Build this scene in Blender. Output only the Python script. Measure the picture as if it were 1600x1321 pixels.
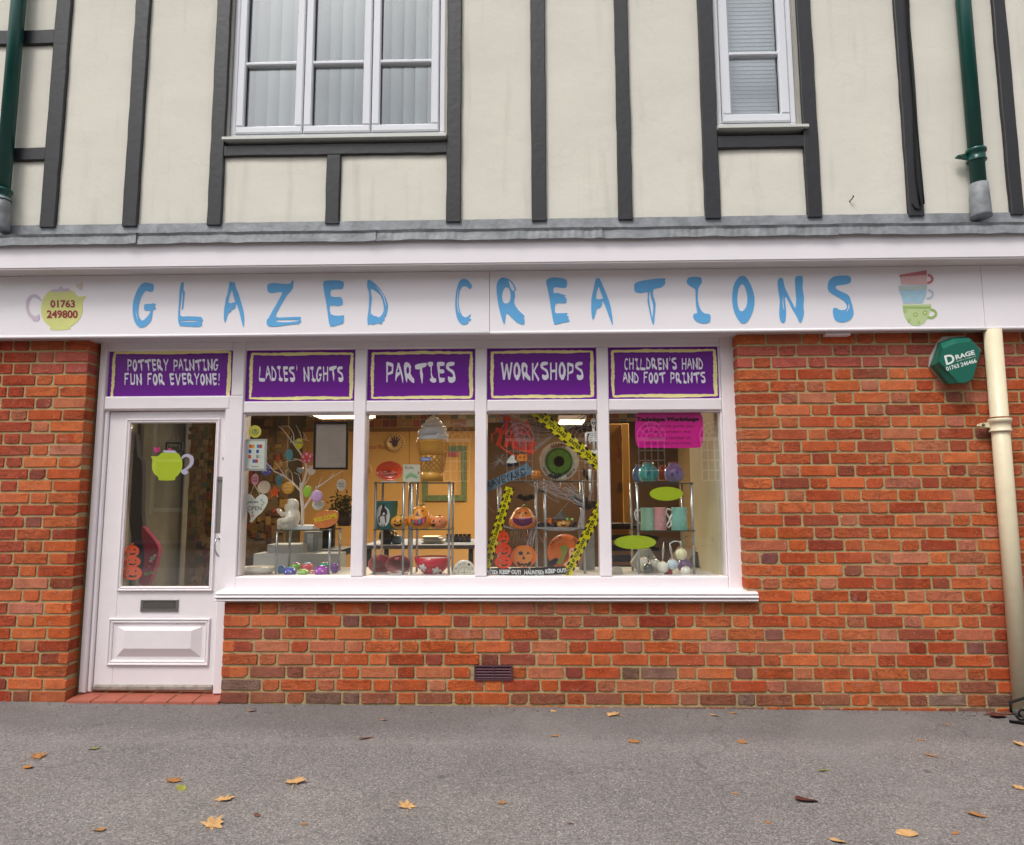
import bpy, math, random
from mathutils import Vector, Matrix, noise
from mathutils.geometry import tessellate_polygon

random.seed(7)
SC = bpy.context.scene
COL = SC.collection
for _o in list(bpy.data.objects):
    bpy.data.objects.remove(_o)

# ------------------------------------------------------------------ camera
FPX, D, CZ, SLOPE = 1050.0, 4.30, 1.280, -0.0060
YAW, PITCH, ROLL = math.radians(-1.382), math.radians(6.366), math.radians(-0.187)
CAM = Vector((0.0, -D, CZ))
_f = Vector((math.sin(YAW) * math.cos(PITCH), math.cos(YAW) * math.cos(PITCH), math.sin(PITCH)))
_r0 = Vector((math.cos(YAW), -math.sin(YAW), 0))
_u0 = _r0.cross(_f)
_r = _r0 * math.cos(ROLL) + _u0 * math.sin(ROLL)
_u = _u0 * math.cos(ROLL) - _r0 * math.sin(ROLL)
cd = bpy.data.cameras.new("camera")
cam = bpy.data.objects.new("camera", cd)
COL.objects.link(cam)
cam.matrix_world = Matrix(((_r.x, _u.x, -_f.x, CAM.x), (_r.y, _u.y, -_f.y, CAM.y), (_r.z, _u.z, -_f.z, CAM.z), (0, 0, 0, 1)))
cd.sensor_width = 36
cd.lens = FPX * 36 / 1600
cd.clip_start = 0.05
cd.clip_end = 2000
SC.camera = cam

# ------------------------------------------------------------------ sky, sun, exposure
w = bpy.data.worlds.new("World")
SC.world = w
w.use_nodes = True
nt = w.node_tree
nt.nodes.clear()
SUN_EL, SUN_AZ = math.radians(58), math.radians(212)      # azimuth clockwise from +Y: behind the camera, a little left
sky = nt.nodes.new("ShaderNodeTexSky"); sky.sky_type = 'NISHITA'; sky.sun_disc = False
sky.sun_elevation = SUN_EL; sky.sun_rotation = SUN_AZ; sky.dust_density = 4; sky.air_density = 1.2
hsv = nt.nodes.new("ShaderNodeHueSaturation"); hsv.inputs['Saturation'].default_value = 0.22
tc = nt.nodes.new("ShaderNodeTexCoord")
cl = nt.nodes.new("ShaderNodeTexNoise"); cl.inputs['Scale'].default_value = 2.2; cl.inputs['Detail'].default_value = 6
cr = nt.nodes.new("ShaderNodeValToRGB"); cr.color_ramp.elements[0].position = .3; cr.color_ramp.elements[1].position = .72
cr.color_ramp.elements[0].color = (.62, .64, .68, 1); cr.color_ramp.elements[1].color = (1.25, 1.24, 1.22, 1)
mx = nt.nodes.new("ShaderNodeMix"); mx.data_type = 'RGBA'; mx.blend_type = 'MULTIPLY'; mx.inputs[0].default_value = 1
bg = nt.nodes.new("ShaderNodeBackground"); bg.inputs['Strength'].default_value = 0.13
wo = nt.nodes.new("ShaderNodeOutputWorld")
L = nt.links.new
L(sky.outputs[0], hsv.inputs['Color']); L(tc.outputs['Generated'], cl.inputs['Vector']); L(cl.outputs['Fac'], cr.inputs[0])
L(hsv.outputs[0], mx.inputs[6]); L(cr.outputs[0], mx.inputs[7]); L(mx.outputs[2], bg.inputs['Color']); L(bg.outputs[0], wo.inputs[0])
sd = bpy.data.lights.new("sun", 'SUN'); sd.energy = 1.3; sd.angle = math.radians(16); sd.color = (1, .96, .9)
so = bpy.data.objects.new("sun", sd); COL.objects.link(so)
_d = Vector((math.sin(SUN_AZ) * math.cos(SUN_EL), math.cos(SUN_AZ) * math.cos(SUN_EL), math.sin(SUN_EL)))
so.rotation_euler = _d.to_track_quat('Z', 'Y').to_euler(); so.location = (0, -6, 9)
SC.view_settings.view_transform = 'Standard'; SC.view_settings.look = 'None'
SC.view_settings.exposure = 0.46; SC.view_settings.gamma = 1; SC.view_settings.use_curve_mapping = False
SC.render.engine = 'CYCLES'
SC.cycles.max_bounces = 8; SC.cycles.transparent_max_bounces = 16; SC.cycles.diffuse_bounces = 4
SC.cycles.caustics_reflective = False; SC.cycles.caustics_refractive = False
SC.cycles.use_denoising = True; SC.cycles.sample_clamp_indirect = 4

# ------------------------------------------------------------------ helpers
def ray(px, py):
    return _f * FPX + _r * (px - 800) - _u * (py - 660.5)
def P(px, py, y=0.0):
    """the point of the vertical plane at depth y that is seen at that place of the photograph"""
    d = ray(px, py); t = (y + D) / d.y
    return Vector((CAM.x + d.x * t, y, CAM.z + d.z * t))
def PX(px, py, y=0.0): return P(px, py, y).x
def PZ(py, y=0.0, px=800): return P(px, py, y).z
def gz(x): return SLOPE * x
def G(px, py):
    d = ray(px, py); t = (SLOPE * CAM.x - CAM.z) / (d.z - SLOPE * d.x)
    return CAM + d * t
def c1(x, y): return (370 + x / 4.895, 640 + y / 4.893)
def c2(x, y): return (560 + x / 4.895, 640 + y / 4.893)
def c3(x, y): return (750 + x / 4.892, 640 + y / 4.893)
def c4(x, y): return (945 + x / 4.893, 640 + y / 4.893)

def lin(c):
    if isinstance(c, str):
        c = [int(c[i:i + 2], 16) / 255 for i in (0, 2, 4)]
    return tuple(((v / 12.92) if v <= .04045 else ((v + .055) / 1.055) ** 2.4) for v in c[:3]) + (1,)

MATS = {}
def mat(key, color='808080', rough=.6, metal=0.0, var=0.08, vscale=6.0, bump=0.0, bscale=40.0, alpha=1.0, emit=0.0, coat=0.0, objcol=False, spec=0.5, speck=None, speckscale=60):
    if key in MATS: return MATS[key]
    m = bpy.data.materials.new(key); m.use_nodes = True; MATS[key] = m
    t = m.node_tree; n = t.nodes; b = n['Principled BSDF']; k = t.links.new
    col = lin(color)
    tcn = n.new("ShaderNodeTexCoord"); vec = tcn.outputs['Object']
    nz = n.new("ShaderNodeTexNoise"); nz.inputs['Scale'].default_value = vscale; nz.inputs['Detail'].default_value = 6; nz.inputs['Roughness'].default_value = .6
    oi = n.new("ShaderNodeObjectInfo")
    add = n.new("ShaderNodeVectorMath"); add.operation = 'MULTIPLY_ADD'
    comb = n.new("ShaderNodeCombineXYZ")
    k(oi.outputs['Random'], comb.inputs[0]); k(oi.outputs['Random'], comb.inputs[2])
    k(comb.outputs[0], add.inputs[0]); add.inputs[1].default_value = (37, 11, 53); k(vec, add.inputs[2])
    k(add.outputs[0], nz.inputs['Vector'])
    mp = n.new("ShaderNodeMapRange"); mp.inputs['From Min'].default_value = .25; mp.inputs['From Max'].default_value = .75
    mp.inputs['To Min'].default_value = 1 - var; mp.inputs['To Max'].default_value = 1 + var * .6
    k(nz.outputs['Fac'], mp.inputs[0])
    mul = n.new("ShaderNodeVectorMath"); mul.operation = 'SCALE'
    if objcol: k(oi.outputs['Color'], mul.inputs[0])
    else: mul.inputs[0].default_value = col[:3]
    k(mp.outputs[0], mul.inputs['Scale'])
    out = mul.outputs[0]
    if speck:
        v = n.new("ShaderNodeTexVoronoi"); v.inputs['Scale'].default_value = speckscale; k(add.outputs[0], v.inputs['Vector'])
        r = n.new("ShaderNodeValToRGB"); r.color_ramp.elements[0].position = .06 if speckscale > 8 else .022; r.color_ramp.elements[1].position = .12 if speckscale > 8 else .045
        r.color_ramp.elements[0].color = (1, 1, 1, 1); r.color_ramp.elements[1].color = (0, 0, 0, 1)
        k(v.outputs['Distance'], r.inputs[0])
        mm = n.new("ShaderNodeMix"); mm.data_type = 'RGBA'; k(r.outputs[0], mm.inputs[0]); k(out, mm.inputs[6]); mm.inputs[7].default_value = lin(speck)
        out = mm.outputs[2]
    k(out, b.inputs['Base Color'])
    b.inputs['Roughness'].default_value = rough; b.inputs['Metallic'].default_value = metal
    b.inputs['Specular IOR Level'].default_value = spec
    b.inputs['Coat Weight'].default_value = coat; b.inputs['Coat Roughness'].default_value = .05
    if alpha < 1: b.inputs['Alpha'].default_value = alpha
    if emit: b.inputs['Emission Color'].default_value = col; b.inputs['Emission Strength'].default_value = emit
    if bump:
        n2 = n.new("ShaderNodeTexNoise"); n2.inputs['Scale'].default_value = bscale; n2.inputs['Detail'].default_value = 5
        k(add.outputs[0], n2.inputs['Vector'])
        bp = n.new("ShaderNodeBump"); bp.inputs['Strength'].default_value = bump; bp.inputs['Distance'].default_value = .01
        k(n2.outputs['Fac'], bp.inputs['Height']); k(bp.outputs[0], b.inputs['Normal'])
    return m

WL = {}   # world location of every object made
def reg(o, loc, parent):
    WL[o.name] = Vector(loc)
    if parent is not None:
        o.parent = parent; o.location = Vector(loc) - WL[parent.name]
    else: o.location = loc
def tag(o, label=None, cat=None, group=None, kind=None):
    if label: o['label'] = label
    if cat: o['category'] = cat
    if group: o['group'] = group
    if kind: o['kind'] = kind
    return o
def thing(name, loc, label=None, cat=None, group=None, kind=None, parent=None):
    o = bpy.data.objects.new(name, None); COL.objects.link(o); o.empty_display_size = .05
    reg(o, loc, parent); return tag(o, label, cat, group, kind)

class MB:
    def __init__(s): s.v = []; s.f = []; s.smooth = []; s.mi = []; s.cur = 0
    def add(s, vs, fs, smooth=False):
        b = len(s.v); s.v += [Vector(v) for v in vs]
        for f in fs: s.f.append([b + i for i in f]); s.smooth.append(smooth); s.mi.append(s.cur)
        return s
    def box(s, x0, x1, y0, y1, z0, z1):
        if x0 > x1: x0, x1 = x1, x0
        if y0 > y1: y0, y1 = y1, y0
        if z0 > z1: z0, z1 = z1, z0
        return s.add([(x, y, z) for x in (x0, x1) for y in (y0, y1) for z in (z0, z1)],
                     [(0, 1, 3, 2), (4, 6, 7, 5), (0, 4, 5, 1), (2, 3, 7, 6), (0, 2, 6, 4), (1, 5, 7, 3)])
    def bbox(s, x0, x1, y0, y1, z0, z1, c=.004):
        """box with chamfered front (-y) edges"""
        if x0 > x1: x0, x1 = x1, x0
        if z0 > z1: z0, z1 = z1, z0
        vs = [(x0, y1, z0), (x1, y1, z0), (x1, y1, z1), (x0, y1, z1), (x0, y0 + c, z0), (x1, y0 + c, z0), (x1, y0 + c, z1), (x0, y0 + c, z1),
              (x0 + c, y0, z0 + c), (x1 - c, y0, z0 + c), (x1 - c, y0, z1 - c), (x0 + c, y0, z1 - c)]
        fs = [(0, 3, 2, 1), (8, 9, 10, 11)]
        for a in (0, 4):
            for i in range(4):
                j = (i + 1) % 4; fs.append((a + i, a + j, a + 4 + j, a + 4 + i))
        return s.add(vs, fs)
    def prism(s, pts, y0, y1, holes=()):
        """outline(s) of (x,z) pairs extruded from y0 (front) to y1; flat if y1 is None"""
        loops = [list(pts)] + [list(h) for h in holes]
        flat = [Vector((p[0], 0, p[1])) for l in loops for p in l]
        tris = tessellate_polygon([[Vector((p[0], p[1], 0)) for p in l] for l in loops])
        n = len(flat)
        def o(t):
            a, b, c = (flat[i] for i in t)
            return t if (b - a).cross(c - a).y < 0 else (t[0], t[2], t[1])
        tris = [o(t) for t in tris]
        vs = [(p.x, y0, p.z) for p in flat]; fs = [tuple(t) for t in tris]
        if y1 is not None:
            vs += [(p.x, y1, p.z) for p in flat]; fs += [tuple(n + i for i in reversed(t)) for t in tris]
            b = 0
            for l in loops:
                m = len(l)
                for i in range(m): fs.append((b + i, n + b + i, n + b + (i + 1) % m, b + (i + 1) % m))
                b += m
        return s.add(vs, fs)
    def tube(s, pts, r, seg=8, caps=True, smooth=True):
        pts = [Vector(p) for p in pts]; n = len(pts)
        rs = r if isinstance(r, (list, tuple)) else [r] * n
        vs = []; fs = []; up = None
        for i, p in enumerate(pts):
            d = (pts[min(i + 1, n - 1)] - pts[max(i - 1, 0)]).normalized()
            if up is None: up = d.orthogonal().normalized()
            up = (up - d * up.dot(d)); up = up.normalized() if up.length > 1e-6 else d.orthogonal().normalized()
            sd_ = d.cross(up)
            for k in range(seg):
                a = 2 * math.pi * k / seg; vs.append(p + (up * math.cos(a) + sd_ * math.sin(a)) * rs[i])
        for i in range(n - 1):
            for k in range(seg):
                k2 = (k + 1) % seg; fs.append((i * seg + k, i * seg + k2, (i + 1) * seg + k2, (i + 1) * seg + k))
        if caps: fs.append(tuple(reversed(range(seg)))); fs.append(tuple((n - 1) * seg + k for k in range(seg)))
        return s.add(vs, fs, smooth)
    def lathe(s, prof, c, seg=28, rib=0, ribn=8, squash=1.0, smooth=True, axis='z', tilt=None):
        """profile (r,z) turned round a vertical axis through c"""
        vs = []; fs = []; m = len(prof)
        for (r, z) in prof:
            for k in range(seg):
                a = 2 * math.pi * k / seg
                rr = r * (1 - rib * abs(math.sin(a * ribn / 2)) ** .5 * 1.0 + rib) if rib else r
                v = Vector((rr * math.cos(a), rr * math.sin(a) * squash, z))
                if axis == 'y': v = Vector((v.x, v.z, v.y))
                if tilt: v = tilt @ v
                vs.append(v + Vector(c))
        for i in range(m - 1):
            for k in range(seg):
                k2 = (k + 1) % seg; fs.append((i * seg + k, i * seg + k2, (i + 1) * seg + k2, (i + 1) * seg + k))
        if prof[0][0] > 1e-4: fs.append(tuple(reversed(range(seg))))
        if prof[-1][0] > 1e-4: fs.append(tuple((m - 1) * seg + k for k in range(seg)))
        return s.add(vs, fs, smooth)
    def ball(s, c, rx, ry=None, rz=None, seg=16, rings=10):
        ry = rx if ry is None else ry; rz = rx if rz is None else rz
        vs = []; fs = []
        for i in range(rings + 1):
            t = math.pi * i / rings
            for k in range(seg):
                a = 2 * math.pi * k / seg
                vs.append((c[0] + rx * math.sin(t) * math.cos(a), c[1] + ry * math.sin(t) * math.sin(a), c[2] - rz * math.cos(t)))
        for i in range(rings):
            for k in range(seg):
                k2 = (k + 1) % seg; fs.append((i * seg + k, i * seg + k2, (i + 1) * seg + k2, (i + 1) * seg + k))
        return s.add(vs, fs, True)
    def xform(s, M): s.v = [M @ v for v in s.v]; return s
    def mesh(s, name, mats, origin=Vector((0, 0, 0))):
        me = bpy.data.meshes.new(name)
        me.from_pydata([tuple(v - origin) for v in s.v], [], s.f)
        for m in (mats if isinstance(mats, (list, tuple)) else [mats]): me.materials.append(m)
        me.polygons.foreach_set("use_smooth", s.smooth)
        if any(s.mi): me.polygons.foreach_set("material_index", s.mi)
        me.update(); return me
    def build(s, name, m, parent=None, label=None, cat=None, group=None, kind=None, color=None):
        lo = Vector((min(v.x for v in s.v), min(v.y for v in s.v), min(v.z for v in s.v)))
        hi = Vector((max(v.x for v in s.v), max(v.y for v in s.v), max(v.z for v in s.v)))
        org = Vector(((lo.x + hi.x) / 2, (lo.y + hi.y) / 2, lo.z))
        o = bpy.data.objects.new(name, s.mesh(name, m, org)); COL.objects.link(o)
        reg(o, org, parent)
        if color: o.color = lin(color)
        return tag(o, label, cat, group, kind)

def poly(pts, y, d=.001, holes=(), proj=P):
    """pixel outline -> prism on plane y (front), thickness d"""
    m = MB(); q = [proj(a, b, y) for a, b in pts]
    return m.prism([(v.x, v.z) for v in q], y, y + d, [[(proj(a, b, y).x, proj(a, b, y).z) for a, b in h] for h in holes])
def ell(cx, cy, rx, ry, n=28, a0=0, a1=2 * math.pi, rot=0):
    o = []
    for i in range(n):
        a = a0 + (a1 - a0) * i / (n if abs(a1 - a0 - 2 * math.pi) < 1e-6 else n - 1)
        x, y = rx * math.cos(a), ry * math.sin(a)
        o.append((cx + x * math.cos(rot) - y * math.sin(rot), cy + x * math.sin(rot) + y * math.cos(rot)))
    return o
def smooth_closed(pts, n=4):
    o = []; m = len(pts)
    for i in range(m):
        p0, p1, p2, p3 = (Vector(pts[(i + k - 1) % m]) for k in range(4))
        for j in range(n):
            t = j / n
            q = .5 * ((2 * p1) + (p2 - p0) * t + (2 * p0 - 5 * p1 + 4 * p2 - p3) * t * t + (3 * p1 - p0 - 3 * p2 + p3) * t ** 3)
            o.append((q.x, q.y))
    return o

TEXTCACHE = {}
def text_tris(s, bold=0.0):
    key = (s, bold)
    if key in TEXTCACHE: return TEXTCACHE[key]
    cu = bpy.data.curves.new("t", 'FONT'); cu.body = s; cu.offset = bold; cu.resolution_u = 3
    ob = bpy.data.objects.new("t", cu); COL.objects.link(ob)
    dg = bpy.context.evaluated_depsgraph_get(); dg.update()
    me = bpy.data.meshes.new_from_object(ob.evaluated_get(dg))
    vs = [(v.co.x, v.co.y) for v in me.vertices]; fs = [tuple(p.vertices) for p in me.polygons]
    bpy.data.objects.remove(ob); bpy.data.curves.remove(cu); bpy.data.meshes.remove(me)
    x0 = min(v[0] for v in vs); x1 = max(v[0] for v in vs); y0 = min(v[1] for v in vs); y1 = max(v[1] for v in vs)
    r = ([((a - x0) / (x1 - x0), (b - y0) / (y1 - y0)) for a, b in vs], fs)
    TEXTCACHE[key] = r; return r
def text(mb, s, fn, bold=0.0):
    """fn(u,v) -> world point"""
    vs, fs = text_tris(s, bold)
    W = [Vector(fn(u, v)) for u, v in vs]
    out = []
    for f in fs:
        nrm = (W[f[1]] - W[f[0]]).cross(W[f[2]] - W[f[0]])
        out.append(f if nrm.y < 0 else tuple(reversed(f)))
    return mb.add(W, out)
def rect_fn(x0, y0, x1, y1, y, shear=0.0):
    """pixel rectangle (top-left, bottom-right) on plane y"""
    def fn(u, v): return P(x0 + (x1 - x0) * u, y1 + (y0 - y1) * v + shear * (x1 - x0) * u, y)
    return fn
def line_fn(ax, ay, bx, by, h, y):
    """text running from pixel a to pixel b, cap height h pixels"""
    d = Vector((bx - ax, by - ay)); n = Vector((d.y, -d.x)).normalized() * h
    def fn(u, v): return P(ax + d.x * u + n.x * v, ay + d.y * u + n.y * v, y)
    return fn
def metamesh(name, elems, m, parent=None, res=.006, **kw):
    mbd = bpy.data.metaballs.new("mb"); mbd.resolution = res; mbd.threshold = .25
    for (c, r) in elems:
        e = mbd.elements.new(); e.co = c
        if isinstance(r, tuple):
            e.type = 'ELLIPSOID'; e.size_x, e.size_y, e.size_z = r; e.radius = 1.0
            mr = 1.45; e.size_x *= mr / 1; e.size_y *= mr / 1; e.size_z *= mr / 1; e.radius = 1.0
        else: e.radius = r * 1.45
    ob = bpy.data.objects.new("mb", mbd); COL.objects.link(ob)
    dg = bpy.context.evaluated_depsgraph_get(); dg.update()
    me = bpy.data.meshes.new_from_object(ob.evaluated_get(dg))
    q = MB(); q.add([v.co.copy() for v in me.vertices], [tuple(p.vertices) for p in me.polygons], True)
    bpy.data.objects.remove(ob); bpy.data.metaballs.remove(mbd); bpy.data.meshes.remove(me)
    return q.build(name, m, parent, **kw)

# ------------------------------------------------------------------ special materials
def brick_mat():
    m = bpy.data.materials.new("brick_clay"); m.use_nodes = True; t = m.node_tree; n = t.nodes; k = t.links.new; b = n['Principled BSDF']
    tcn = n.new("ShaderNodeTexCoord"); oi = n.new("ShaderNodeObjectInfo")
    comb = n.new("ShaderNodeCombineXYZ"); k(oi.outputs['Random'], comb.inputs[0]); k(oi.outputs['Random'], comb.inputs[2])
    ad = n.new("ShaderNodeVectorMath"); ad.operation = 'MULTIPLY_ADD'; ad.inputs[1].default_value = (91, 17, 63)
    k(comb.outputs[0], ad.inputs[0]); k(tcn.outputs['Object'], ad.inputs[2]); V = ad.outputs[0]
    def nz(sc, det=5, rough=.6, dist=0.0):
        x = n.new("ShaderNodeTexNoise"); x.inputs['Scale'].default_value = sc; x.inputs['Detail'].default_value = det
        x.inputs['Roughness'].default_value = rough; x.inputs['Distortion'].default_value = dist; k(V, x.inputs['Vector']); return x.outputs['Fac']
    def ramp(src, a, bb, ca=(0, 0, 0, 1), cb=(1, 1, 1, 1)):
        x = n.new("ShaderNodeValToRGB"); x.color_ramp.elements[0].position = a; x.color_ramp.elements[1].position = bb
        x.color_ramp.elements[0].color = ca; x.color_ramp.elements[1].color = cb; k(src, x.inputs[0]); return x.outputs[0]
    def mix(fac, a, bb, mode='MIX'):
        x = n.new("ShaderNodeMix"); x.data_type = 'RGBA'; x.blend_type = mode
        if isinstance(fac, float): x.inputs[0].default_value = fac
        else: k(fac, x.inputs[0])
        for s_, v in ((6, a), (7, bb)):
            if isinstance(v, tuple): x.inputs[s_].default_value = v
            else: k(v, x.inputs[s_])
        return x.outputs[2]
    base = oi.outputs['Color']
    geo = n.new("ShaderNodeNewGeometry")
    def wnz(sc, lo, hi, sx=1.0, sz=1.0):
        mp_ = n.new("ShaderNodeMapping"); mp_.inputs['Scale'].default_value = (sx, 1, sz); k(geo.outputs['Position'], mp_.inputs[0])
        x = n.new("ShaderNodeTexNoise"); x.inputs['Scale'].default_value = sc; x.inputs['Detail'].default_value = 6; x.inputs['Roughness'].default_value = .65; k(mp_.outputs[0], x.inputs['Vector'])
        r_ = n.new("ShaderNodeMapRange"); r_.inputs['From Min'].default_value = lo; r_.inputs['From Max'].default_value = hi; k(x.outputs['Fac'], r_.inputs[0]); return r_.outputs[0]
    c = mix(ramp(nz(14), .3, .7), base, mix(1.0, base, (.60, .55, .58, 1), 'MULTIPLY'))
    c = mix(ramp(nz(60, 4), .35, .75, (0, 0, 0, 1), (.55, .55, .55, 1)), c, mix(1.0, base, (1.5, 1.35, 1.1, 1), 'MULTIPLY'))
    hm = n.new("ShaderNodeMath"); hm.operation = 'MULTIPLY'; k(wnz(1.6, .45, .75), hm.inputs[0]); hm.inputs[1].default_value = .30
    c = mix(hm.outputs[0], c, (.40, .20, .13, 1))
    hd_ = n.new("ShaderNodeMath"); hd_.operation = 'MULTIPLY'; k(wnz(2.6, .5, .8, 1.0, .35), hd_.inputs[0]); hd_.inputs[1].default_value = .45
    c = mix(hd_.outputs[0], c, mix(1.0, c, (.55, .5, .5, 1), 'MULTIPLY'))
    # folded creases of handmade clay
    mp = n.new("ShaderNodeMapping"); mp.inputs['Scale'].default_value = (1, 1, 3.2); mp.inputs['Rotation'].default_value = (0, .25, 0); k(V, mp.inputs[0])
    cz = n.new("ShaderNodeTexNoise"); cz.inputs['Scale'].default_value = 16; cz.inputs['Detail'].default_value = 3; cz.inputs['Distortion'].default_value = 1.5; k(mp.outputs[0], cz.inputs['Vector'])
    crs = ramp(cz.outputs['Fac'], .47, .5); cre = ramp(cz.outputs['Fac'], .5, .53)
    cm = n.new("ShaderNodeMath"); cm.operation = 'SUBTRACT'; k(crs, cm.inputs[0]); k(cre, cm.inputs[1])
    gate = n.new("ShaderNodeMath"); gate.operation = 'GREATER_THAN'; k(oi.outputs['Random'], gate.inputs[0]); gate.inputs[1].default_value = .55
    cg = n.new("ShaderNodeMath"); cg.operation = 'MULTIPLY'; k(cm.outputs[0], cg.inputs[0]); k(gate.outputs[0], cg.inputs[1])
    cg2 = n.new("ShaderNodeMath"); cg2.operation = 'MULTIPLY'; k(cg.outputs[0], cg2.inputs[0]); cg2.inputs[1].default_value = .45
    c = mix(cg2.outputs[0], c, (.10, .022, .012, 1))
    # pale lime bloom
    lb = n.new("ShaderNodeMath"); lb.operation = 'MULTIPLY'; k(ramp(nz(9, 8, .75, .4), .58, .74), lb.inputs[0]); lb.inputs[1].default_value = .38
    c = mix(lb.outputs[0], c, (.55, .42, .36, 1))
    vo = n.new("ShaderNodeTexVoronoi"); vo.inputs['Scale'].default_value = 34; k(V, vo.inputs['Vector'])
    c = mix(ramp(vo.outputs['Distance'], .05, .10, (.8, .8, .8, 1), (0, 0, 0, 1)), c, (.62, .52, .45, 1))
    vd = n.new("ShaderNodeTexVoronoi"); vd.inputs['Scale'].default_value = 47; k(V, vd.inputs['Vector'])
    c = mix(ramp(vd.outputs['Distance'], .05, .11, (.7, .7, .7, 1), (0, 0, 0, 1)), c, (.06, .02, .015, 1))
    k(c, b.inputs['Base Color']); b.inputs['Roughness'].default_value = .88; b.inputs['Specular IOR Level'].default_value = .25
    h = n.new("ShaderNodeMath"); h.operation = 'ADD'; k(nz(70, 8, .7), h.inputs[0]); k(nz(16, 3), h.inputs[1])
    h2 = n.new("ShaderNodeMath"); h2.operation = 'SUBTRACT'; k(h.outputs[0], h2.inputs[0]); k(cg.outputs[0], h2.inputs[1])
    bp = n.new("ShaderNodeBump"); bp.inputs['Strength'].default_value = .75; bp.inputs['Distance'].default_value = .004
    k(h2.outputs[0], bp.inputs['Height']); k(bp.outputs[0], b.inputs['Normal'])
    return m
BRICK = brick_mat()

def asphalt_mat():
    m = bpy.data.materials.new("asphalt"); m.use_nodes = True; t = m.node_tree; n = t.nodes; k = t.links.new; b = n['Principled BSDF']
    tcn = n.new("ShaderNodeTexCoord"); V = tcn.outputs['Object']
    def nz(sc, det=4, rough=.6):
        x = n.new("ShaderNodeTexNoise"); x.inputs['Scale'].default_value = sc; x.inputs['Detail'].default_value = det; x.inputs['Roughness'].default_value = rough; k(V, x.inputs['Vector']); return x.outputs['Fac']
    def mixc(f, a, bb, mode='MIX'):
        x = n.new("ShaderNodeMix"); x.data_type = 'RGBA'; x.blend_type = mode
        if isinstance(f, float): x.inputs[0].default_value = f
        else: k(f, x.inputs[0])
        for s_, v in ((6, a), (7, bb)):
            if isinstance(v, tuple): x.inputs[s_].default_value = v
            else: k(v, x.inputs[s_])
        return x.outputs[2]
    v = n.new("ShaderNodeTexVoronoi"); v.inputs['Scale'].default_value = 170; k(V, v.inputs['Vector'])
    sep = n.new("ShaderNodeSeparateColor"); k(v.outputs['Color'], sep.inputs[0])
    r = n.new("ShaderNodeValToRGB"); e = r.color_ramp.elements; r.color_ramp.interpolation = 'CONSTANT'
    e[0].position = 0; e[0].color = (.066, .060, .060, 1); e[1].position = .25; e[1].color = (.118, .11, .11, 1)
    for p, c in ((.5, (.160, .148, .146, 1)), (.72, (.20, .16, .148, 1)), (.86, (.24, .225, .22, 1)), (.965, (.31, .295, .28, 1))):
        x = e.new(p); x.color = c
    k(sep.outputs[0], r.inputs[0])
    c = mixc(.3, r.outputs[0], (.145, .134, .132, 1))
    c = mixc(1.0, c, (1.40, 1.39, 1.36, 1), 'MULTIPLY')
    mr = n.new("ShaderNodeMapRange"); k(nz(1.3, 6), mr.inputs[0]); mr.inputs['From Min'].default_value = .3; mr.inputs['From Max'].default_value = .7
    mr.inputs['To Min'].default_value = .86; mr.inputs['To Max'].default_value = 1.12
    sc = n.new("ShaderNodeVectorMath"); sc.operation = 'SCALE'; k(c, sc.inputs[0]); k(mr.outputs[0], sc.inputs['Scale'])
    # the patched strip along the wall: darker, greener, with a pale dusty seam
    sx = n.new("ShaderNodeSeparateXYZ"); k(V, sx.inputs[0])
    wob = n.new("ShaderNodeMath"); wob.operation = 'MULTIPLY_ADD'; k(nz(1.7, 3), wob.inputs[0]); wob.inputs[1].default_value = .22; k(sx.outputs['Y'], wob.inputs[2])
    band = n.new("ShaderNodeMapRange"); k(wob.outputs[0], band.inputs[0]); band.inputs['From Min'].default_value = -.46; band.inputs['From Max'].default_value = -.30
    band.inputs['To Min'].default_value = 0; band.inputs['To Max'].default_value = .4
    c = mixc(band.outputs[0], sc.outputs[0], (.095, .09, .085, 1))
    sm = n.new("ShaderNodeMapRange"); k(wob.outputs[0], sm.inputs[0]); sm.inputs['From Min'].default_value = -.62; sm.inputs['From Max'].default_value = -.44
    sm2 = n.new("ShaderNodeMath"); sm2.operation = 'PINGPONG'; k(sm.outputs[0], sm2.inputs[0]); sm2.inputs[1].default_value = .5
    sm3 = n.new("ShaderNodeMath"); sm3.operation = 'MULTIPLY'; k(sm2.outputs[0], sm3.inputs[0]); sm3.inputs[1].default_value = .5
    c = mixc(sm3.outputs[0], c, (.27, .25, .235, 1))
    st = n.new("ShaderNodeTexVoronoi"); st.inputs['Scale'].default_value = 2.3; k(V, st.inputs['Vector'])
    sr = n.new("ShaderNodeValToRGB"); sr.color_ramp.elements[0].position = .035; sr.color_ramp.elements[1].position = .07
    sr.color_ramp.elements[0].color = (.6, .6, .6, 1); sr.color_ramp.elements[1].color = (0, 0, 0, 1); k(st.outputs['Distance'], sr.inputs[0])
    c = mixc(sr.outputs[0], c, (.05, .048, .048, 1))
    ck = n.new("ShaderNodeTexVoronoi"); ck.feature = 'DISTANCE_TO_EDGE'; ck.inputs['Scale'].default_value = .55
    cw_ = n.new("ShaderNodeTexNoise"); cw_.inputs['Scale'].default_value = 4; cw_.inputs['Detail'].default_value = 5; k(V, cw_.inputs['Vector'])
    cv = n.new("ShaderNodeVectorMath"); cv.operation = 'MULTIPLY_ADD'; k(cw_.outputs['Color'], cv.inputs[0]); cv.inputs[1].default_value = (.5, .5, 0); k(V, cv.inputs[2]); k(cv.outputs[0], ck.inputs['Vector'])
    cr2 = n.new("ShaderNodeValToRGB"); cr2.color_ramp.elements[0].position = .0; cr2.color_ramp.elements[1].position = .004
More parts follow.
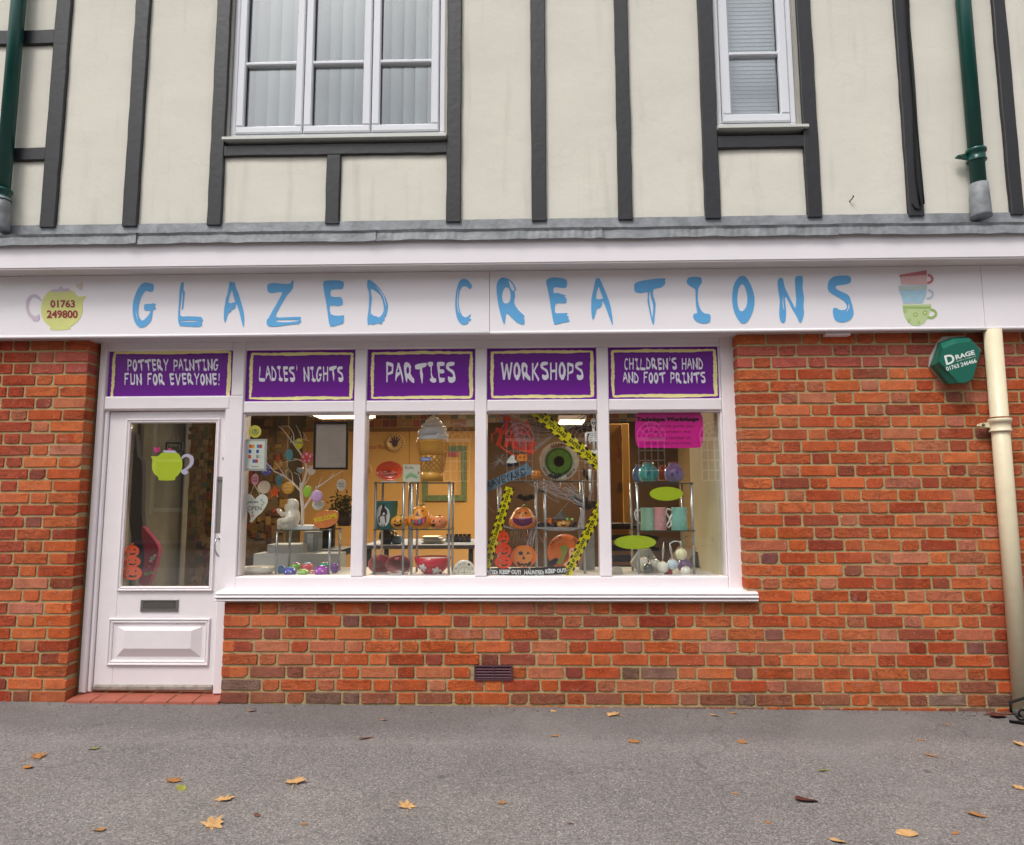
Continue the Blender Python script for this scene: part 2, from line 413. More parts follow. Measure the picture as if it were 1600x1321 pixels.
    cr2.color_ramp.elements[0].color = (.35, .35, .35, 1); cr2.color_ramp.elements[1].color = (0, 0, 0, 1); k(ck.outputs['Distance'], cr2.inputs[0])
    c = mixc(cr2.outputs[0], c, (.05, .047, .045, 1))
    pt = n.new("ShaderNodeValToRGB"); pt.color_ramp.elements[0].position = .55; pt.color_ramp.elements[1].position = .62
    pt.color_ramp.elements[0].color = (0, 0, 0, 1); pt.color_ramp.elements[1].color = (.28, .28, .28, 1); k(nz(.8, 7), pt.inputs[0])
    c = mixc(pt.outputs[0], c, (.25, .235, .225, 1))
    k(c, b.inputs['Base Color']); b.inputs['Roughness'].default_value = .82
    bp = n.new("ShaderNodeBump"); bp.inputs['Strength'].default_value = .6; bp.inputs['Distance'].default_value = .004
    k(v.outputs['Distance'], bp.inputs['Height']); k(bp.outputs[0], b.inputs['Normal'])
    return m

def glass_mat(key, tint=(.93, .95, .94, 1), boost=1.6, rough=0.0, base=.015):
    m = bpy.data.materials.new(key); m.use_nodes = True; t = m.node_tree; n = t.nodes; k = t.links.new; n.clear()
    o = n.new("ShaderNodeOutputMaterial"); tr = n.new("ShaderNodeBsdfTransparent"); tr.inputs[0].default_value = tint
    gl = n.new("ShaderNodeBsdfGlossy"); gl.inputs['Roughness'].default_value = rough
    lw = n.new("ShaderNodeLayerWeight"); lw.inputs['Blend'].default_value = .5
    fr = n.new("ShaderNodeMath"); fr.operation = 'POWER'; k(lw.outputs['Facing'], fr.inputs[0]); fr.inputs[1].default_value = 4.5
    ma = n.new("ShaderNodeMath"); ma.operation = 'MULTIPLY_ADD'; ma.inputs[1].default_value = boost; ma.inputs[2].default_value = base; ma.use_clamp = True
    k(fr.outputs[0], ma.inputs[0]); mx_ = n.new("ShaderNodeMixShader"); k(ma.outputs[0], mx_.inputs[0]); k(tr.outputs[0], mx_.inputs[1]); k(gl.outputs[0], mx_.inputs[2])
    k(mx_.outputs[0], o.inputs[0]); return m
GLASS = glass_mat("window_glass", tint=(.975, .985, .98, 1), boost=.9, base=.115)
GLASSU = glass_mat("upper_glass", tint=(.93, .95, .96, 1), boost=.9, base=.19)
SHELFGLASS = glass_mat("shelf_glass", tint=(.82, .88, .88, 1), boost=.9, base=.05)

def plaster_mat():
    m = mat("cream_render", 'dad6ca', rough=.9, var=.05, vscale=1.3, bump=.0)
    t = m.node_tree; n = t.nodes; k = t.links.new; b = n['Principled BSDF']
    tcn = n.new("ShaderNodeTexCoord")
    a = n.new("ShaderNodeTexNoise"); a.inputs['Scale'].default_value = 7; a.inputs['Detail'].default_value = 7; a.inputs['Roughness'].default_value = .62
    geo = n.new("ShaderNodeNewGeometry"); k(geo.outputs['Position'], a.inputs['Vector'])
    bp = n.new("ShaderNodeBump"); bp.inputs['Strength'].default_value = .5; bp.inputs['Distance'].default_value = .010
    k(a.outputs['Fac'], bp.inputs['Height']); k(bp.outputs[0], b.inputs['Normal'])
    # faint rain streaks and hairline cracks
    mp = n.new("ShaderNodeMapping"); mp.inputs['Scale'].default_value = (9, 9, .9); k(geo.outputs['Position'], mp.inputs[0])
    s = n.new("ShaderNodeTexNoise"); s.inputs['Scale'].default_value = 1.2; s.inputs['Detail'].default_value = 6; k(mp.outputs[0], s.inputs['Vector'])
    r = n.new("ShaderNodeValToRGB"); r.color_ramp.elements[0].position = .56; r.color_ramp.elements[1].position = .9
    r.color_ramp.elements[0].color = (0, 0, 0, 1); r.color_ramp.elements[1].color = (.5, .5, .5, 1); k(s.outputs['Fac'], r.inputs[0])
    vv = n.new("ShaderNodeTexVoronoi"); vv.feature = 'DISTANCE_TO_EDGE'; vv.inputs['Scale'].default_value = 1.1
    wn = n.new("ShaderNodeTexNoise"); wn.inputs['Scale'].default_value = 3; k(geo.outputs['Position'], wn.inputs['Vector'])
    wa = n.new("ShaderNodeVectorMath"); wa.operation = 'MULTIPLY_ADD'; k(wn.outputs['Color'], wa.inputs[0]); wa.inputs[1].default_value = (.6, .6, .6); k(geo.outputs['Position'], wa.inputs[2])
    k(wa.outputs[0], vv.inputs['Vector'])
    cr_ = n.new("ShaderNodeValToRGB"); cr_.color_ramp.elements[0].position = .0; cr_.color_ramp.elements[1].position = .006
    cr_.color_ramp.elements[0].color = (.10, .10, .10, 1); cr_.color_ramp.elements[1].color = (0, 0, 0, 1); k(vv.outputs['Distance'], cr_.inputs[0])
    ad = n.new("ShaderNodeMath"); ad.operation = 'ADD'; k(r.outputs[0], ad.inputs[0]); k(cr_.outputs[0], ad.inputs[1])
    src = b.inputs['Base Color'].links[0].from_socket
    mm = n.new("ShaderNodeMix"); mm.data_type = 'RGBA'; k(ad.outputs[0], mm.inputs[0]); k(src, mm.inputs[6]); mm.inputs[7].default_value = lin('a8a292')
    k(mm.outputs[2], b.inputs['Base Color'])
    return m
PLASTER = plaster_mat()
MORTAR = mat("mortar", 'b29d74', rough=.95, var=.22, vscale=14, bump=.9, bscale=130, spec=.2)
WHITE = mat("white_gloss_paint", 'e9e1e4', rough=.38, var=.05, vscale=3.5, bump=.2, bscale=14, speck='b3a79c', speckscale=7)
FASCIA = mat("fascia_white", 'ebe6ea', rough=.45, var=.03, vscale=2)
UPVC = mat("window_upvc", 'dcdee4', rough=.3, var=.02)
TIMBER = mat("charcoal_timber", '28282c', rough=.5, var=.18, vscale=4, bump=.22, bscale=22, speck='101011', speckscale=8)
LEAD = mat("lead_sheet", '8b8e92', rough=.55, metal=.0, var=.45, vscale=8, bump=.7, bscale=18)
GREEN = mat("green_pipe_paint", '0f4a42', rough=.28, var=.12)
CREAM = mat("cream_pipe_paint", 'dfd3b4', rough=.4, var=.07, vscale=9, bump=.15, bscale=30)
BLACK = mat("black_metal", '0c0c0d', rough=.6, spec=.25)
STEEL = mat("brushed_steel", '9a9794', rough=.32, metal=.9)
CHROME = mat("chrome_tube", 'b4babf', rough=.25, metal=.65)
PURPLE = mat("purple_vinyl", '76249a', rough=.25, var=.05)
YELLOWP = mat("pale_yellow_vinyl", 'f7eca4', rough=.4)
LILACP = mat("pale_lilac_vinyl", 'f8f3ff', rough=.4)
BLUEL = mat("blue_vinyl", '5fa8dd', rough=.4, var=.05)
# ------------------------------------------------------------------ ground
GM = asphalt_mat()
pv = MB(); pv.add([(-60, .6, gz(-60)), (60, .6, gz(60)), (60, -7.6, gz(60)), (-60, -7.6, gz(-60))], [(3, 2, 1, 0)])
pv.v = [Vector(v) for v in pv.v]
o = bpy.data.objects.new("pavement", pv.mesh("pavement", GM)); COL.objects.link(o); tag(o, "grey speckled asphalt pavement in front of the shop", kind='structure')
rd = MB(); rd.box(-60, 60, -15, -7.72, -.9, -.12)
o = bpy.data.objects.new("road", rd.mesh("road", mat("road_asphalt", '5a5856', rough=.85, var=.2))); COL.objects.link(o); tag(o, "dark asphalt road behind the viewpoint", kind='structure')
kb = MB()
kb.box(-60, 60, -7.72, -7.6, -.9, -.0)
o = bpy.data.objects.new("kerb", kb.mesh("kerb", mat("kerb_stone", '8c8983', rough=.8, var=.15))); COL.objects.link(o); tag(o, "stone kerb edging the pavement", kind='structure')
gr = MB(); gr.add([(-900, -900, -1.2), (900, -900, -1.2), (900, 900, -1.2), (-900, 900, -1.2)], [(0, 1, 2, 3)])
o = bpy.data.objects.new("ground", gr.mesh("ground", mat("earth", '6d6a60', rough=.95, var=.2, vscale=.3))); COL.objects.link(o); tag(o, "bare ground reaching the horizon", kind='structure')
fp = MB(); fp.box(-60, 60, -17.5, -15, -.9, -.02)
o = bpy.data.objects.new("footpath", fp.mesh("footpath", mat("paving_far", '8a8680', rough=.85, var=.15))); COL.objects.link(o); tag(o, "footpath on the far side of the road", kind='structure')

# ------------------------------------------------------------------ key dimensions
FY = .09                      # front of the shopfront timber
GY = .135                     # pane
FX0 = (PX(152.6, 535, FY) + PX(123, 1095, FY)) / 2 + .006    # left edge of shopfront (end of the pillar)
FX1 = (PX(1147, 560, FY) + PX(1163, 900, FY)) / 2
PLX = (PX(348.7, 942, 0) + PX(344.5, 1100, 0)) / 2
PILX = (PX(136.6, 545, 0) + PX(101, 1098, 0)) / 2 + .006
Z_SIGN_BOT = PZ(522.5, -.08)
Z_SIGN_TOP = PZ(412.5, -.21)
Z_WTOP = PZ(530, FY) + .1
NROW = 30
Z_BT = PZ(522, 0) + .0
H_COURSE = (PZ(519.5, 0, 1350) - PZ(1104.6, 0, 1350)) / NROW
Z_B0 = PZ(1104.6, 0, 1350)
Z_SILL_BOT, Z_SILL_TOP = PZ(941.5, -.045), PZ(921, FY)
PERIOD = PX(1350 + 44.3, 900) - PX(1350 - 44.3, 900)

# ------------------------------------------------------------------ bricks
BRH = H_COURSE - .0132
LS, LH = PERIOD * 2 / 3 - .014, PERIOD / 3 - .014
def brick_template(L_, H_, depth, seed):
    rnd = random.Random(seed); n = []
    cx, cz = L_ / 2, H_ / 2
    r = .003 + rnd.random() * .0035
    base = []
    for (sx, sz) in ((-1, -1), (1, -1), (1, 1), (-1, 1)):
        rr = r * (.6 + rnd.random() * (3.2 if rnd.random() < .14 else .8))
        a = (sx * cx, sz * (cz - rr)); b_ = (sx * (cx - rr), sz * cz)
        base += ([a, b_] if sx * sz > 0 else [b_, a]) if (sx, sz) != (-1, -1) else [a, b_]
    # order the outline by angle and add wobbling mid points
    base = sorted(base, key=lambda p: math.atan2(p[1] / H_, p[0] / L_))
    out = []
    for i, p in enumerate(base):
        q = base[(i + 1) % len(base)]; out.append(p)
        if abs(q[0] - p[0]) > L_ * .4:
            for t in (.33, .66): out.append((p[0] + (q[0] - p[0]) * t, p[1] + (q[1] - p[1]) * t + rnd.uniform(-.0022, .0018)))
    out = [(x + rnd.uniform(-.0012, .0012), z + rnd.uniform(-.0012, .0012)) for x, z in out]
    m = MB(); k = len(out); ch = .0035
    v = [(x * (1 - 2 * ch / L_), -.0005 + rnd.uniform(-.0012, .0006), z * (1 - 2 * ch / H_)) for x, z in out] + [(x, ch, z) for x, z in out] + [(x, depth, z) for x, z in out]
    v.append((0, rnd.uniform(-.002, .001), 0))
    f = [(i, (i + 1) % k, 3 * k) for i in range(k)]
    for a in (0, k): f += [(a + i, a + k + i, a + k + (i + 1) % k, a + (i + 1) % k) for i in range(k)]
    m.add(v, f); return m.mesh("brick", BRICK)
TEMPL = {}
def templ(kind, i):
    if (kind, i) not in TEMPL:
        L_ = {'S': LS, 'H': LH}[kind]; TEMPL[(kind, i)] = brick_template(L_, BRH, .10, hash((len(kind), kind == 'S', i)) % 9999)
    return TEMPL[(kind, i)]
PAL = [('b9592f', 30), ('ac4c2a', 20), ('c3673a', 26), ('9c432b', 9), ('954c38', 3), ('8a5040', 1), ('b56a4c', 12), ('b87058', 7)]
PALD = [('7f6054', 3), ('925843', 5), ('a4532f', 6), ('836a5e', 2), ('b2592e', 4)]
def pick(p, rnd):
    t = rnd.random() * sum(w for _, w in p)
    for c, w_ in p:
        t -= w_
        if t <= 0: return c
    return p[0][0]
def jit(c, rnd, a=.05):
    q = lin(c); s = 1 + rnd.uniform(-a, a) * 2.2
    return (q[0] * s, q[1] * s * (1 + rnd.uniform(-a, a)), q[2] * s * (1 + rnd.uniform(-a, a)), 1)
def lay(parent, x0, x1, r0, r1, phase, seed, keep=lambda x, z: True, view=(-99, 99), skip=()):
    rnd = random.Random(seed); placed = []
    for row in range(r0, r1):
        zc = Z_B0 + (row + .5) * H_COURSE
        off = phase + (PERIOD / 2 if row % 2 else 0) + rnd.uniform(-.008, .008) + .012 * math.sin(row * 1.7)
        k0 = int((x0 - off) / (PERIOD / 2)) - 2; k1 = int((x1 - off) / (PERIOD / 2)) + 3
        for k in range(k0, k1):
            kind = 'S' if k % 2 == 0 else 'H'
            c = off + k * PERIOD / 2; Lb = LS if kind == 'S' else LH
            a, b_ = c - Lb / 2, c + Lb / 2
            if rnd.random() < .08: c += rnd.uniform(-.004, .004)
            ca, cb = max(a, x0 + (.0 if x0 > -3 else 0)), min(b_, x1)
            if cb - ca < .045: continue
            if 0 < ca - x0 < .09 and x0 > -3.5: ca = x0 + .001
            if 0 < x1 - cb < .09 and x1 < 3.5: cb = x1 - .001
            if ca > a and (ca - a) < .0: pass
            cc = (ca + cb) / 2
            if not keep(cc, zc): continue
            if any(s0 <= cc <= s1 and t0 <= zc <= t1 for s0, s1, t0, t1 in skip): continue
            sc_ = (cb - ca) / Lb
            kd = kind
            if kind == 'S' and sc_ < .62: kd = 'H'; sc_ = (cb - ca) / LH
            rn = row
            pal = PALD if (row <= 0 or (row in (1, 2) and rnd.random() < .3)) else PAL
            col = pick(pal, rnd)
            if row >= NROW - 3 and row < NROW - 1 and rnd.random() < .9: col = rnd.choice(['ae5a4c', 'a85548', 'b0584a'])
            if kind == 'H' and rnd.random() < .10 and row < NROW - 3: col = rnd.choice(['80504a', '874e42', '8f4638'])
            placed.append((cc, zc, kd, sc_, col))
    inside = [p for p in placed if view[0] <= p[0] <= view[1]]; outside = [p for p in placed if not (view[0] <= p[0] <= view[1])]
    inside.sort(key=lambda p: p[0] * (-1 if view[0] > -5 and False else 1))
    rest = inside[300:] + outside; inside = inside[:300]
    wl = WL[parent.name]
    for (cc, zc, kd, sc_, col) in inside:
        o = bpy.data.objects.new("brick", templ(kd, rnd.randrange(7))); COL.objects.link(o); o.parent = parent
        o.location = Vector((cc, rnd.uniform(-.002, .002), zc + rnd.uniform(-.001, .001))) - wl; o.scale = (sc_, 1, 1)
        o.rotation_euler = (rnd.uniform(-.008, .008), rnd.uniform(-.006, .006), rnd.uniform(-.006, .006)); o.color = jit(col, rnd)
    if rest:
        byc = {}
        q = MB()
        for (cc, zc, kd, sc_, col) in rest:
            me = templ(kd, rnd.randrange(7))
            q.add([Vector((v.co.x * sc_ + cc, v.co.y, v.co.z + zc)) for v in me.vertices], [tuple(p.vertices) for p in me.polygons])
        o = q.build("brick", BRICK, parent, kind='stuff'); o.color = lin('ac452a')
def mortar(parent, x0, x1, z0, z1, yb=.22, name="mortar"):
    """slightly hollow mortar bed between the bricks"""
    q = MB(); nx = max(2, int((x1 - x0) / .03)); nz_ = max(2, int((z1 - z0) / .03))
    q.box(x0 + .004, x1 - .004, .0055, yb, z0, z1)
    return q.build(name, MORTAR, parent)

XR = 3.9
wl1 = thing("brick_wall", ((PLX + FX1) / 2, 0, 0), "low red brick wall between the pavement and the white window sill", "wall")
rows_pl = int(math.floor((Z_SILL_BOT + .012 - Z_B0) / H_COURSE))
VENT = (PX(741, 1052), PX(801, 1052), PZ(1062), PZ(1041))
BPH = PX(1178 + 28, 957)
WX = FX1 - .012
lay(wl1, PLX + .002, WX + .3, -1, rows_pl, BPH, 11, keep=lambda x, z: x < WX, skip=((VENT[0], VENT[1], VENT[2], VENT[3]),))
mortar(wl1, PLX, WX + .004, Z_B0 - H_COURSE, Z_SILL_BOT + .01, .12)
wl2 = thing("brick_wall", ((FX1 + XR) / 2, 0, 0), "tall red brick wall right of the shop window behind the cream drainpipe", "wall")
lay(wl2, WX - .3, XR, -1, rows_pl, BPH, 12, view=(-99, 3.42), keep=lambda x, z: x >= WX)
lay(wl2, WX, XR, rows_pl, NROW, BPH, 15, view=(-99, 3.42), keep=lambda x, z: x > WX)
mortar(wl2, WX, XR, Z_B0 - H_COURSE, Z_BT + .1, .35)
wl3 = thing("brick_pillar", (PILX - .5, 0, 0), "red brick pillar left of the shop door", "pillar")
PHL = PILX - LS / 2
lay(wl3, -4.6, PILX, -1, NROW, PHL, 13, view=(-3.35, 99))
mortar(wl3, -4.6, PILX, Z_B0 - H_COURSE, Z_BT + .1, .35)

# air brick
av = thing("air_vent", ((VENT[0] + VENT[1]) / 2, 0, VENT[2]), "small dark purplish louvred air vent let into the low brick wall", "vent")
x0, x1, z0, z1 = VENT; z0 -= .005; z1 += .005
PV = mat("vent_clay", '5a3540', rough=.7); PVD = mat("vent_dark", '140c10', rough=.9)
MB().box(x0, x1, .004, .09, z0, z1).build("back_panel", PVD, av)
MB().box(x0, x1, -.008, .003, z0, z0 + .008).box(x0, x1, -.008, .003, z1 - .008, z1).box(x0, x0 + .008, -.008, .003, z0 + .009, z1 - .009).box(x1 - .008, x1, -.008, .003, z0 + .009, z1 - .009).build("frame", PV, av)
for i in range(4):
    zz = z0 + .014 + i * (z1 - z0 - .022) / 4
    q = MB(); q.add([(x0 + .008, -.007, zz), (x1 - .008, -.007, zz), (x1 - .008, .003, zz + .009), (x0 + .008, .003, zz + .009), (x0 + .008, -.004, zz - .002), (x1 - .008, -.004, zz - .002)], [(0, 1, 2, 3), (4, 5, 1, 0)])
    q.build("louvre", PV, av)
MB().box((x0 + x1) / 2 - .003, (x0 + x1) / 2 + .003, -.0095, -.0075, z0 + .008, z1 - .008).build("bar", PV, av)

# ------------------------------------------------------------------ upper storey
Z_LT = PZ(345, 0)           # bottom of render / top of lead
Z_TOP = 6.3
uw = thing("upper_wall", (0, 0, Z_LT), "cream rendered upper storey wall with charcoal timber framing above the fascia", "wall")
def tx(a, b, c, d): return ((PX(a, 350) + PX(c, 2)) / 2, (PX(b, 350) + PX(d, 2)) / 2)
TB = [tx(65, 89, 92, 115), tx(194.5, 217, 214, 236), tx(326.5, 347, 341, 363), tx(700, 722, 698, 720), tx(832, 855, 827, 850), tx(967, 989, 958, 979),
      tx(1102, 1125, 1088, 1112), tx(1263, 1286, 1240, 1262), tx(1422.5, 1444, 1391, 1416), tx(1583, 1605, 1543, 1561)]
TB = [(-4.35, -4.25)] + TB + [(PX(1567, 2) + .17, PX(1592, 2) + .17)]
def timber(x0, x1, z0, z1, horiz=False, yf=-.02):
    rnd = random.Random(int(x0 * 1000 + z0 * 77)); q = MB()
    n = max(3, int(((x1 - x0) if horiz else (z1 - z0)) / .12)); ring = []
    for i in range(n + 1):
        t = i / n; a, b_, c_ = (rnd.uniform(-.0025, .0025) for _ in range(3))
        if horiz:
            x = x0 + (x1 - x0) * t; ring += [(x, .05, z0), (x, yf + .004, z0 + a), (x, yf, z0 + .005 + a), (x, yf, z1 - .005 + b_), (x, yf + .004, z1 + b_), (x, .05, z1)]
        else:
            z = z0 + (z1 - z0) * t; ring += [(x0, .05, z), (x0 + a, yf + .004, z), (x0 + .005 + a, yf, z), (x1 - .005 + b_, yf, z), (x1 + b_, yf + .004, z), (x1, .05, z)]
    fs = []
    for i in range(n):
        for k in range(5):
            f = (i * 6 + k, i * 6 + k + 1, i * 6 + 7 + k, i * 6 + 6 + k); fs.append(f if not horiz else tuple(reversed(f)))
    fs += [tuple(range(6)), tuple(n * 6 + k for k in range(6))]
    q.add(ring, fs); return q.build("timber", TIMBER, uw)
for i, (a, b_) in enumerate(TB): timber(a, b_, Z_LT - .01, Z_TOP, yf=-.024)
# window openings (x0,x1,zbottom) between timbers 3 & 4 and 7 & 8
W1 = (TB[3][1], TB[4][0], PZ(219, 0, 520)); W2 = (TB[7][1], TB[8][0], PZ(203, 0, 1190))
HR1 = (PZ(244, 0, 520), PZ(227, 0, 520)); HR2 = (PZ(233, 0, 1190), PZ(214, 0, 1190))
timber(W1[0] + .001, W1[1] - .001, HR1[0], HR1[1], True); timber(W2[0] + .001, W2[1] - .001, HR2[0], HR2[1], True)
sx0, sx1 = tx(513, 534, 516, 537); timber(sx0 - .003, sx1 - .003, Z_LT - .01, HR1[0] - .001)
timber(TB[0][1] + .001, TB[1][0] - .001, PZ(253, 0, 40), PZ(233, 0, 40), True); timber(TB[0][1] + .001, TB[1][0] - .001, PZ(72, 0, 40), PZ(50, 0, 40), True)
rnd = random.Random(3)
def rpanel(x0, x1, z0, z1):
    """hand-floated render: gently uneven sheet"""
    q = MB(); nx = max(3, int((x1 - x0) / .06)); nz_ = max(3, int((z1 - z0) / .06))
    vs = []
    for j in range(nz_ + 1):
        for i in range(nx + 1):
            x = x0 + (x1 - x0) * i / nx; z = z0 + (z1 - z0) * j / nz_
            e = min(i, nx - i, j, nz_ - j)
            vs.append((x, .004 * noise.noise(Vector((x * 3, 0, z * 3))) + (.004 if e == 0 else 0) + .0015 * noise.noise(Vector((x * 11, 4, z * 11))), z))
    fs = [(j * (nx + 1) + i, j * (nx + 1) + i + 1, (j + 1) * (nx + 1) + i + 1, (j + 1) * (nx + 1) + i) for j in range(nz_) for i in range(nx)]
    q.add(vs, fs, True); return q.build("render_panel", PLASTER, uw)
for i in range(len(TB) - 1):
    a, b_ = TB[i][1] - .01, TB[i + 1][0] + .01
    if i == 3:
        rpanel(a, sx0, Z_LT - .02, HR1[0] + .01); rpanel(sx1, b_, Z_LT - .02, HR1[0] + .01); rpanel(a, b_, PZ(-260, 0), Z_TOP)
    elif i == 7:
        rpanel(a, b_, Z_LT - .02, HR2[0] + .01); rpanel(a, b_, PZ(-260, 0), Z_TOP)
    elif i == 0:
        for za, zb in ((Z_LT - .02, PZ(253, 0, 40) + .01), (PZ(233, 0, 40) - .01, PZ(72, 0, 40) + .01), (PZ(50, 0, 40) - .01, Z_TOP)): rpanel(a, b_, za, zb)
    else: rpanel(a, b_, Z_LT - .02, Z_TOP)
# solid wall core behind (with openings)
core = MB(); zt = PZ(-262, 0)
for a, b_, z0, z1 in ((-4.6, W1[0] - .02, Z_SIGN_BOT + .06, Z_TOP), (W1[0] - .02, W1[1] + .02, Z_SIGN_BOT + .06, HR1[0] + .02), (W1[1] + .02, W2[0] - .02, Z_SIGN_BOT + .06, Z_TOP), (W2[0] - .02, W2[1] + .02, Z_SIGN_BOT + .06, HR2[0] + .02),
                      (W2[1] + .02, XR + .4, Z_SIGN_BOT + .06, Z_TOP), (W1[0] - .02, W1[1] + .02, zt, Z_TOP), (W2[0] - .02, W2[1] + .02, zt, Z_TOP)):
    core.box(a, b_, .06, .3, z0, z1)
core.build("wall_core", mat("dark_masonry", '4c4641', rough=.9), uw)
MB().box(-4.7, XR + .5, -.5, .5, Z_TOP, Z_TOP + .12).build("eaves", mat("eaves_paint", '3a3a3d', rough=.6), uw)
# old hook and cable
nl = P(1328, 314, 0)
MB().tube([nl + Vector((-.005, .01, -.008)), nl + Vector((0, -.02, 0)), nl + Vector((.012, -.03, .016)), nl + Vector((.004, -.034, .02))], .0042, 6).build("hook", mat("rust", '5a3a2a', rough=.8), None, "small rusty hook sticking out of the cream render right of the narrow upper window", "hook")
cb = MB(); xa = TB[9][1] - .012
pts = [(xa - .012 + .012 * math.sin(z * 3.1) + .006 * math.sin(z * 7), -.031, z) for z in [Z_LT + .06 + i * .1 for i in range(28)]]
cb.tube(pts, .005, 6)
pts = [(xa - .004 + .009 * math.sin(z * 2.3 + 1.2), -.037, z) for z in [Z_LT + .06 + i * .1 for i in range(28)]]
cb.tube(pts, .005, 6)
cb.tube([(xa - .008, -.03, Z_LT + .06), (xa - .022, -.032, Z_LT + .025), (xa - .05, -.03, Z_LT + .035), (xa - .065, -.027, Z_LT + .07)], .005, 6)
cb.build("cable", BLACK, None, "black cables running down the timber right of the narrow upper window", "cable")

def casement(x0, x1, z0, z1, sashes, parent, zbar, edge=.055):
    """frame, sashes, bars, panes as sub-parts of one window"""
    f = .035; yf = .03
    MB().bbox(x0, x1, yf, .10, z0, z0 + f).bbox(x0, x1, yf, .10, z1 - f, z1).bbox(x0, x0 + f, yf + .001, .10, z0 + f, z1 - f).bbox(x1 - f, x1, yf + .001, .10, z0 + f, z1 - f).build("frame", UPVC, parent)
    wd = (x1 - x0 - 2 * f) / sashes
    for i in range(sashes):
        a = x0 + f + i * wd + .004; b_ = a + wd - .008; s = edge
        MB().bbox(a, b_, yf - .012, .09, z0 + f + .004, z0 + f + s, .008).bbox(a, b_, yf - .012, .09, z1 - f - s, z1 - f - .004, .008).bbox(a, a + s, yf - .011, .088, z0 + f + s, z1 - f - s, .008).bbox(b_ - s, b_, yf - .011, .088, z0 + f + s, z1 - f - s, .008).build("sash", UPVC, parent)
        MB().bbox(a + s - .004, b_ - s + .004, yf - .006, .075, zbar - .014, zbar + .014, .007).build("glazing_bar", UPVC, parent)
        MB().box(a + s - .003, b_ - s + .003, .058, .062, z0 + f + s - .003, z1 - f - s + .003).build("pane", GLASSU, parent)
        # dark gasket round the pane
        g = .004
        MB().box(a + s, a + s + g, .05, .057, z0 + f + s, z1 - f - s).box(b_ - s - g, b_ - s, .05, .057, z0 + f + s, z1 - f - s).box(a + s + g, b_ - s - g, .05, .057, z0 + f + s, z0 + f + s + g).build("gasket", BLACK, parent)
for (Wn, ns, label, pxm, pyb, edge) in ((W1, 3, None, 520, 98, .055), (W2, 1, None, 1190, 84, .062)):
    win = thing("window", ((Wn[0] + Wn[1]) / 2, .03, Wn[2]), parent=uw)
    win['label'] = "white framed window with three casements" if ns == 3 else "narrow white framed window with a single casement"
    z0 = Wn[2] + .03
    casement(Wn[0] + .012, Wn[1] - .022, z0, PZ(-262, .03), ns, win, PZ(pyb, .03, pxm), edge)
    q = MB(); xa, xb = Wn[0] - .005, Wn[1] + (-.001 if ns == 3 else .028)
    q.add([(xa, -.05, z0 - .022), (xb, -.05, z0 - .022), (xb, .1, z0 - .001), (xa, .1, z0 - .001), (xa, -.05, z0 - .04), (xb, -.05, z0 - .04), (xb, .1, z0 - .04), (xa, .1, z0 - .04)],
          [(0, 1, 2, 3), (4, 5, 1, 0), (7, 6, 5, 4), (4, 0, 3, 7), (5, 6, 2, 1)])
    q.build("sill", mat("sill_upvc", 'cfd0c8', rough=.35, var=.04), win)
    MB().box(Wn[0] - .01, Wn[0] + .011, .0, .1, z0, PZ(-262, .03)).box(Wn[1] - .021, Wn[1] + .01, .0, .1, z0, PZ(-262, .03)).build("reveal", mat("reveal_paint", 'a8a49c', rough=.7, var=.1), win)
# vertical blind behind the wide window
SL = mat("blind_fabric", 'c2cec6', rough=.8, var=.04)
vb = thing("vertical_blind", ((W1[0] + W1[1]) / 2, .22, W1[2]), "pale green vertical slat blind inside the wide upper window", "blind")
nsl = 17
for i in range(nsl):
    xc = W1[0] + .06 + (W1[1] - W1[0] - .1) * i / (nsl - 1); a = math.radians(46 + random.uniform(-8, 8)); hw = .045; q = MB()
    z0 = W1[2] + .03; z1 = PZ(-240, .2)
    pr = [(-hw, .0), (-hw * .4, -.006), (hw * .4, -.006), (hw, 0)]
    r_ = [(xc + px_ * math.cos(a) - py_ * math.sin(a), .2 + px_ * math.sin(a) + py_ * math.cos(a)) for px_, py_ in pr]
    q.add([(x, y, z) for z in (z0, z1) for x, y in r_], [(j, j + 1, j + 5, j + 4) for j in range(3)], True)
    q.build("slat", SL, vb)
hb = thing("venetian_blind", ((W2[0] + W2[1]) / 2, .2, W2[2]), "grey horizontal slat blind inside the narrow upper window", "blind")
for i in range(46):
    z = W2[2] + .06 + i * .03
    if z > PZ(-240, .2): break
    q = MB(); q.add([(W2[0] + .08, .168, z), (W2[1] - .08, .168, z), (W2[1] - .08, .172, z + .031), (W2[0] + .08, .172, z + .031)], [(0, 1, 2, 3)]); q.build("slat", mat("blind_sky_pale", 'd2d8da', rough=.6), hb)  # slats pale and near flat, imitating sky mirrored in the pane
# rooms behind the upper windows
rm = MB()
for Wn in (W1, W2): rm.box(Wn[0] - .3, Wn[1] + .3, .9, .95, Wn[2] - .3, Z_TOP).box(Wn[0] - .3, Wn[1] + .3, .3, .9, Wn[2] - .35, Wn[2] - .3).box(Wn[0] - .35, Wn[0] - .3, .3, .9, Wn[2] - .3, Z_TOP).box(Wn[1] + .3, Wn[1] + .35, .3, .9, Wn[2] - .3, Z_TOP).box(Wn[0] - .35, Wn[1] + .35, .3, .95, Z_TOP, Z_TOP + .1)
o = rm.build("interior_wall", mat("upper_room", '3a3d3f', rough=.9)); tag(o, "dim grey room walls behind the upper windows", kind='structure')

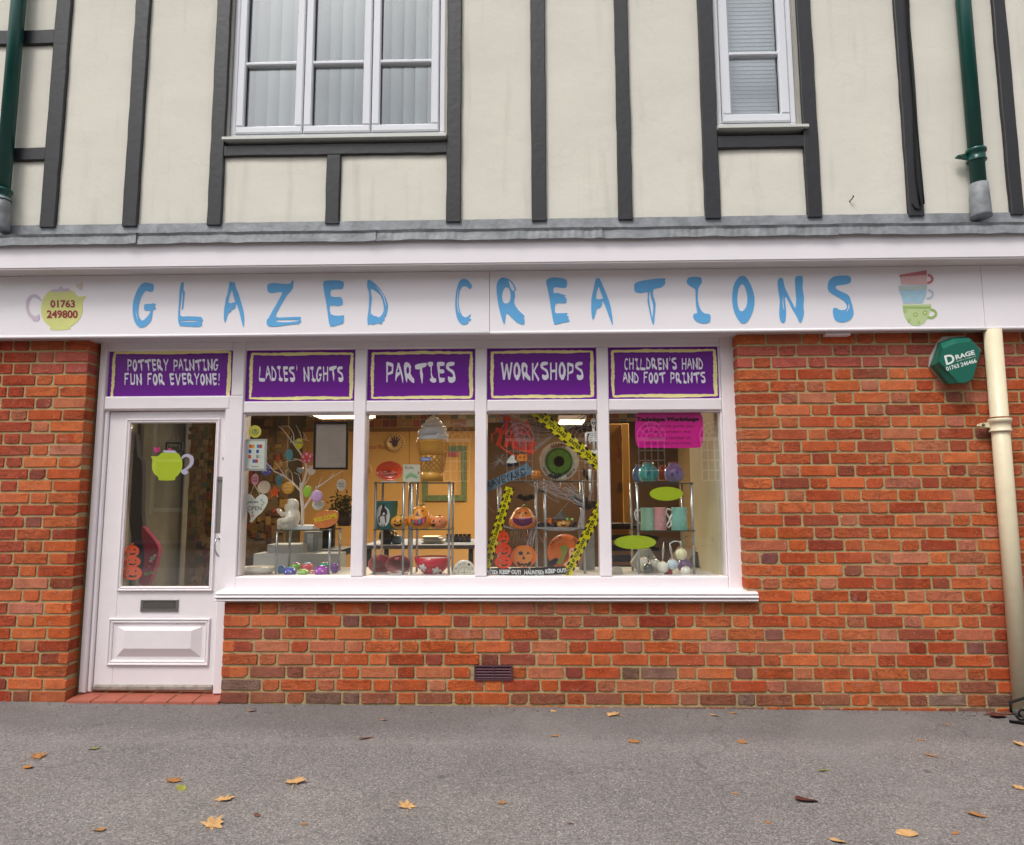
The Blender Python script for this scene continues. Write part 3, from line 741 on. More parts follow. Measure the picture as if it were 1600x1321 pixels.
# ------------------------------------------------------------------ lead flashing, cornice, fascia
XL, XRR = -4.6, XR + .4
lf = thing("lead_flashing", (0, -.1, Z_LT), "grey weathered lead flashing dressed over the top of the white cornice", "flashing")
ZL0, ZL1 = PZ(374, -.235), PZ(358.5, -.235)
cuts = [XL, PX(-120, 366, -.23), PX(210, 366, -.23), PX(583, 366, -.23), PX(936, 362, -.23), PX(1303, 358, -.23), XRR]
for i in range(6):
    a, b_ = cuts[i], cuts[i + 1] + .02; n = int((b_ - a) / .022); q = MB(); vs = []; fs = []
    for j in range(n + 1):
        x = a + (b_ - a) * j / n; nn = noise.noise(Vector((x * 2.2, i, 0))); n2 = noise.noise(Vector((x * 9, i + 5, 0))); lip = .004 * (1 if (b_ - x) < .05 else 0)
        yo = -.235 - .005 * n2 - lip - (.0022 if j % 2 and nn > -.1 else 0)
        vs += [(x, .0, Z_LT + .012 + .004 * n2), (x, -.006, Z_LT + .008), (x, -.014 - .004 * n2, ZL1 + .055 + .004 * nn), (x, yo + .02, ZL1 + .012 + .006 * nn + .002), (x, yo - .007, ZL1 + .004 + .006 * nn), (x, yo + .002 - .003 * n2, ZL1 - .012), (x, yo - .004, ZL0 + .010 * nn + .003 * n2), (x, yo + .012, ZL0 + .010 * nn + .003 * n2)]
    for j in range(n):
        for k in range(7): fs.append((j * 8 + k, j * 8 + k + 1, j * 8 + 9 + k, j * 8 + 8 + k))
    q.add(vs, fs, False); q.build("lead_sheet", LEAD, lf)
cn = thing("cornice", (0, -.1, Z_SIGN_TOP), "projecting plain white cornice board between the lead flashing and the shop sign", "cornice")
xj = PX(765, 390, -.21)
for a, b_ in ((XL, XRR),):
    MB().bbox(a, b_, -.21, .02, Z_SIGN_TOP + .008, ZL0 + .05, .003).build("cornice_board", FASCIA, cn)
MB().box(XL, XRR, -.205, .02, Z_SIGN_TOP, Z_SIGN_TOP + .007).build("soffit", mat("soffit_white", 'cfc9c8', rough=.5, var=.05), cn)

sg = thing("shop_sign", (0, -.08, Z_SIGN_BOT), "long white fascia sign reading GLAZED CREATIONS in blue brush lettering", "sign")
j0, j1, j2 = XL, PX(765, 480, -.08), PX(1537, 480, -.08)
for a, b_ in ((j0, j1 - .0015), (j1 + .0015, j2 - .0015), (j2 + .0015, XRR)):
    MB().box(a, b_, -.08, -.06, Z_SIGN_BOT + .02, Z_SIGN_TOP - .002).build("sign_board", FASCIA, sg)
zb = Z_SIGN_BOT
for a, b_ in ((j0, j1 - .001), (j1 + .001, XRR)):
    MB().tube([(a, -.078, zb + .01), (b_, -.078, zb + .01)], .0105, 10).build("bottom_bead", FASCIA, sg)
MB().box(XL, XRR, -.068, FY + .02, zb + .004, zb + .016).build("soffit", mat("soffit_low", 'c4bcbd', rough=.5, var=.06), sg)
MB().box(XL, XRR, -.055, .25, zb + .02, Z_SIGN_TOP).build("carcass", FASCIA, sg)

# brush lettering, traced as outlines
def k5(l): return [(170 + x / 3.265, 420 + y / 3.265) for x, y in l]
def k6(l): return [(660 + x / 3.265, 420 + y / 3.265) for x, y in l]
def k8(l): return [(1150 + x / 3.556, 400 + y / 3.556) for x, y in l]
GLY = [
 ('G', k5, [[(180,72),(205,74),(228,82),(225,115),(205,118),(190,112),(170,135),(158,165),(150,205),(152,240),(165,262),(178,262),(200,240),(210,222),(208,213),(182,213),(182,182),(215,180),(228,176),(240,184),(232,192),(241,205),(224,213),(222,230),(215,265),(190,292),(165,301),(143,290),(126,255),(121,200),(126,160),(140,120),(158,88)], [(138,205),(136,225),(145,260),(147,256),(140,226)]]),
 ('L', k5, [[(374,68),(382,74),(380,110),(387,118),(384,150),(378,205),(372,205),(377,150),(374,112),(368,170),(363,238),(400,243),(470,246),(474,258),(482,262),(474,272),(474,292),(440,297),(380,293),(360,290),(353,250),(357,180),(361,110),(367,80)], [(368,266),(430,264),(462,268),(430,271),(370,270)]]),
 ('A', k5, [[(616,72),(624,66),(630,72),(640,68),(650,100),(662,130),(672,165),(680,190),(690,240),(688,298),(680,280),(664,215),(650,178),(646,195),(640,205),(625,212),(622,222),(610,225),(600,255),(592,276),(586,250),(588,205),(592,185),(598,150),(605,130)], [(627,108),(608,172),(640,172),(644,166),(634,135)]]),
 ('Z', k5, [[(812,80),(840,74),(900,78),(925,76),(935,62),(942,62),(940,85),(938,100),(925,118),(905,140),(870,200),(850,245),(900,248),(975,246),(978,258),(982,274),(968,276),(972,282),(930,285),(860,295),(820,295),(806,285),(806,262),(815,252),(832,220),(850,190),(872,150),(885,120),(850,122),(830,125),(812,118),(808,95)], [(855,268),(860,262),(960,261),(970,266),(920,273),(870,273)]]),
 ('E', k5, [[(1095,70),(1110,62),(1160,60),(1198,68),(1194,100),(1178,105),(1135,108),(1133,142),(1180,145),(1188,149),(1180,152),(1192,157),(1192,184),(1165,190),(1128,188),(1132,232),(1170,240),(1200,238),(1196,255),(1202,262),(1194,268),(1198,277),(1160,290),(1128,293),(1118,240),(1108,170),(1096,105)]]),
 ('D', k5, [[(1320,60),(1330,58),(1350,70),(1385,105),(1410,145),(1420,170),(1424,195),(1415,240),(1404,250),(1408,262),(1396,270),(1390,284),(1370,278),(1350,286),(1328,282),(1322,290),(1318,260),(1322,230),(1326,200),(1328,130),(1318,95)], [(1336,103),(1365,118),(1388,140),(1400,180),(1402,215),(1388,242),(1372,248),(1365,242),(1348,240),(1341,228),(1335,240),(1336,200),(1341,150)], [(1352,86),(1376,108),(1400,146),(1412,188),(1415,186),(1404,142),(1382,108)]]),
 ('C', k6, [[(200,55),(225,54),(245,75),(254,92),(240,104),(225,90),(205,92),(190,115),(184,160),(188,200),(203,240),(225,248),(246,232),(244,244),(236,252),(249,258),(243,266),(232,268),(234,278),(210,287),(190,275),(174,245),(167,190),(172,120),(184,75)], [(187,90),(178,130),(176,185),(184,220),(190,226),(181,190),(182,130)]]),
 ('R', k6, [[(378,90),(388,60),(405,46),(425,48),(450,60),(470,85),(478,108),(470,115),(473,140),(468,175),(490,212),(520,240),(517,252),(521,264),(519,284),(505,284),(480,272),(440,235),(428,228),(424,250),(418,285),(405,255),(392,205),(382,150)], [(412,112),(425,95),(440,100),(448,120),(450,150),(442,172),(425,178),(412,170),(406,140)], [(440,58),(446,88),(458,112),(470,108),(462,85)]]),
 ('E', k6, [[(632,60),(660,46),(700,48),(736,58),(735,95),(710,98),(672,95),(670,125),(690,124),(733,138),(720,142),(733,150),(734,175),(705,176),(680,180),(676,215),(685,228),(740,226),(734,238),(747,245),(742,255),(749,260),(748,270),(720,275),(685,284),(672,282),(660,230),(648,150),(638,100)]]),
 ('A', k6, [[(885,50),(893,54),(899,47),(905,52),(920,85),(945,145),(962,200),(972,285),(960,265),(940,210),(920,163),(916,185),(905,200),(890,205),(885,225),(870,262),(862,225),(862,160),(872,110)], [(898,92),(885,152),(912,155),(921,150),(908,115)]]),
 ('T', k6, [[(1085,75),(1120,62),(1190,52),(1238,50),(1236,62),(1240,74),(1220,96),(1180,105),(1178,140),(1190,180),(1185,240),(1180,285),(1170,270),(1158,215),(1148,165),(1150,120),(1115,125),(1085,118),(1081,95)], [(1162,112),(1156,150),(1169,232),(1173,248),(1178,190),(1167,150)]]),
 ('I', k6, [[(1355,48),(1390,42),(1420,45),(1425,60),(1425,75),(1408,100),(1405,160),(1418,205),(1438,228),(1468,234),(1466,272),(1430,280),(1400,270),(1382,250),(1385,230),(1402,226),(1396,190),(1394,140),(1392,105),(1375,95),(1350,75)]]),
 ('O', lambda l: l, [[(1160,431),(1168,436),(1175,450),(1179,466),(1177,485),(1168,503),(1158,505),(1148,490),(1144,470),(1146,448),(1152,436)], [(1160,444),(1165,451),(1168,465),(1166,480),(1159,487),(1154,482),(1152,468),(1154,452)]]),
 ('N', k8, [[(232,140),(245,122),(262,130),(270,170),(290,215),(318,270),(330,290),(335,240),(328,150),(332,118),(350,112),(372,118),(370,180),(378,230),(375,280),(378,320),(365,365),(352,368),(340,340),(310,290),(280,230),(272,240),(278,300),(275,360),(262,372),(248,362),(240,320),(244,250),(235,190)], [(262,220),(258,262),(266,300),(268,296),(264,260)]]),
 ('S', k8, [[(510,165),(520,135),(545,115),(590,110),(635,115),(636,150),(600,160),(560,165),(555,180),(575,195),(620,215),(636,240),(652,300),(652,330),(635,355),(605,368),(575,368),(550,355),(540,325),(540,292),(560,290),(575,300),(605,300),(618,285),(610,262),(585,240),(540,215),(515,195)], [(626,262),(622,292),(610,312),(622,304),(632,282)]]),
]
UNIT = {}
for ch, fn, loops in GLY:
    ol = [fn(l) for l in loops]
    sm_ = [smooth_closed(l, 2) for l in ol]
    poly(sm_[0], -.0825, .002, sm_[1:]).build("letter", BLUEL, sg)
    if ch not in UNIT:
        xs = [p[0] for p in ol[0]]; ys = [p[1] for p in ol[0]]; a, b_, c_, d_ = min(xs), max(xs), min(ys), max(ys)
        UNIT[ch] = ([[((x - a) / (b_ - a), (d_ - y) / (d_ - c_)) for x, y in l] for l in ol], (b_ - a) / (d_ - c_))
UNIT['R'] = (UNIT['R'][0][:3], UNIT['R'][1])
def brush(*st):
    """unit glyph out of tapering strokes: (x0,y0,w0,x1,y1,w1)"""
    L_ = []
    for x0, y0, w0, x1, y1, w1 in st:
        d = Vector((x1 - x0, y1 - y0)); n = Vector((-d.y, d.x)).normalized()
        L_.append([(x0 + n.x * w0, y0 + n.y * w0), (x0 - n.x * w0, y0 - n.y * w0), ((x0 + x1) / 2 - n.x * (w0 + w1) * .42, (y0 + y1) / 2 - n.y * (w0 + w1) * .42), (x1 - n.x * w1, y1 - n.y * w1), (x1 + n.x * w1, y1 + n.y * w1), ((x0 + x1) / 2 + n.x * (w0 + w1) * .52, (y0 + y1) / 2 + n.y * (w0 + w1) * .52)])
    return L_
ST = {
 'P': (brush((.15, 1, .13, .12, 0, .07), (.1, .95, .09, .85, .85, .1), (.85, .9, .1, .8, .5, .1), (.85, .52, .09, .15, .4, .06)), .5),
 'Y': (brush((.05, 1, .11, .5, .5, .09), (.95, 1, .09, .5, .5, .1), (.5, .55, .11, .45, 0, .08)), .55),
 'F': (brush((.2, 1, .13, .15, 0, .08), (.1, .92, .1, .95, .96, .09), (.15, .52, .09, .75, .55, .07)), .5),
 'U': (brush((.12, 1, .11, .2, .15, .1), (.12, .12, .1, .8, .1, .1), (.85, .95, .1, .82, .1, .1)), .55),
 'V': (brush((.1, 1, .12, .5, 0, .09), (.9, 1, .1, .5, 0, .09)), .6),
 'H': (brush((.12, 1, .1, .15, 0, .1), (.85, 1, .1, .82, 0, .1), (.1, .5, .08, .85, .52, .08)), .55),
 'W': (brush((.05, 1, .09, .25, 0, .08), (.5, .9, .07, .25, 0, .08), (.5, .9, .07, .72, 0, .08), (.95, 1, .08, .72, 0, .08)), .8),
 'K': (brush((.15, 1, .1, .15, 0, .1), (.85, 1, .09, .18, .45, .08), (.25, .55, .08, .95, 0, .1)), .55),
 '!': (brush((.6, 1, .22, .5, .35, .12), (.45, .12, .15, .5, 0, .15)), .25),
 "'": (brush((.6, 1.05, .2, .4, .75, .1),), .2),
 'M': (brush((.1, 1, .09, .1, 0, .09), (.1, .95, .09, .5, .3, .07), (.9, .95, .09, .5, .3, .07), (.9, 1, .09, .9, 0, .09)), .7),
}
def brush_text(mb, s, x0, y0, x1, y1, y, shear=0.0):
    rnd = random.Random(len(s) * 31 + int(x0)); gap = .12; wds = []
    for ch in s:
        wds.append(.38 if ch == ' ' else (UNIT[ch][1] if ch in UNIT else ST[ch][1]) * (1.08 if ch in UNIT else 1.1))
    tot = sum(wds) + gap * (len(s) - 1); sc_ = (x1 - x0) / tot; x = x0; h = y1 - y0
    for i, ch in enumerate(s):
        cw = wds[i] * sc_
        if ch != ' ':
            dy = rnd.uniform(-.03, .03) * h
            def m(p): return (x + p[0] * cw, y1 + dy - p[1] * h + shear * (x + p[0] * cw - x0))
            if ch in UNIT:
                loops = [[m(p) for p in l] for l in UNIT[ch][0]]
                q = poly(loops[0], y, None, ()) if False else None
                W_ = [[(P(a, b_, y).x, P(a, b_, y).z) for a, b_ in l] for l in loops]
                # embolden the outer outline a touch
                cx = sum(p[0] for p in W_[0]) / len(W_[0]); cz = sum(p[1] for p in W_[0]) / len(W_[0])
                W_[0] = [(cx + (p[0] - cx) * 1.12, cz + (p[1] - cz) * 1.06) for p in W_[0]]
                mb.prism(W_[0], y, None, W_[1:2] if ch in 'AODR' else [])
            else:
                for j, l in enumerate(ST[ch][0]):
                    mb.prism([(P(*m(p), y).x, P(*m(p), y).z) for p in l], y - .0002 * (j % 3), None)
        x += cw + gap * sc_
    return mb

# printed emblems at the two ends of the sign
def c7(l): return [(x / 5.333, 320 + y / 5.333) for x, y in l]
em = mat("teapot_green", 'd3d483', rough=.5)
ev = [(430,715),(590,715),(640,755),(665,768),(718,762),(688,810),(690,870),(675,930),(640,980),(585,1020),(578,1040),(425,1045),(418,1018),(370,975),(345,915),(343,850),(360,780),(395,735)]
poly(smooth_closed(c7(ev), 3), -.0815, .001).build("teapot_emblem", em, sg, label="pale green teapot print carrying the phone number")
poly(c7([(426,732),(432,706),(490,702),(498,684),(516,684),(520,700),(578,698),(580,722)]), -.0822, .001).build("teapot_lid", mat("lid_mauve", 'c9b9c6', rough=.5), sg)
hd = [(350,810),(330,795),(290,775),(262,780),(240,820),(238,870),(262,912),(300,930),(325,912),(330,950),(305,972),(270,965),(262,945),(240,930),(220,880),(215,830),(222,790),(250,755),(290,745),(330,768)]
poly(smooth_closed(c7(hd), 2), -.0820, .001).build("teapot_handle", mat("lid_mauve"), sg)
ht = [(688,655),(684,718),(632,680),(640,662),(658,660),(670,655)]
poly(smooth_closed(c7(ht), 2), -.0820, .001).build("heart_print", mat("heart_pale", 'd9cbbd', rough=.5), sg)
MAROON = mat("maroon_vinyl", '8f1f33', rough=.4)
q = MB(); text(q, "01763", rect_fn(78.5, 469, 117, 481, -.0832), .03); q.build("phone_number", MAROON, sg)
q = MB(); text(q, "249800", rect_fn(73, 485, 121.5, 497.5, -.0832), .03); q.build("phone_number", MAROON, sg)
def c9(l): return [(1380 + x / 12.01, 410 + y / 12.01) for x, y in l]
def ring_poly(cx, cy, rx, ry, t, a0, a1, n=14):
    return ell(cx, cy, rx, ry, n, a0, a1) + list(reversed(ell(cx, cy, rx - t, ry - t, n, a0, a1)))
poly(c9([(302,238),(815,150),(822,270),(815,425),(340,420),(318,290)]), -.0815, .001).build("cup_print", mat("cup_pink", 'd9b3b0', rough=.5), sg)
poly(c9([(302,238),(815,150),(818,235),(310,275)]), -.0822, .0005).build("cup_band", mat("cup_red", 'c4737a', rough=.5), sg)
q = MB()
for i in range(9):
    a = c9([(340 + i * 55, 285 - i * 8 + (i % 2) * 18)])[0]; p = P(a[0], a[1], -.0828); q.prism([(p.x + .0022 * math.cos(t), p.z + .0022 * math.sin(t)) for t in [k * 1.05 for k in range(6)]], -.0828, None)
q.build("dot_print", mat("dot_dark", '7e2f3a', rough=.5), sg)
poly(c9(ring_poly(830, 315, 118, 98, 48, -1.5, 1.6)), -.0820, .001).build("cup_handle", mat("cup_red"), sg)
poly(c9([(290,440),(825,430),(812,600),(740,770),(380,770),(345,640),(302,545)]), -.0816, .001).build("cup_print", mat("cup_blue", 'a9cbdc', rough=.5, var=.12, vscale=30), sg)
poly(c9([(292,450),(822,440),(818,515),(298,525)]), -.0823, .0005).build("cup_band", mat("cup_sage", 'b7c2bb', rough=.5), sg)
poly(c9(ring_poly(840, 600, 110, 98, 38, -1.5, 1.8)), -.0820, .001).build("cup_handle", mat("cup_grey", 'b9c4cf', rough=.5), sg)
gb = [(365,790),(620,795),(905,788),(893,860),(870,960),(830,1060),(760,1150),(660,1195),(560,1190),(470,1130),(410,1040),(378,930),(368,850)]
poly(c9(gb), -.0817, .001).build("cup_print", mat("cup_green", 'bccf95', rough=.5), sg)
poly(c9([(370,832),(895,832),(890,868),(372,868)]), -.0824, .0005).build("cup_band", mat("cup_lime", '98b565', rough=.5), sg)
poly(c9(ring_poly(890, 965, 125, 98, 46, -1.6, 2.2)), -.0820, .001).build("cup_handle", mat("cup_lime"), sg)
q = MB(); q2 = MB()
for (a, b_, r) in ((415, 915, 42), (605, 985, 55), (785, 950, 58), (490, 1085, 36), (665, 1130, 34)):
    pt = [(a + r * (1 if i % 2 else .62) * math.cos(i * math.pi / 7), b_ + r * (1 if i % 2 else .62) * math.sin(i * math.pi / 7)) for i in range(14)]
    q.prism([(P(*p, -.0825).x, P(*p, -.0825).z) for p in c9(pt)], -.0825, None); q2.prism([(P(*p, -.083).x, P(*p, -.083).z) for p in c9(ell(a, b_, r * .3, r * .3, 8))], -.083, None)
q.build("flower_print", mat("cup_lime"), sg, kind="stuff"); q2.build("flower_centre", mat("cup_yellow", 'e6eaa0', rough=.5), sg, kind="stuff")

# little vent box under the fascia
p = P(1300, 521, -.02)
MB().bbox(PX(1288, 521, -.02), PX(1326, 521, -.02), -.05, .0, zb - .018, zb + .003).build("soffit_bracket", FASCIA, None, "small white bracket under the fascia above the tall brick wall", "bracket")

# ------------------------------------------------------------------ shopfront joinery
sf = thing("shopfront", ((FX0 + FX1) / 2, FY, Z_SILL_TOP), "white painted timber shopfront frame around the door and four display panes", "shopfront")
Z_BASE = gz(FX0) + .03
def xm(a, ya, b, yb_): return (PX(a, ya, FY) + PX(b, yb_, FY)) / 2
z_head = PZ(543, FY); z_fb = PZ(624.5, FY); z_pt = PZ(643, FY); z_pb = PZ(900.5, FY)
POSTX = (xm(363, 560, 345, 900), xm(384.5, 560, 372.5, 890))            # between door and window
DJ = (FX0, xm(166, 640, 140, 1085))
SIGN0 = (xm(175, 600, 175, 600), xm(361, 590, 361, 590))
MUL = [(xm(554.5, 600, 546.5, 890), xm(571.5, 600, 567, 890)), (xm(742.5, 600, 741.5, 890), xm(761, 600, 760, 890)), (xm(934, 600, 937, 890), xm(951, 600, 956.5, 890))]
RJ = (xm(1124, 600, 1137, 890), FX1)
DJ2 = xm(345, 640, 338, 1085)    # right door jamb inner edge
def member(name, x0, x1, z0, z1, y0=FY, y1=.2, c=.005): return MB().bbox(x0, x1, y0, y1, z0, z1, c).build(name, WHITE, sf)
member("jamb", DJ[0], DJ[0] + (DJ[1] - DJ[0]) * .62, Z_BASE, Z_WTOP)
MB().bbox(DJ[0] + (DJ[1] - DJ[0]) * .62 + .001, DJ[1], FY + .018, .2, Z_BASE, z_fb, .006).build("jamb_bead", WHITE, sf)
member("jamb", DJ2, PLX - .003, gz(PLX) + .03, Z_SILL_BOT - .001, FY + .005, .2)
PU = PX(363, 570, FY)
member("post", DJ2 + .004, POSTX[1] - .012, Z_SILL_TOP - .02, PZ(619, FY, 260) - .001, FY)
member("post", PU, POSTX[1] - .012, PZ(619, FY, 260), Z_WTOP, FY)
MB().bbox(POSTX[1] - .011, POSTX[1], FY + .012, .2, z_pb, z_pt - .004, .006).build("post_bead", WHITE, sf)
member("head_rail", DJ[0] + (DJ[1] - DJ[0]) * .62 + .001, PU - .001, z_head, Z_WTOP, FY + .002)
member("head_rail", POSTX[1] - .011, RJ[0] + .01, z_head, Z_WTOP, FY + .002)
for (a, b_) in MUL:
    member("mullion", a, b_, z_pb - .002, z_head - .0005, FY + .001)
member("jamb", RJ[0] + .0105, RJ[1], Z_SILL_TOP - .02, Z_WTOP, FY)
MB().bbox(RJ[0], RJ[0] + .01, FY + .012, .2, z_pb, z_head - .001, .006).build("jamb_bead", WHITE, sf)
spans = [(POSTX[1] - .011, MUL[0][0]), (MUL[0][1], MUL[1][0]), (MUL[1][1], MUL[2][0]), (MUL[2][1], RJ[0] + .01)]
for a, b_ in spans:
    member("transom", a + .0005, b_ - .0005, z_pt, z_fb, FY + .004, .2, .008)
    MB().bbox(a + .001, b_ - .001, FY + .022, .19, z_pt - .008, z_pt - .0005, .003).build("glazing_bead", WHITE, sf)
member("transom", DJ[0] + (DJ[1] - DJ[0]) * .62 + .002, PU - .0005, PZ(641, FY, 260) if False else PZ(641, FY, 260), PZ(619, FY, 260), FY - .004, .2, .012)
member("bottom_rail", POSTX[1] - .07, RJ[0] + .01, Z_SILL_TOP - .01, z_pb - .003, FY + .003, .2, .006)
sl = MB()
SX0, SX1 = PX(336, 935, -.04), PX(1185, 935, -.04)
prof = [(.2, 0), (-.002, 0)]
hts = Z_SILL_TOP - Z_SILL_BOT
for k in range(3):
    zc = Z_SILL_BOT + hts * (k + .5) / 3; yc = [-.028, -.036, -.026][k]
    if k: prof.append((-.004, Z_SILL_BOT * 0 + hts * k / 3))
    for a in (-75, -45, 0, 45, 75): prof.append((yc - .016 * math.cos(math.radians(a)), zc - Z_SILL_BOT + hts / 7.2 * math.sin(math.radians(a))))
prof += [(.02, hts + .003), (.2, hts + .012)]
n = len(prof); vs = [(x, y, Z_SILL_BOT + z) for x in (SX0, SX1) for y, z in prof]
sl.add(vs, [(i, i + 1, n + i + 1, n + i) for i in range(n - 1)] + [tuple(range(n)), tuple(reversed(range(n, 2 * n)))])
sl.build("sill", WHITE, sf)
# window panes
for i, (a, b_) in enumerate(spans):
    MB().box(a - .004, b_ + .004, GY, GY + .005, z_pb - .004, z_pt + .002).build("pane", GLASS, sf)
# cream lining on the inside right
MB().box(RJ[0] - .02, RJ[0] + .02, .2, .9, z_pb - .05, z_fb).build("reveal_lining", mat("cream_paint", 'c9c0a0', rough=.6), sf)

# purple signs behind glass in the fanlights
def psign(x0, x1, z1, lines, label, seed):
    t = thing("panel_sign", ((x0 + x1) / 2, .12, z_fb), label, "sign", "purple fanlight signs")
    q = MB(); q.box(x0, x1, .122, .13, z_fb - .004, z1 + .01); q.build("sign_panel", PURPLE, t)
    r = random.Random(seed); bw = .018; m = .03; q = MB()
    xa, xb, za, zb_ = x0 + m * 1.1, x1 - m * 1.0, z_fb + m * .75, z1 - m * .85
    def stroke(ax, az, bx, bz, wa, wb):
        nn = 26; up = []; dn = []
        d = Vector((bx - ax, bz - az)); nr = Vector((-d.y, d.x)).normalized()
        for i in range(nn + 1):
            f = i / nn; e = .0022
            w_ = (wa + (wb - wa) * f) * (.75 + .35 * math.sin(f * math.pi)) / 2
            c_ = Vector((ax, az)) + d * f + nr * .0015 * math.sin(f * 9 + seed)
            up.append((c_.x + nr.x * (w_ + r.uniform(-e, e)), c_.y + nr.y * (w_ + r.uniform(-e, e)))); dn.append((c_.x - nr.x * (w_ + r.uniform(-e, e)), c_.y - nr.y * (w_ + r.uniform(-e, e))))
        return up + dn[::-1]
    q.prism(stroke(xa, zb_, xb, zb_, bw * 1.1, bw), .1205, None); q.prism(stroke(xa, za, xb, za, bw, bw * 1.2), .1206, None)
    q.prism(stroke(xa, za - .003, xa, zb_ + .003, bw, bw * 1.2), .1203, None); q.prism(stroke(xb, za - .003, xb, zb_ + .003, bw * 1.5, bw * 1.2), .1202, None)
    q.build("brushed_border", YELLOWP, t)
    for (s, a, b_, c_, d_, sh) in lines:
        q = MB(); brush_text(q, s, a, b_, c_, d_, .1195, sh); q.build("lettering", LILACP, t)
    q = MB(); q.box(x0 - .003, x1 + .003, .1315, .136, z_fb - .003, z1 + .008); q.build("pane", GLASS, t)
psign(DJ[0] + (DJ[1] - DJ[0]) * .62 + .003, PU - .003, PZ(544, FY, 260), [("POTTERY PAINTING", 199, 562, 341, 580, -.002), ("FUN FOR EVERYONE!", 194, 584, 344, 602, -.002)], "purple sign reading POTTERY PAINTING FUN FOR EVERYONE! above the door", 1)
psign(spans[0][0], spans[0][1], z_head, [("LADIES' NIGHTS", 405, 573, 536, 596, .0)], "purple sign reading LADIES' NIGHTS with a sky reflection on it", 2)
psign(spans[1][0], spans[1][1], z_head, [("PARTIES", 603, 567, 711, 598, 0)], "purple sign reading PARTIES between LADIES' NIGHTS and WORKSHOPS", 3)
psign(spans[2][0], spans[2][1], z_head, [("WORKSHOPS", 783, 567, 911, 594, 0)], "purple sign reading WORKSHOPS above the Halloween display", 4)
psign(spans[3][0], spans[3][1], z_head, [("CHILDREN'S HAND", 976, 560, 1098, 578, 0), ("AND FOOT PRINTS", 974, 582, 1102, 599, 0)], "purple sign reading CHILDREN'S HAND AND FOOT PRINTS, rightmost of the row", 5)

# ------------------------------------------------------------------ door
DY = .125
dx0, dx1 = DJ[1] + .004, DJ2 - .004
dz0, dz1 = gz((dx0 + dx1) / 2) + .055, PZ(641, FY, 260) - .006
dr = thing("door", ((dx0 + dx1) / 2, DY, dz0), "white part glazed shop door with a letterbox and raised lower panel", "door")
# opening for glass in door
gx0, gx1 = xm(200, 665, 187, 915), xm(331, 665, 324, 915); gz0, gz1 = PZ(917, DY, 260), PZ(662, DY, 260)
dm = .03
ax0, ax1, az0, az1 = gx0 - dm, gx1 + dm, gz0 - dm * .5, gz1 + dm
q = MB(); q.box(dx0, ax0, DY, DY + .045, dz0, dz1); q.build("stile", WHITE, dr)
q = MB(); q.box(ax1, dx1, DY, DY + .045, dz0, dz1); q.build("stile", WHITE, dr)
MB().box(ax0 + .0005, ax1 - .0005, DY + .0015, DY + .044, az1, dz1).build("top_rail", WHITE, dr)
MB().box(ax0 + .0005, ax1 - .0005, DY + .0015, DY + .044, dz0, az0).build("lower_panel", WHITE, dr)
def moulding(x0, x1, z0, z1, w_, y, dep=.012):
    q = MB()
    def rail(a, b_, inn):
        pass
    o_ = [(x0, z0), (x1, z0), (x1, z1), (x0, z1)]
    prof_ = [(0, 0), (.12, -dep), (.3, -dep), (.38, -dep * .45), (.55, -dep * .45), (.68, -dep * .75), (.85, -dep * .6), (1, .004)]
    rings = []
    for t, dy in prof_:
        k = t * w_; rings.append([(x0 + k, y + dy, z0 + k), (x1 - k, y + dy, z0 + k), (x1 - k, y + dy, z1 - k), (x0 + k, y + dy, z1 - k)])
    vs = [p for r_ in rings for p in r_]; fs = []
    for i in range(len(rings) - 1):
        for j in range(4): fs.append((i * 4 + j, i * 4 + (j + 1) % 4, i * 4 + 4 + (j + 1) % 4, i * 4 + 4 + j))
    return q.add(vs, fs)
moulding(ax0 - .002, ax1 + .002, az0 - .012, az1 + .002, dm + .0, DY, .014).build("glazing_moulding", WHITE, dr)
MB().box(gx0 - .01, gx1 + .01, DY + .018, DY + .023, gz0 - .02, gz1 + .01).build("pane", GLASS, dr)
px0, px1, pz0, pz1 = PX(169, 1000, DY), PX(328, 1000, DY), PZ(1040, DY, 250), PZ(966, DY, 250)
moulding(px0, px1, pz0, pz1, .034, DY, .013).build("panel_moulding", WHITE, dr)
q = MB(); a0, a1, b0, b1 = px0 + .06, px1 - .055, pz0 + .055, pz1 - .055
k = .058
q.add([(a0, DY + .001, b0), (a1, DY + .001, b0), (a1, DY + .001, b1), (a0, DY + .001, b1), (a0 + k, DY - .024, b0 + k * .95), (a1 - k, DY - .024, b0 + k * .95), (a1 - k, DY - .024, b1 - .02), (a0 + k, DY - .024, b1 - .02)],
      [(4, 5, 6, 7), (0, 1, 5, 4), (1, 2, 6, 5), (2, 3, 7, 6), (3, 0, 4, 7)]); q.build("raised_panel", WHITE, dr)
lx0, lx1, lz0, lz1 = PX(220, 945, DY), PX(279, 945, DY), PZ(956, DY, 250), PZ(937, DY, 250)
lb = MB(); lb.bbox(lx0, lx1, DY - .006, DY - .0005, lz0, lz1, .002); lbo = lb.build("letterbox", STEEL, dr)
MB().box(lx0 + .018, lx1 - .018, DY - .0085, DY - .0062, lz0 + .02, lz1 - .016).build("flap", mat("steel_dark", '77736f', rough=.4, metal=.8), lbo)
MB().box(lx0 + .018, lx1 - .018, DY - .0085, DY - .0062, lz1 - .015, lz1 - .012).build("slot", BLACK, lbo)
ppx0, ppx1 = PX(337, 790, DY), PX(352, 790, DY)
pp = MB().bbox(ppx0, ppx1, DY - .003, DY - .0005, PZ(833, DY, 345), PZ(745, DY, 345), .001).build("push_plate", mat("plate_steel", '8d8884', rough=.45, metal=.6), dr)
q = MB(); text(q, "PUSH", rect_fn(340, 750, 351, 754, DY - .0035), .02); q.build("lettering", BLACK, pp)
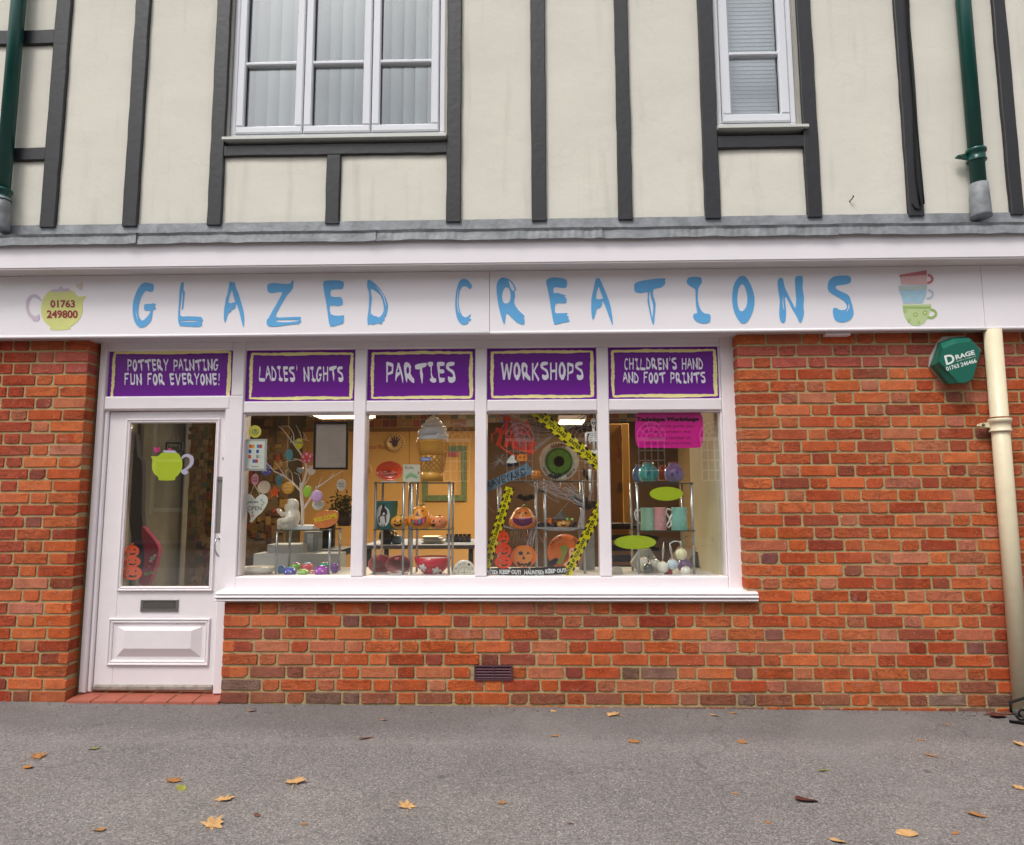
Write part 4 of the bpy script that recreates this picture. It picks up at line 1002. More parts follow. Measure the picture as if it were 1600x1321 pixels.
hp = [P(343, 841, DY - .002), P(338, 843, DY - .035), P(335.5, 850, DY - .045), P(336, 861, DY - .045), P(340, 868, DY - .03), P(344, 870, DY - .002)]
hs = []
for i in range(len(hp) - 1):
    for t in (0, .5): hs.append(hp[i].lerp(hp[i + 1], t))
hs.append(hp[-1]); hnd = MB().tube(hs, .006, 10).build("handle", CHROME, dr)
q = MB(); q.lathe([(.0, -.006), (.011, -.005), (.012, 0)], P(344, 841, DY - .001), 14, axis='y'); q.lathe([(.0, -.006), (.011, -.005), (.012, 0)], P(344.5, 870, DY - .001), 14, axis='y'); q.v = [v for v in q.v]
q.build("rose", CHROME, hnd)
q = MB(); c_ = P(351, 717, DY); q.lathe([(.013, .0), (.013, -.006), (.008, -.012), (.0, -.013)], c_, 16, axis='y'); q.build("lock", STEEL, dr)
MB().bbox(dx0 + .004, dx1 - .004, DY - .022, DY + .04, dz0 - .012, dz0 + .022, .008).build("weather_bar", mat("worn_white_wood", '9b9188', rough=.8, var=.5, vscale=22, bump=.5), dr)
# threshold tiles
ds = thing("doorstep", ((dx0 + dx1) / 2, .05, gz(dx0)), "red quarry tile doorstep under the white shop door", "doorstep")
TL = mat("quarry_tile", 'a35a48', rough=.6, var=.18, vscale=10)
n = 6; wt = (PLX - FX0) / n
for i in range(n):
    a = FX0 - .0 + i * wt; z = gz(a) + .002
    q = MB(); q.add([(a + .002, -.02, z + .012), (a + wt - .003, -.02, z + .012), (a + wt - .003, .2, z + .03), (a + .002, .2, z + .03), (a + .002, -.024, z - .02), (a + wt - .003, -.024, z - .02)], [(0, 1, 2, 3), (4, 5, 1, 0)])
    q.build("tile", TL, ds)
MB().box(FX0, PLX, -.018, .25, gz(FX0) - .2, gz(FX0) + .0).build("bed", MORTAR, ds)

# ------------------------------------------------------------------ pipes
def pipe(name, pts, r, m, label, brz, bcol, parent_loc, sleeve=None):
    t = thing(name, parent_loc, label, "drainpipe")
    MB().tube(pts, r, 20).build("pipe", m, t)
    for z in brz:
        x, y = pts[0][0] + (pts[-1][0] - pts[0][0]) * ((z - pts[0][2]) / (pts[-1][2] - pts[0][2])), pts[0][1]
        b = MB(); b.lathe([(r + .001, -.045), (r + .012, -.043), (r + .013, -.036), (r + .006, -.032), (r + .006, .012), (r + .014, .016), (r + .015, .034), (r + .010, .04), (r + .001, .042)], (x, y, z), 22)
        c = b.build("collar", m, t)
        e = MB(); e.prism([(x - r - .075, z - .006), (x - r - .07, z + .006), (x - r - .045, z + .014), (x - r, z + .018), (x - r, z - .018), (x - r - .04, z - .012)], y + .008, y + .03)
        e.build("bracket", m, c)
        s = MB(); s.lathe([(.0, -.012), (.008, -.01), (.009, .0)], (x - r - .05, y + .006, z + .001), 8, axis='y'); s.build("bolt", mat("bolt", '6d6a55', rough=.5, metal=.5), c)
    if sleeve: sleeve(t)
    return t
xg = (PX(1503, 1, -.07) + PX(1532, 300, -.07)) / 2
def slv(x):
    def f(t):
        q = MB(); q.lathe([(.062, Z_LT - .05), (.06, Z_LT - .03), (.056, Z_LT + .10), (.054, Z_LT + .175), (.048, Z_LT + .176)], (x, -.07, 0), 18); q.build("lead_sleeve", LEAD, t)
    return f
pipe("downpipe", [(xg, -.07, Z_LT + .1), (xg, -.07, Z_TOP)], .045, GREEN, "dark green drainpipe on the upper wall at the right, above the cream pipe", (PZ(243, -.07, 1525),), None, (xg, -.07, Z_LT), slv(xg))
xg2 = (PX(26, 1, -.07) + PX(7, 300, -.07)) / 2
pipe("downpipe", [(xg2, -.07, Z_LT + .1), (xg2, -.07, Z_TOP)], .045, GREEN, "dark green drainpipe on the upper wall at the far left", (PZ(305, -.07, 10),), None, (xg2, -.07, Z_LT), slv(xg2))
xc_ = PX(1577, 850, -.065); xt = PX(1557, 530, -.065); xb_ = PX(1597, 1100, -.065)
pipe("downpipe", [(xc_ + (xb_ - xc_) * .25, -.065, gz(xc_) + .04), (xc_ + (xt - xc_) * .25, -.065, zb + .002)], .05, CREAM, "cream painted drainpipe with rusty collar on the red brick wall", (PZ(664, -.065, 1565),), None, (xc_, -.065, 0))
for o_ in [o_ for o_ in bpy.data.objects if o_.name.startswith("collar")]:
    if o_.data.materials[0] == CREAM:
        q = MB(); w0 = WL[o_.name]; q.lathe([(.052, 0), (.063, .001), (.064, .006), (.055, .009), (.052, .009)], (w0.x, -.065, w0.z + .084), 20); q.build("rust_ring", mat("rust_orange", '9c5a2c', rough=.85, var=.4, vscale=30), o_)
gx = xc_ + .05
mat("cream_pipe_paint")
MB().lathe([(.0, 0), (.075, .0), (.08, .03), (.066, .05), (.05, .05)], (gx - .03, -.07, gz(gx) - .005), 20).build("gully", mat("gully_clay", '5b5a55', rough=.8), None, "grey drain gully collar at the foot of the cream drainpipe", "gully")

# ------------------------------------------------------------------ alarm box
ab = thing("alarm_box", P(1493, 563, -.06), "dark green six sided alarm box with white lettering on the brick wall", "alarm")
def ca(l): return [(1440 + x / 13.2, 520 + y / 13.2) for x, y in l]
outer = ca([(160,690),(345,190),(430,85),(880,65),(1060,150),(1235,360),(1060,970),(900,1050),(460,1060)])
TEAL = mat("alarm_green", '12604f', rough=.35, var=.04)
plate = ca([(170,520),(330,190),(440,80),(860,62),(1000,120),(1220,380),(1040,960),(460,1040),(160,700)])
poly(plate, -.012, .012).build("back_plate", mat("plate_grey", 'b9aca8', rough=.6), ab)
fo = [P(a, b, -.11) for a, b in ca([(360,600),(440,330),(700,225),(1030,180),(1215,370),(1050,960),(900,1030),(760,1030)])]
bo = [P(a, b, -.014) for a, b in ca([(160,690),(345,200),(600,110),(900,85),(1225,360),(1060,975),(700,1050),(460,1050)])]
q = MB(); mid = [P(a, b, -.075) for a, b in ca([(275,660),(400,240),(640,130),(1000,120),(1228,352),(1056,980),(880,1055),(560,1055)])]
q.add(fo + mid + bo, [tuple(range(7, -1, -1)) if False else tuple(range(8))] + [(i, (i + 1) % 8, 8 + (i + 1) % 8, 8 + i) for i in range(8)] + [(8 + i, 8 + (i + 1) % 8, 16 + (i + 1) % 8, 16 + i) for i in range(8)])
q.build("cover", TEAL, ab)
AW = mat("alarm_white", 'dfe6e0', rough=.4)
def al(s, ax, ay, bx, by, h, bold=0.0):
    (a, b_), (c_, d_) = ca([(ax, ay)])[0], ca([(bx, by)])[0]
    q = MB(); text(q, s, line_fn(a, b_, c_, d_, h / 13.2, -.1115), bold); q.build("lettering", AW, ab)
al("D", 510, 672, 700, 622, 200, .03); al("RAGE", 715, 560, 1105, 450, 98, .03); al("01763 246466", 520, 795, 1140, 615, 88, .02)
(a, b_), (c_, d_) = ca([(720, 605)])[0], ca([(1120, 492)])[0]
q = MB(); text(q, "SECURITY SYSTEMS LTD", line_fn(a, b_, c_, d_, 1.3, -.1115), .01); q.build("lettering", AW, ab)

# wrought iron scroll foot at the right edge
sc_ = thing("iron_scroll", G(1592, 1128), "black wrought iron scroll foot at the right edge beside the cream pipe", "ironwork")
g0 = G(1594, 1126); pts = []
for i in range(30):
    t = i / 29; a = math.radians(200 + 400 * t); r = .036 * (1 - .6 * t); pts.append(g0 + Vector((r * math.cos(a) + .0, -.02, .042 + r * math.sin(a))))
MB().tube(pts, .006, 6).build("scroll", BLACK, sc_)
e0 = G(1577, 1130); MB().tube([e0 + Vector((0, 0, .01)), e0 + Vector((.5, -.33, .01))], .008, 6).build("bar", BLACK, sc_)
MB().tube([g0 + Vector((-.06, -.02, .05)), g0 + Vector((-.05, 0, .1)), g0 + Vector((.05, 0, .13)), g0 + Vector((.4, 0, .5))], .008, 6).build("bar", BLACK, sc_)

# ------------------------------------------------------------------ interior shell
BZ = 6.0; CEIL = 2.78; IX0, IX1 = FX0 - .6, FX1 + .9
def st(name, mb, m, label): o = mb.build(name, m); return tag(o, label, kind='structure')
q = MB(); q.box(IX0, IX1, BZ, BZ + .1, -.1, CEIL); st("interior_wall", q, mat("ochre_wall", 'cfa05c', rough=.85, var=.06, vscale=.8), "ochre back wall of the shop interior")
q = MB(); q.box(PX(757, 780, BZ), PX(1240, 780, BZ), BZ - .08, BZ - .01, -.06, PZ(661, BZ)); st("interior_wall", q, mat("reflection_brown", '452f1b', rough=.85, var=.15, vscale=1.2), "brown wainscot wall deep behind the Halloween pane")  # dark panel stands in for brickwork reflected in these panes
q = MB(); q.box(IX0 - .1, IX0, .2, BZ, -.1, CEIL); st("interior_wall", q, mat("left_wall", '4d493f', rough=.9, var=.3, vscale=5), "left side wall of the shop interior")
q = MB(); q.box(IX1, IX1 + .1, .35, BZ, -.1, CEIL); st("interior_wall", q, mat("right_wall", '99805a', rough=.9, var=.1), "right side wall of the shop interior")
q = MB(); q.box(IX0, IX1, .2, BZ, -.12, -.06); st("floor", q, mat("shop_floor", '6a5f55', rough=.5, var=.1), "shop floor")
q = MB(); q.box(IX0, IX1, .26, BZ, CEIL, CEIL + .1); st("ceiling", q, mat("shop_ceiling", 'b8ab90', rough=.9), "shop ceiling")
q = MB(); q.box(FX0, FX1, .2, .27, z_fb - .01, CEIL); st("interior_wall", q, mat("right_wall"), "inside face above the display window")
q = MB(); q.box(PLX, IX1, .13, .3, -.1, z_pb - .08); st("interior_wall", q, mat("right_wall"), "inside face below the display window")
DECK = z_pb - .012
q = MB(); q.box(POSTX[0] + .02, RJ[1], .2, .78, DECK - .05, DECK); st("display_deck", q, mat("deck_paint", 'c4c0b8', rough=.55, var=.06), "grey display deck inside the window")
# partition between door lobby and display, covered in tiles (collage)
TILEC0 = ['b98f5c', '3d4a5c', 'a8432f', 'd3a13f', '4f6b3d', '8a2f3a', 'cfc2a4', '2f2a28', '3c8390', 'c66b32', '9d7a4c', 'b9a88a', 'c04a5a', '5c7f4a', 'e0c28a', '6c4a34']
def mute(c, f=.62):
    q = [int(c[i:i + 2], 16) for i in (0, 2, 4)]; g = sum(q) / 3 * .9; w_ = (150, 110, 70)
    return ''.join('%02x' % int(max(0, min(255, (v * f + g * .1 + b_ * .25)))) for v, b_ in zip(q, w_))
TILEC = [mute(c) for c in TILEC0]
tmp = {}
def tile_mesh(s):
    if s not in tmp: tmp[s] = MB().box(-s / 2, s / 2, -.004, .004, -s / 2, s / 2).mesh("tile", mat("painted_tile", '888888', rough=.35, objcol=True, var=.5, vscale=42))
    return tmp[s]
tw = thing("tile_frieze", (0, BZ, 2.4), "band of small colourful painted tiles along the top of the ochre back wall", "frieze")
cnt = 0; rnd = random.Random(5)
za, zb2 = PZ(662, BZ), PZ(637, BZ); sz = .118; nr = 3
x = PX(380, 650, BZ)
while x < PX(1140, 650, BZ) and cnt < 297:
    for r_ in range(nr):
        o = bpy.data.objects.new("tile", tile_mesh(.108)); COL.objects.link(o); o.parent = tw
        o.location = Vector((x, BZ - .006, za + .01 + r_ * sz)) - WL[tw.name]; o.color = lin(rnd.choice(TILEC)); cnt += 1
    x += sz
MB().box(PX(376, 650, BZ), PX(1145, 650, BZ), BZ - .05, BZ - .001, za - .11, za - .06).build("shelf_rail", mat("rail_brown", '7a5226', rough=.6), tw)
tp = thing("sample_wall", (PX(318, 780, 2.4), 2.4, 1.0), "wall of small painted sample tiles seen through the right of the door glass", "tiles")
for r_ in range(24):
    for c_ in range(6):
        if rnd.random() < .12: continue
        p_ = P(299 + c_ * 5.6, 672 + r_ * 10.6, 2.4)
        o = bpy.data.objects.new("tile", tile_mesh(.055)); COL.objects.link(o); o.parent = tp
        o.location = p_ - WL[tp.name]; o.color = lin(rnd.choice(TILEC if rnd.random() < .45 else ['a58a5c', '9c7f52', 'b59c6e', 'ab9062'])); o.rotation_euler = (0, rnd.uniform(-.12, .12), 0); o.scale = (rnd.uniform(.6, 1.2), 1, rnd.uniform(.6, 1.4)); o.location += Vector((rnd.uniform(-.01, .01), -rnd.uniform(0, .006), rnd.uniform(-.015, .015)))
MB().box(PX(294, 780, 2.42), PX(372, 780, 2.42), 2.42, 2.46, -.05, CEIL).build("back_board", mat("board_tan", '8c7548', rough=.9, var=.1), tp)
# left pane dark collage wall (side shelving) behind the white tree
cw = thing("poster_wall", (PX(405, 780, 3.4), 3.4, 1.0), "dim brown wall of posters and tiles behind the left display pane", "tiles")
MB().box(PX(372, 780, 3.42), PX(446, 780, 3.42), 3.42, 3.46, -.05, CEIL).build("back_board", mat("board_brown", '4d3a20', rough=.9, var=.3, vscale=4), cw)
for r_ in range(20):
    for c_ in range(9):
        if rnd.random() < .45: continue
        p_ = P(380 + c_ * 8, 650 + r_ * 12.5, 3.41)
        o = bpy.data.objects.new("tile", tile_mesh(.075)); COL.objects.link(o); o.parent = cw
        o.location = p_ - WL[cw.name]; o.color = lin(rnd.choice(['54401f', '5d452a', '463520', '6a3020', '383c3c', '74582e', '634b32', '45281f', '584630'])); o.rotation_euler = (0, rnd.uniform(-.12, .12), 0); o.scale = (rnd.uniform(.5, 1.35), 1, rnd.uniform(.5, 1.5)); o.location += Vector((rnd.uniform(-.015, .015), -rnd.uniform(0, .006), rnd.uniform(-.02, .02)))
# ceiling lamps; those behind the ice cream and mugs are unseen, lighting the shop
LM = mat("lamp_diffuser", 'ffd9a0', emit=9.0)
for i, (px_, yy) in enumerate([(893, 5.2), (700, 3.2), (530, 2.6), (1090, 2.6)]):
    c_ = P(px_, 700, yy); LZ = CEIL if i not in (0, 2) else P(px_, 656 if i == 0 else 643, yy - .3).z + .09; t = thing("ceiling_lamp", (c_.x, yy, LZ - .1), ["rectangular lit ceiling lamp glowing through the Halloween pane", "lit ceiling panel lamp deep in the shop behind the ice cream", "lit ceiling lamp above the white branch tree", "lit ceiling lamp above the mugs display", "lit ceiling lamp inside the shop door"][i], "lamp", "ceiling lamps in the shop")
    hl = .17 if i == 0 else .28
    MB().box(c_.x - hl - .02, c_.x + hl + .02, yy - .3, yy + .3, LZ - .09, LZ - .03).build("housing", WHITE, t)
    MB().box(c_.x - hl, c_.x + hl, yy - .28, yy + .28, LZ - .096, LZ - .0905).build("diffuser", LM, t)
    ld = bpy.data.lights.new("lamp_light", 'AREA'); ld.energy = [18, 90, 52, 34, 2][i]; ld.size = .55; ld.color = (1, .84, .62)
    lo = bpy.data.objects.new("lamp_light", ld); COL.objects.link(lo); lo.parent = t; lo.location = (0, 0, -.02)

# ------------------------------------------------------------------ building across the street (seen only mirrored in the panes)
OY = -17.5
bd = thing("brick_house", (0, OY, 0), "brown brick building across the road with arched white windows", "building")
MB().box(-16, 16, OY - .3, OY, -.1, 6.6).build("wall", mat("far_brick", '7d6450', rough=.9, var=.25, vscale=3), bd)
q = MB(); q.add([(-16.4, OY + .4, 6.5), (16.4, OY + .4, 6.5), (16.4, OY - 3.5, 9), (-16.4, OY - 3.5, 9)], [(0, 1, 2, 3)]); q.build("roof", mat("far_slate", '4b4c50', rough=.8), bd)
DG = mat("far_pane", '15181b', rough=.1); FW = mat("far_white", 'e8e6de', rough=.5)
vy = 2 * (GY) - OY        # depth of the mirror image
wz0, wz1, wza = PZ(752, vy), PZ(690, vy), PZ(658, vy)
for px_ in (714, 812, 914, 1018, 1116, 1215):
    xc = PX(px_, 720, vy); hw = .42; R_ = hw
    wn = thing("window", (xc, OY, wz0), parent=bd)
    MB().prism([(xc - hw, wz0), (xc + hw, wz0)] + [(xc + hw * math.cos(math.pi * i / 12), wz1 + hw * 1.15 * math.sin(math.pi * i / 12)) for i in range(13)], OY + .03, OY + .01).xform(Matrix.Identity(4)).build("pane", DG, wn)
    q = MB(); ya, yb2 = OY + .035, OY + .07
    for i in range(5): xx = xc - hw + 2 * hw * i / 4; q.box(xx - .02, xx + .02, ya, yb2, wz0, wz1)
    for i in range(5): zz = wz0 + (wz1 - wz0) * i / 4; q.box(xc - hw, xc + hw, ya, yb2 + .01, zz - .02, zz + .02)
    q.box(xc - hw - .05, xc + hw + .05, ya, yb2 + .02, wz1 - .01, wz1 + .1)
    for rr in (.4, .78, 1.12): q.tube([(xc + rr * hw * math.cos(math.pi * i / 14), yb2, wz1 + .08 + rr * hw * 1.1 * math.sin(math.pi * i / 14)) for i in range(15)], .02, 5)
    for i in range(1, 5): a = math.pi * i / 5; q.tube([(xc + .4 * hw * math.cos(a), yb2, wz1 + .08 + .4 * hw * 1.1 * math.sin(a)), (xc + 1.12 * hw * math.cos(a), yb2, wz1 + .08 + 1.12 * hw * 1.1 * math.sin(a))], .018, 5)
    q.build("glazing_frame", FW, wn)
# plainer cream brick house reflected in the door
b2 = thing("cream_house", (PX(262, 760, vy) - 1.0, OY + .35, 0), "cream brick house across the road with a sash window", "building")
cx0, cx1 = PX(140, 760, vy), PX(330, 760, vy)
MB().box(cx0 - 4, cx1, OY + .02, OY + .35, -.1, 6.6).build("wall", mat("cream_brick", 'a5967a', rough=.9, var=.25, vscale=9), b2)
wn = thing("window", (PX(272, 760, vy), OY + .36, PZ(798, vy)), parent=b2)
a, b_ = PX(252, 760, vy), PX(296, 760, vy); za, zb2 = PZ(798, vy), PZ(640, vy)
MB().box(a, b_, OY + .352, OY + .38, za, zb2).build("pane", mat("far_pane_pale", '5a6468', rough=.1), wn)
MB().box(a - .12, a, OY + .352, OY + .45, za - .1, zb2).box(b_, b_ + .1, OY + .352, OY + .45, za - .1, zb2).box(a, b_, OY + .385, OY + .43, (za + zb2) / 2 - .04, (za + zb2) / 2 + .04).box(a, b_, OY + .385, OY + .43, za, za + .12).build("frame", mat("far_frame", 'c9c2b4', rough=.5), wn)
# ================================================================== window display
def col(key, c, rough=.35, **k):
    l_ = lin(c); f = 1.32 if max(l_[:3]) > .06 else 1.0       # brightens base colours to offset the shade inside the window
    s_ = [min(.88, v * f) for v in l_[:3]]
    return mat(key, [(v * 12.92 if v <= .0031308 else 1.055 * v ** (1 / 2.4) - .055) for v in s_], rough=rough, **k)
GLZ = dict(rough=.25, coat=.25)
YS = .142      # inside face of the panes
def S(y): return (D + y) / FPX * 1.012     # metres per photograph pixel at that depth
# --- chrome and glass display stands
def stand(name, label, xl, xr, shelves, yf, yb, base=DECK, under=.0, over=.012):
    a, b_ = PX(xl, 780, yf), PX(xr, 780, yf); zt = [PZ(py, yf, (xl + xr) / 2) for py in shelves]
    t = thing(name, ((a + b_) / 2, (yf + yb) / 2, base), label, "display stand", "chrome and glass stands in the window")
    for x in (a, b_):
        for y in (yf, yb): MB().tube([(x, y, base), (x, y, zt[0] + .006)], .0085, 10).build("leg", CHROME, t)
    for z in zt:
        MB().box(a - over, b_ + over, yf - .012, yb + .012, z - .006, z).build("shelf", SHELFGLASS, t)
        MB().box(a - over, b_ + over, yf - .0135, yf - .0122, z - .0062, z + .0002).build("shelf_edge", mat("glass_edge", '3c4f52', rough=.15), t)
    return t, zt
s1, z1_ = stand("display_stand", "low chrome and glass stand carrying the white branch tree", 435, 517, [828], .30, .55)
s2, z2_ = stand("display_stand", "chrome and glass stand holding the orange dish and the teal pail", 587, 631, [754, 827], .26, .48)
s3, z3_ = stand("display_stand", "chrome and glass stand holding the giant ice cream cone", 644, 702, [754, 827], .26, .48)
s4, z4_ = stand("display_stand", "cobwebbed chrome and glass stand behind the Halloween tape, left half", 779, 838, [752, 827], .34, .56)
s6, z6_ = stand("display_stand", "cobwebbed chrome and glass stand under the green eye plate, right half", 852, 912, [752, 827], .34, .56)
s5, z5_ = stand("display_stand", "chrome and glass stand with the pastel mugs and jugs", 996, 1081, [755, 829], .24, .52)

# --- white branch tree with ornaments
TY = .42
tr = thing("branch_tree", P(*c1(500, 890), TY), "white painted twig tree hung with colourful ceramic ornaments", "tree ornament")
TW = mat("white_twig", 'f0edea', rough=.6, var=.08, vscale=30)
br = [([(500,895),(505,760),(495,680),(490,600),(490,560)], 11, 8), ([(493,620),(515,540),(535,460),(525,410),(490,340),(440,270),(400,215),(345,145),(318,130)], 8, 1.5), ([(440,270),(435,190),(415,150),(400,130),(340,128)], 3, 1.2),
      ([(490,345),(478,300),(460,290)], 3, 1.5), ([(530,430),(600,440),(640,420)], 3, 1.2), ([(490,625),(430,560),(370,510),(300,475),(260,430),(232,388)], 7, 2), ([(525,410),(470,382),(430,375)], 3.5, 1.5), ([(470,382),(380,395),(310,410)], 2.5, 1),
      ([(370,510),(335,450),(315,415)], 2.5, 1.2), ([(430,560),(420,490),(400,460)], 2, 1), ([(505,770),(550,700),(600,620),(620,590)], 8, 4), ([(600,600),(650,578),(720,530),(790,490),(830,465)], 5, 1.2), ([(620,592),(655,518)], 2, 1), ([(700,540),(740,480)], 2, 1),
      ([(495,605),(545,540),(560,500)], 3, 1), ([(490,560),(470,500),(430,480)], 2.5, 1), ([(380,520),(380,470),(410,455)], 2, 1), ([(440,260),(500,225),(490,180),(460,120)], 2.5, 1), ([(500,225),(545,240),(530,200),(515,175)], 2, 1), ([(545,240),(560,235)], 1.5, 1), ([(420,200),(400,255),(390,250)], 1.5, 1), ([(740,510),(730,490)], 2, 1)]
rnd = random.Random(9)
for pts, r0, r1 in br:
    k = S(TY) / 4.9; n = len(pts); W_ = []; R_ = []
    dy = rnd.uniform(-.05, .05) if r0 < 9 else 0
    for i, p in enumerate(pts):
        t = i / (n - 1); q_ = P(*c1(*p), TY); W_.append(q_ + Vector((0, dy * t, 0))); R_.append((r0 + (r1 - r0) * t) * k * 1.25)
    MB().tube(W_, R_, 8).build("branch", TW, tr)
p = P(*c1(475, 925), TY - .06)
MB().box(PX(443, 826, .36), PX(490, 826, .36), .34, .5, z1_[0] + .001, z1_[0] + .026).build("base", mat("white_block", 'dcdcdc', rough=.5), tr)
RIB = mat("pink_ribbon", 'a02858', rough=.6)
def orn(cx, cy, rx, ry, c, label, shape='disc', deco=None, top=None, fn=c1, y=.36, sc=4.893, ribbon=RIB, cat="ornament", group="ornaments hanging in the twig tree", thick=.006):
    c_ = P(*fn(cx, cy), y); k = S(y) / sc; t = thing("ornament", (c_.x, y, c_.z - ry * k), label, cat, group); m = col("glaze_" + c, c, **GLZ)
    q = MB()
    if shape == 'disc': q.lathe([(0, -thick), (.8, -thick * .9), (.97, -thick * .4), (1, 0), (.96, thick * .5), (0, thick * .6)], (0, 0, 0), 28, axis='y'); q.xform(Matrix.Translation(c_) @ Matrix.Diagonal((rx * k, 1, ry * k, 1)))
    elif shape == 'star': q.prism([(c_.x + (rx if i % 2 == 0 else rx * .45) * k * math.sin(i * math.pi / 5), c_.z + (ry if i % 2 == 0 else ry * .45) * k * math.cos(i * math.pi / 5)) for i in range(10)], y - .005, y + .004)
    elif shape == 'heart': q.prism([(c_.x + rx * k * 16 * math.sin(t_) ** 3 / 16, c_.z + ry * k * (13 * math.cos(t_) - 5 * math.cos(2 * t_) - 2 * math.cos(3 * t_) - math.cos(4 * t_) + 2) / 15.5) for t_ in [i * math.pi / 14 for i in range(28)]], y - .005, y + .004)
    q.build("body", m, t)
    tp_ = P(*fn(*(top or (cx + 3, cy - ry - 45))), y + .01); b0 = Vector((c_.x, y, c_.z + ry * k * .95))
    MB().tube([b0 + Vector((-.001, 0, 0)), (b0 + tp_) / 2 + Vector((.002, 0, 0)), tp_], .0016, 5).build("ribbon", ribbon, t)
    if deco: deco(t, c_, rx * k, ry * k, y - thick - .0008)
    return t
def dots(c, n, r, seed, key):
    def f(t, c_, rx, ry, y):
        rr = random.Random(seed); q = MB()
        for i in range(n):
            a = rr.uniform(0, 6.28); d = math.sqrt(rr.random()) * .8; x, z = c_.x + rx * d * math.cos(a), c_.z + ry * d * math.sin(a)
            q.prism([(x + r * math.cos(j * 1.05), z + r * math.sin(j * 1.05)) for j in range(6)], y, None)
        o = q.build("dot_print", col(key, c), t); o['kind'] = 'stuff'
    return f
def words_(lines, c='3a3a3a', bold=.0, w_=1.2):
    def f(t, c_, rx, ry, y):
        m = col("ink_" + c, c, .6)
        for i, s in enumerate(lines):
            h = ry * .3; z = c_.z + (len(lines) / 2 - i - 1) * h * 1.5 + h * .2
            q = MB(); text(q, s, lambda u, v: (c_.x + (u - .5) * rx * w_, y, z + v * h), bold); q.build("lettering", m, t)
    return f
def tris(t, c_, rx, ry, y):
    q = MB()
    for i in range(5):
        a = i * 1.257 + .4; x, z = c_.x + rx * .6 * math.cos(a), c_.z + ry * .6 * math.sin(a); s = rx * .2
        o_ = [(x - s, z - s), (x + s, z - s), (x, z + s)]; i_ = [(x - s * .45, z - s * .6), (x + s * .45, z - s * .6), (x, z + s * .35)]
        q.prism(o_, y, None, [i_])
    q.build("triangle_print", col("ink_white", 'eeeeee'), t)['kind'] = 'stuff'
def specs(t, c_, rx, ry, y):
    for sx in (-.42, .42):
        q = MB(); x = c_.x + sx * rx; q.prism([(x + rx * .34 * math.cos(j * .5236), c_.z + ry * .15 + ry * .2 * math.sin(j * .5236)) for j in range(12)], y, None); q.build("lens_print", col("ink_black", '222222'), t)
        q = MB(); q.prism([(x + rx * .22 * math.cos(j * .5236), c_.z + ry * .15 + ry * .13 * math.sin(j * .5236)) for j in range(12)], y - .0006, None); q.build("eye_print", col("ink_white", 'eeeeee'), t)
orn(475, 262, 33, 43, 'e0cf3c', "yellow egg ornament with black glasses, near the top of the twig tree", deco=specs, y=.34)
orn(400, 346, 30, 43, '4a94a8', "teal egg ornament beside the upper fork of the twig tree")
orn(537, 367, 47, 45, 'd9475a', "coral disc ornament printed with white triangles", deco=tris, y=.34)
orn(488, 470, 30, 30, '8f9a9c', "small grey heart ornament hanging in the middle of the twig tree", 'heart', y=.40)
orn(572, 465, 30, 38, 'd5d6cf', "pale egg ornament half hidden by the framed notice", y=.40)
orn(228, 460, 45, 48, '39429c', "dark blue disc ornament with white spots", deco=dots('dfe4f5', 26, .0022, 4, "ink_pale"), y=.40)
orn(325, 542, 26, 42, '3f8496', "darker teal egg ornament left of the orange disc", deco=words_(["oh my"]))
orn(140, 535, 28, 45, 'c58fb0', "dusty pink egg ornament above the heart sign", y=.3, deco=words_(["yum", "egg"]))
orn(208, 595, 50, 50, 'cfcabd', "plain cream disc ornament between heart sign and orange star", y=.33)
orn(290, 632, 47, 50, 'e5541c', "orange star ornament hanging from the left branch", 'star', y=.32)
orn(391, 600, 48, 46, 'f0952a', "orange disc ornament with pale writing", deco=words_(["you", "rock"], 'f6e2b8'), y=.32)
orn(540, 628, 34, 45, '8fb93c', "lime green egg ornament on the right of the trunk", y=.34)
orn(612, 662, 44, 45, 'c49ccc', "lilac disc ornament on the right of the trunk", deco=dots('efe4f4', 8, .003, 8, "ink_lilac"), y=.33)
orn(622, 728, 46, 42, 'c4c2b6', "cream patterned disc ornament below the lilac one", deco=words_(["Love"], '8a8a80'), y=.36)
orn(800, 577, 37, 45, 'd2cfc4', "cream disc ornament hanging from the far right branch", deco=words_(["Be", "happy"], '77776e'), y=.36)

# --- heart sign on the glass
hp_ = [(45,690),(52,665),(75,648),(100,650),(125,672),(140,685),(160,665),(185,648),(212,655),(232,680),(233,710),(215,750),(185,790),(150,820),(125,850),(112,863),(98,855),(105,840),(98,800),(75,760),(55,725)]
ht_ = thing("heart_sign", P(*c1(140, 860), .2), "white ceramic heart sign reading WE ARE OPEN, painted with flowers", "sign")
poly(smooth_closed([c1(*p) for p in hp_], 3), .195, .008).build("heart_plate", col("heart_cream", 'ddd8cc', rough=.25, coat=.3), ht_)
q = MB(); text(q, "we are", rect_fn(*c1(95, 703), *c1(162, 716), .1945), .02); q.build("lettering", BLACK, ht_)
q = MB(); text(q, "OPEN", rect_fn(*c1(82, 740), *c1(188, 772), .1945), .005); q.build("lettering", BLACK, ht_)
for (x, y) in ((60, 705), (75, 720), (90, 712), (190, 695), (205, 712), (195, 730), (118, 790)):
    poly([c1(*p) for p in ell(x, y, 10, 6, 8, rot=x)], .1943, .0005).build("leaf_print", col("leaf_ink", '7d9a78'), ht_)
for (x, y) in ((120, 805), (112, 818), (128, 815)): poly([c1(*p) for p in ell(x, y, 8, 8, 8)], .1941, .0005).build("flower_print", col("rose_ink", 'd9a0a0'), ht_)
MB().tube([P(*c1(100, 660), .2), P(*c1(135, 575), .205), P(*c1(178, 655), .2)], .0028, 6).build("string", col("string", 'cfc6b4'), ht_)

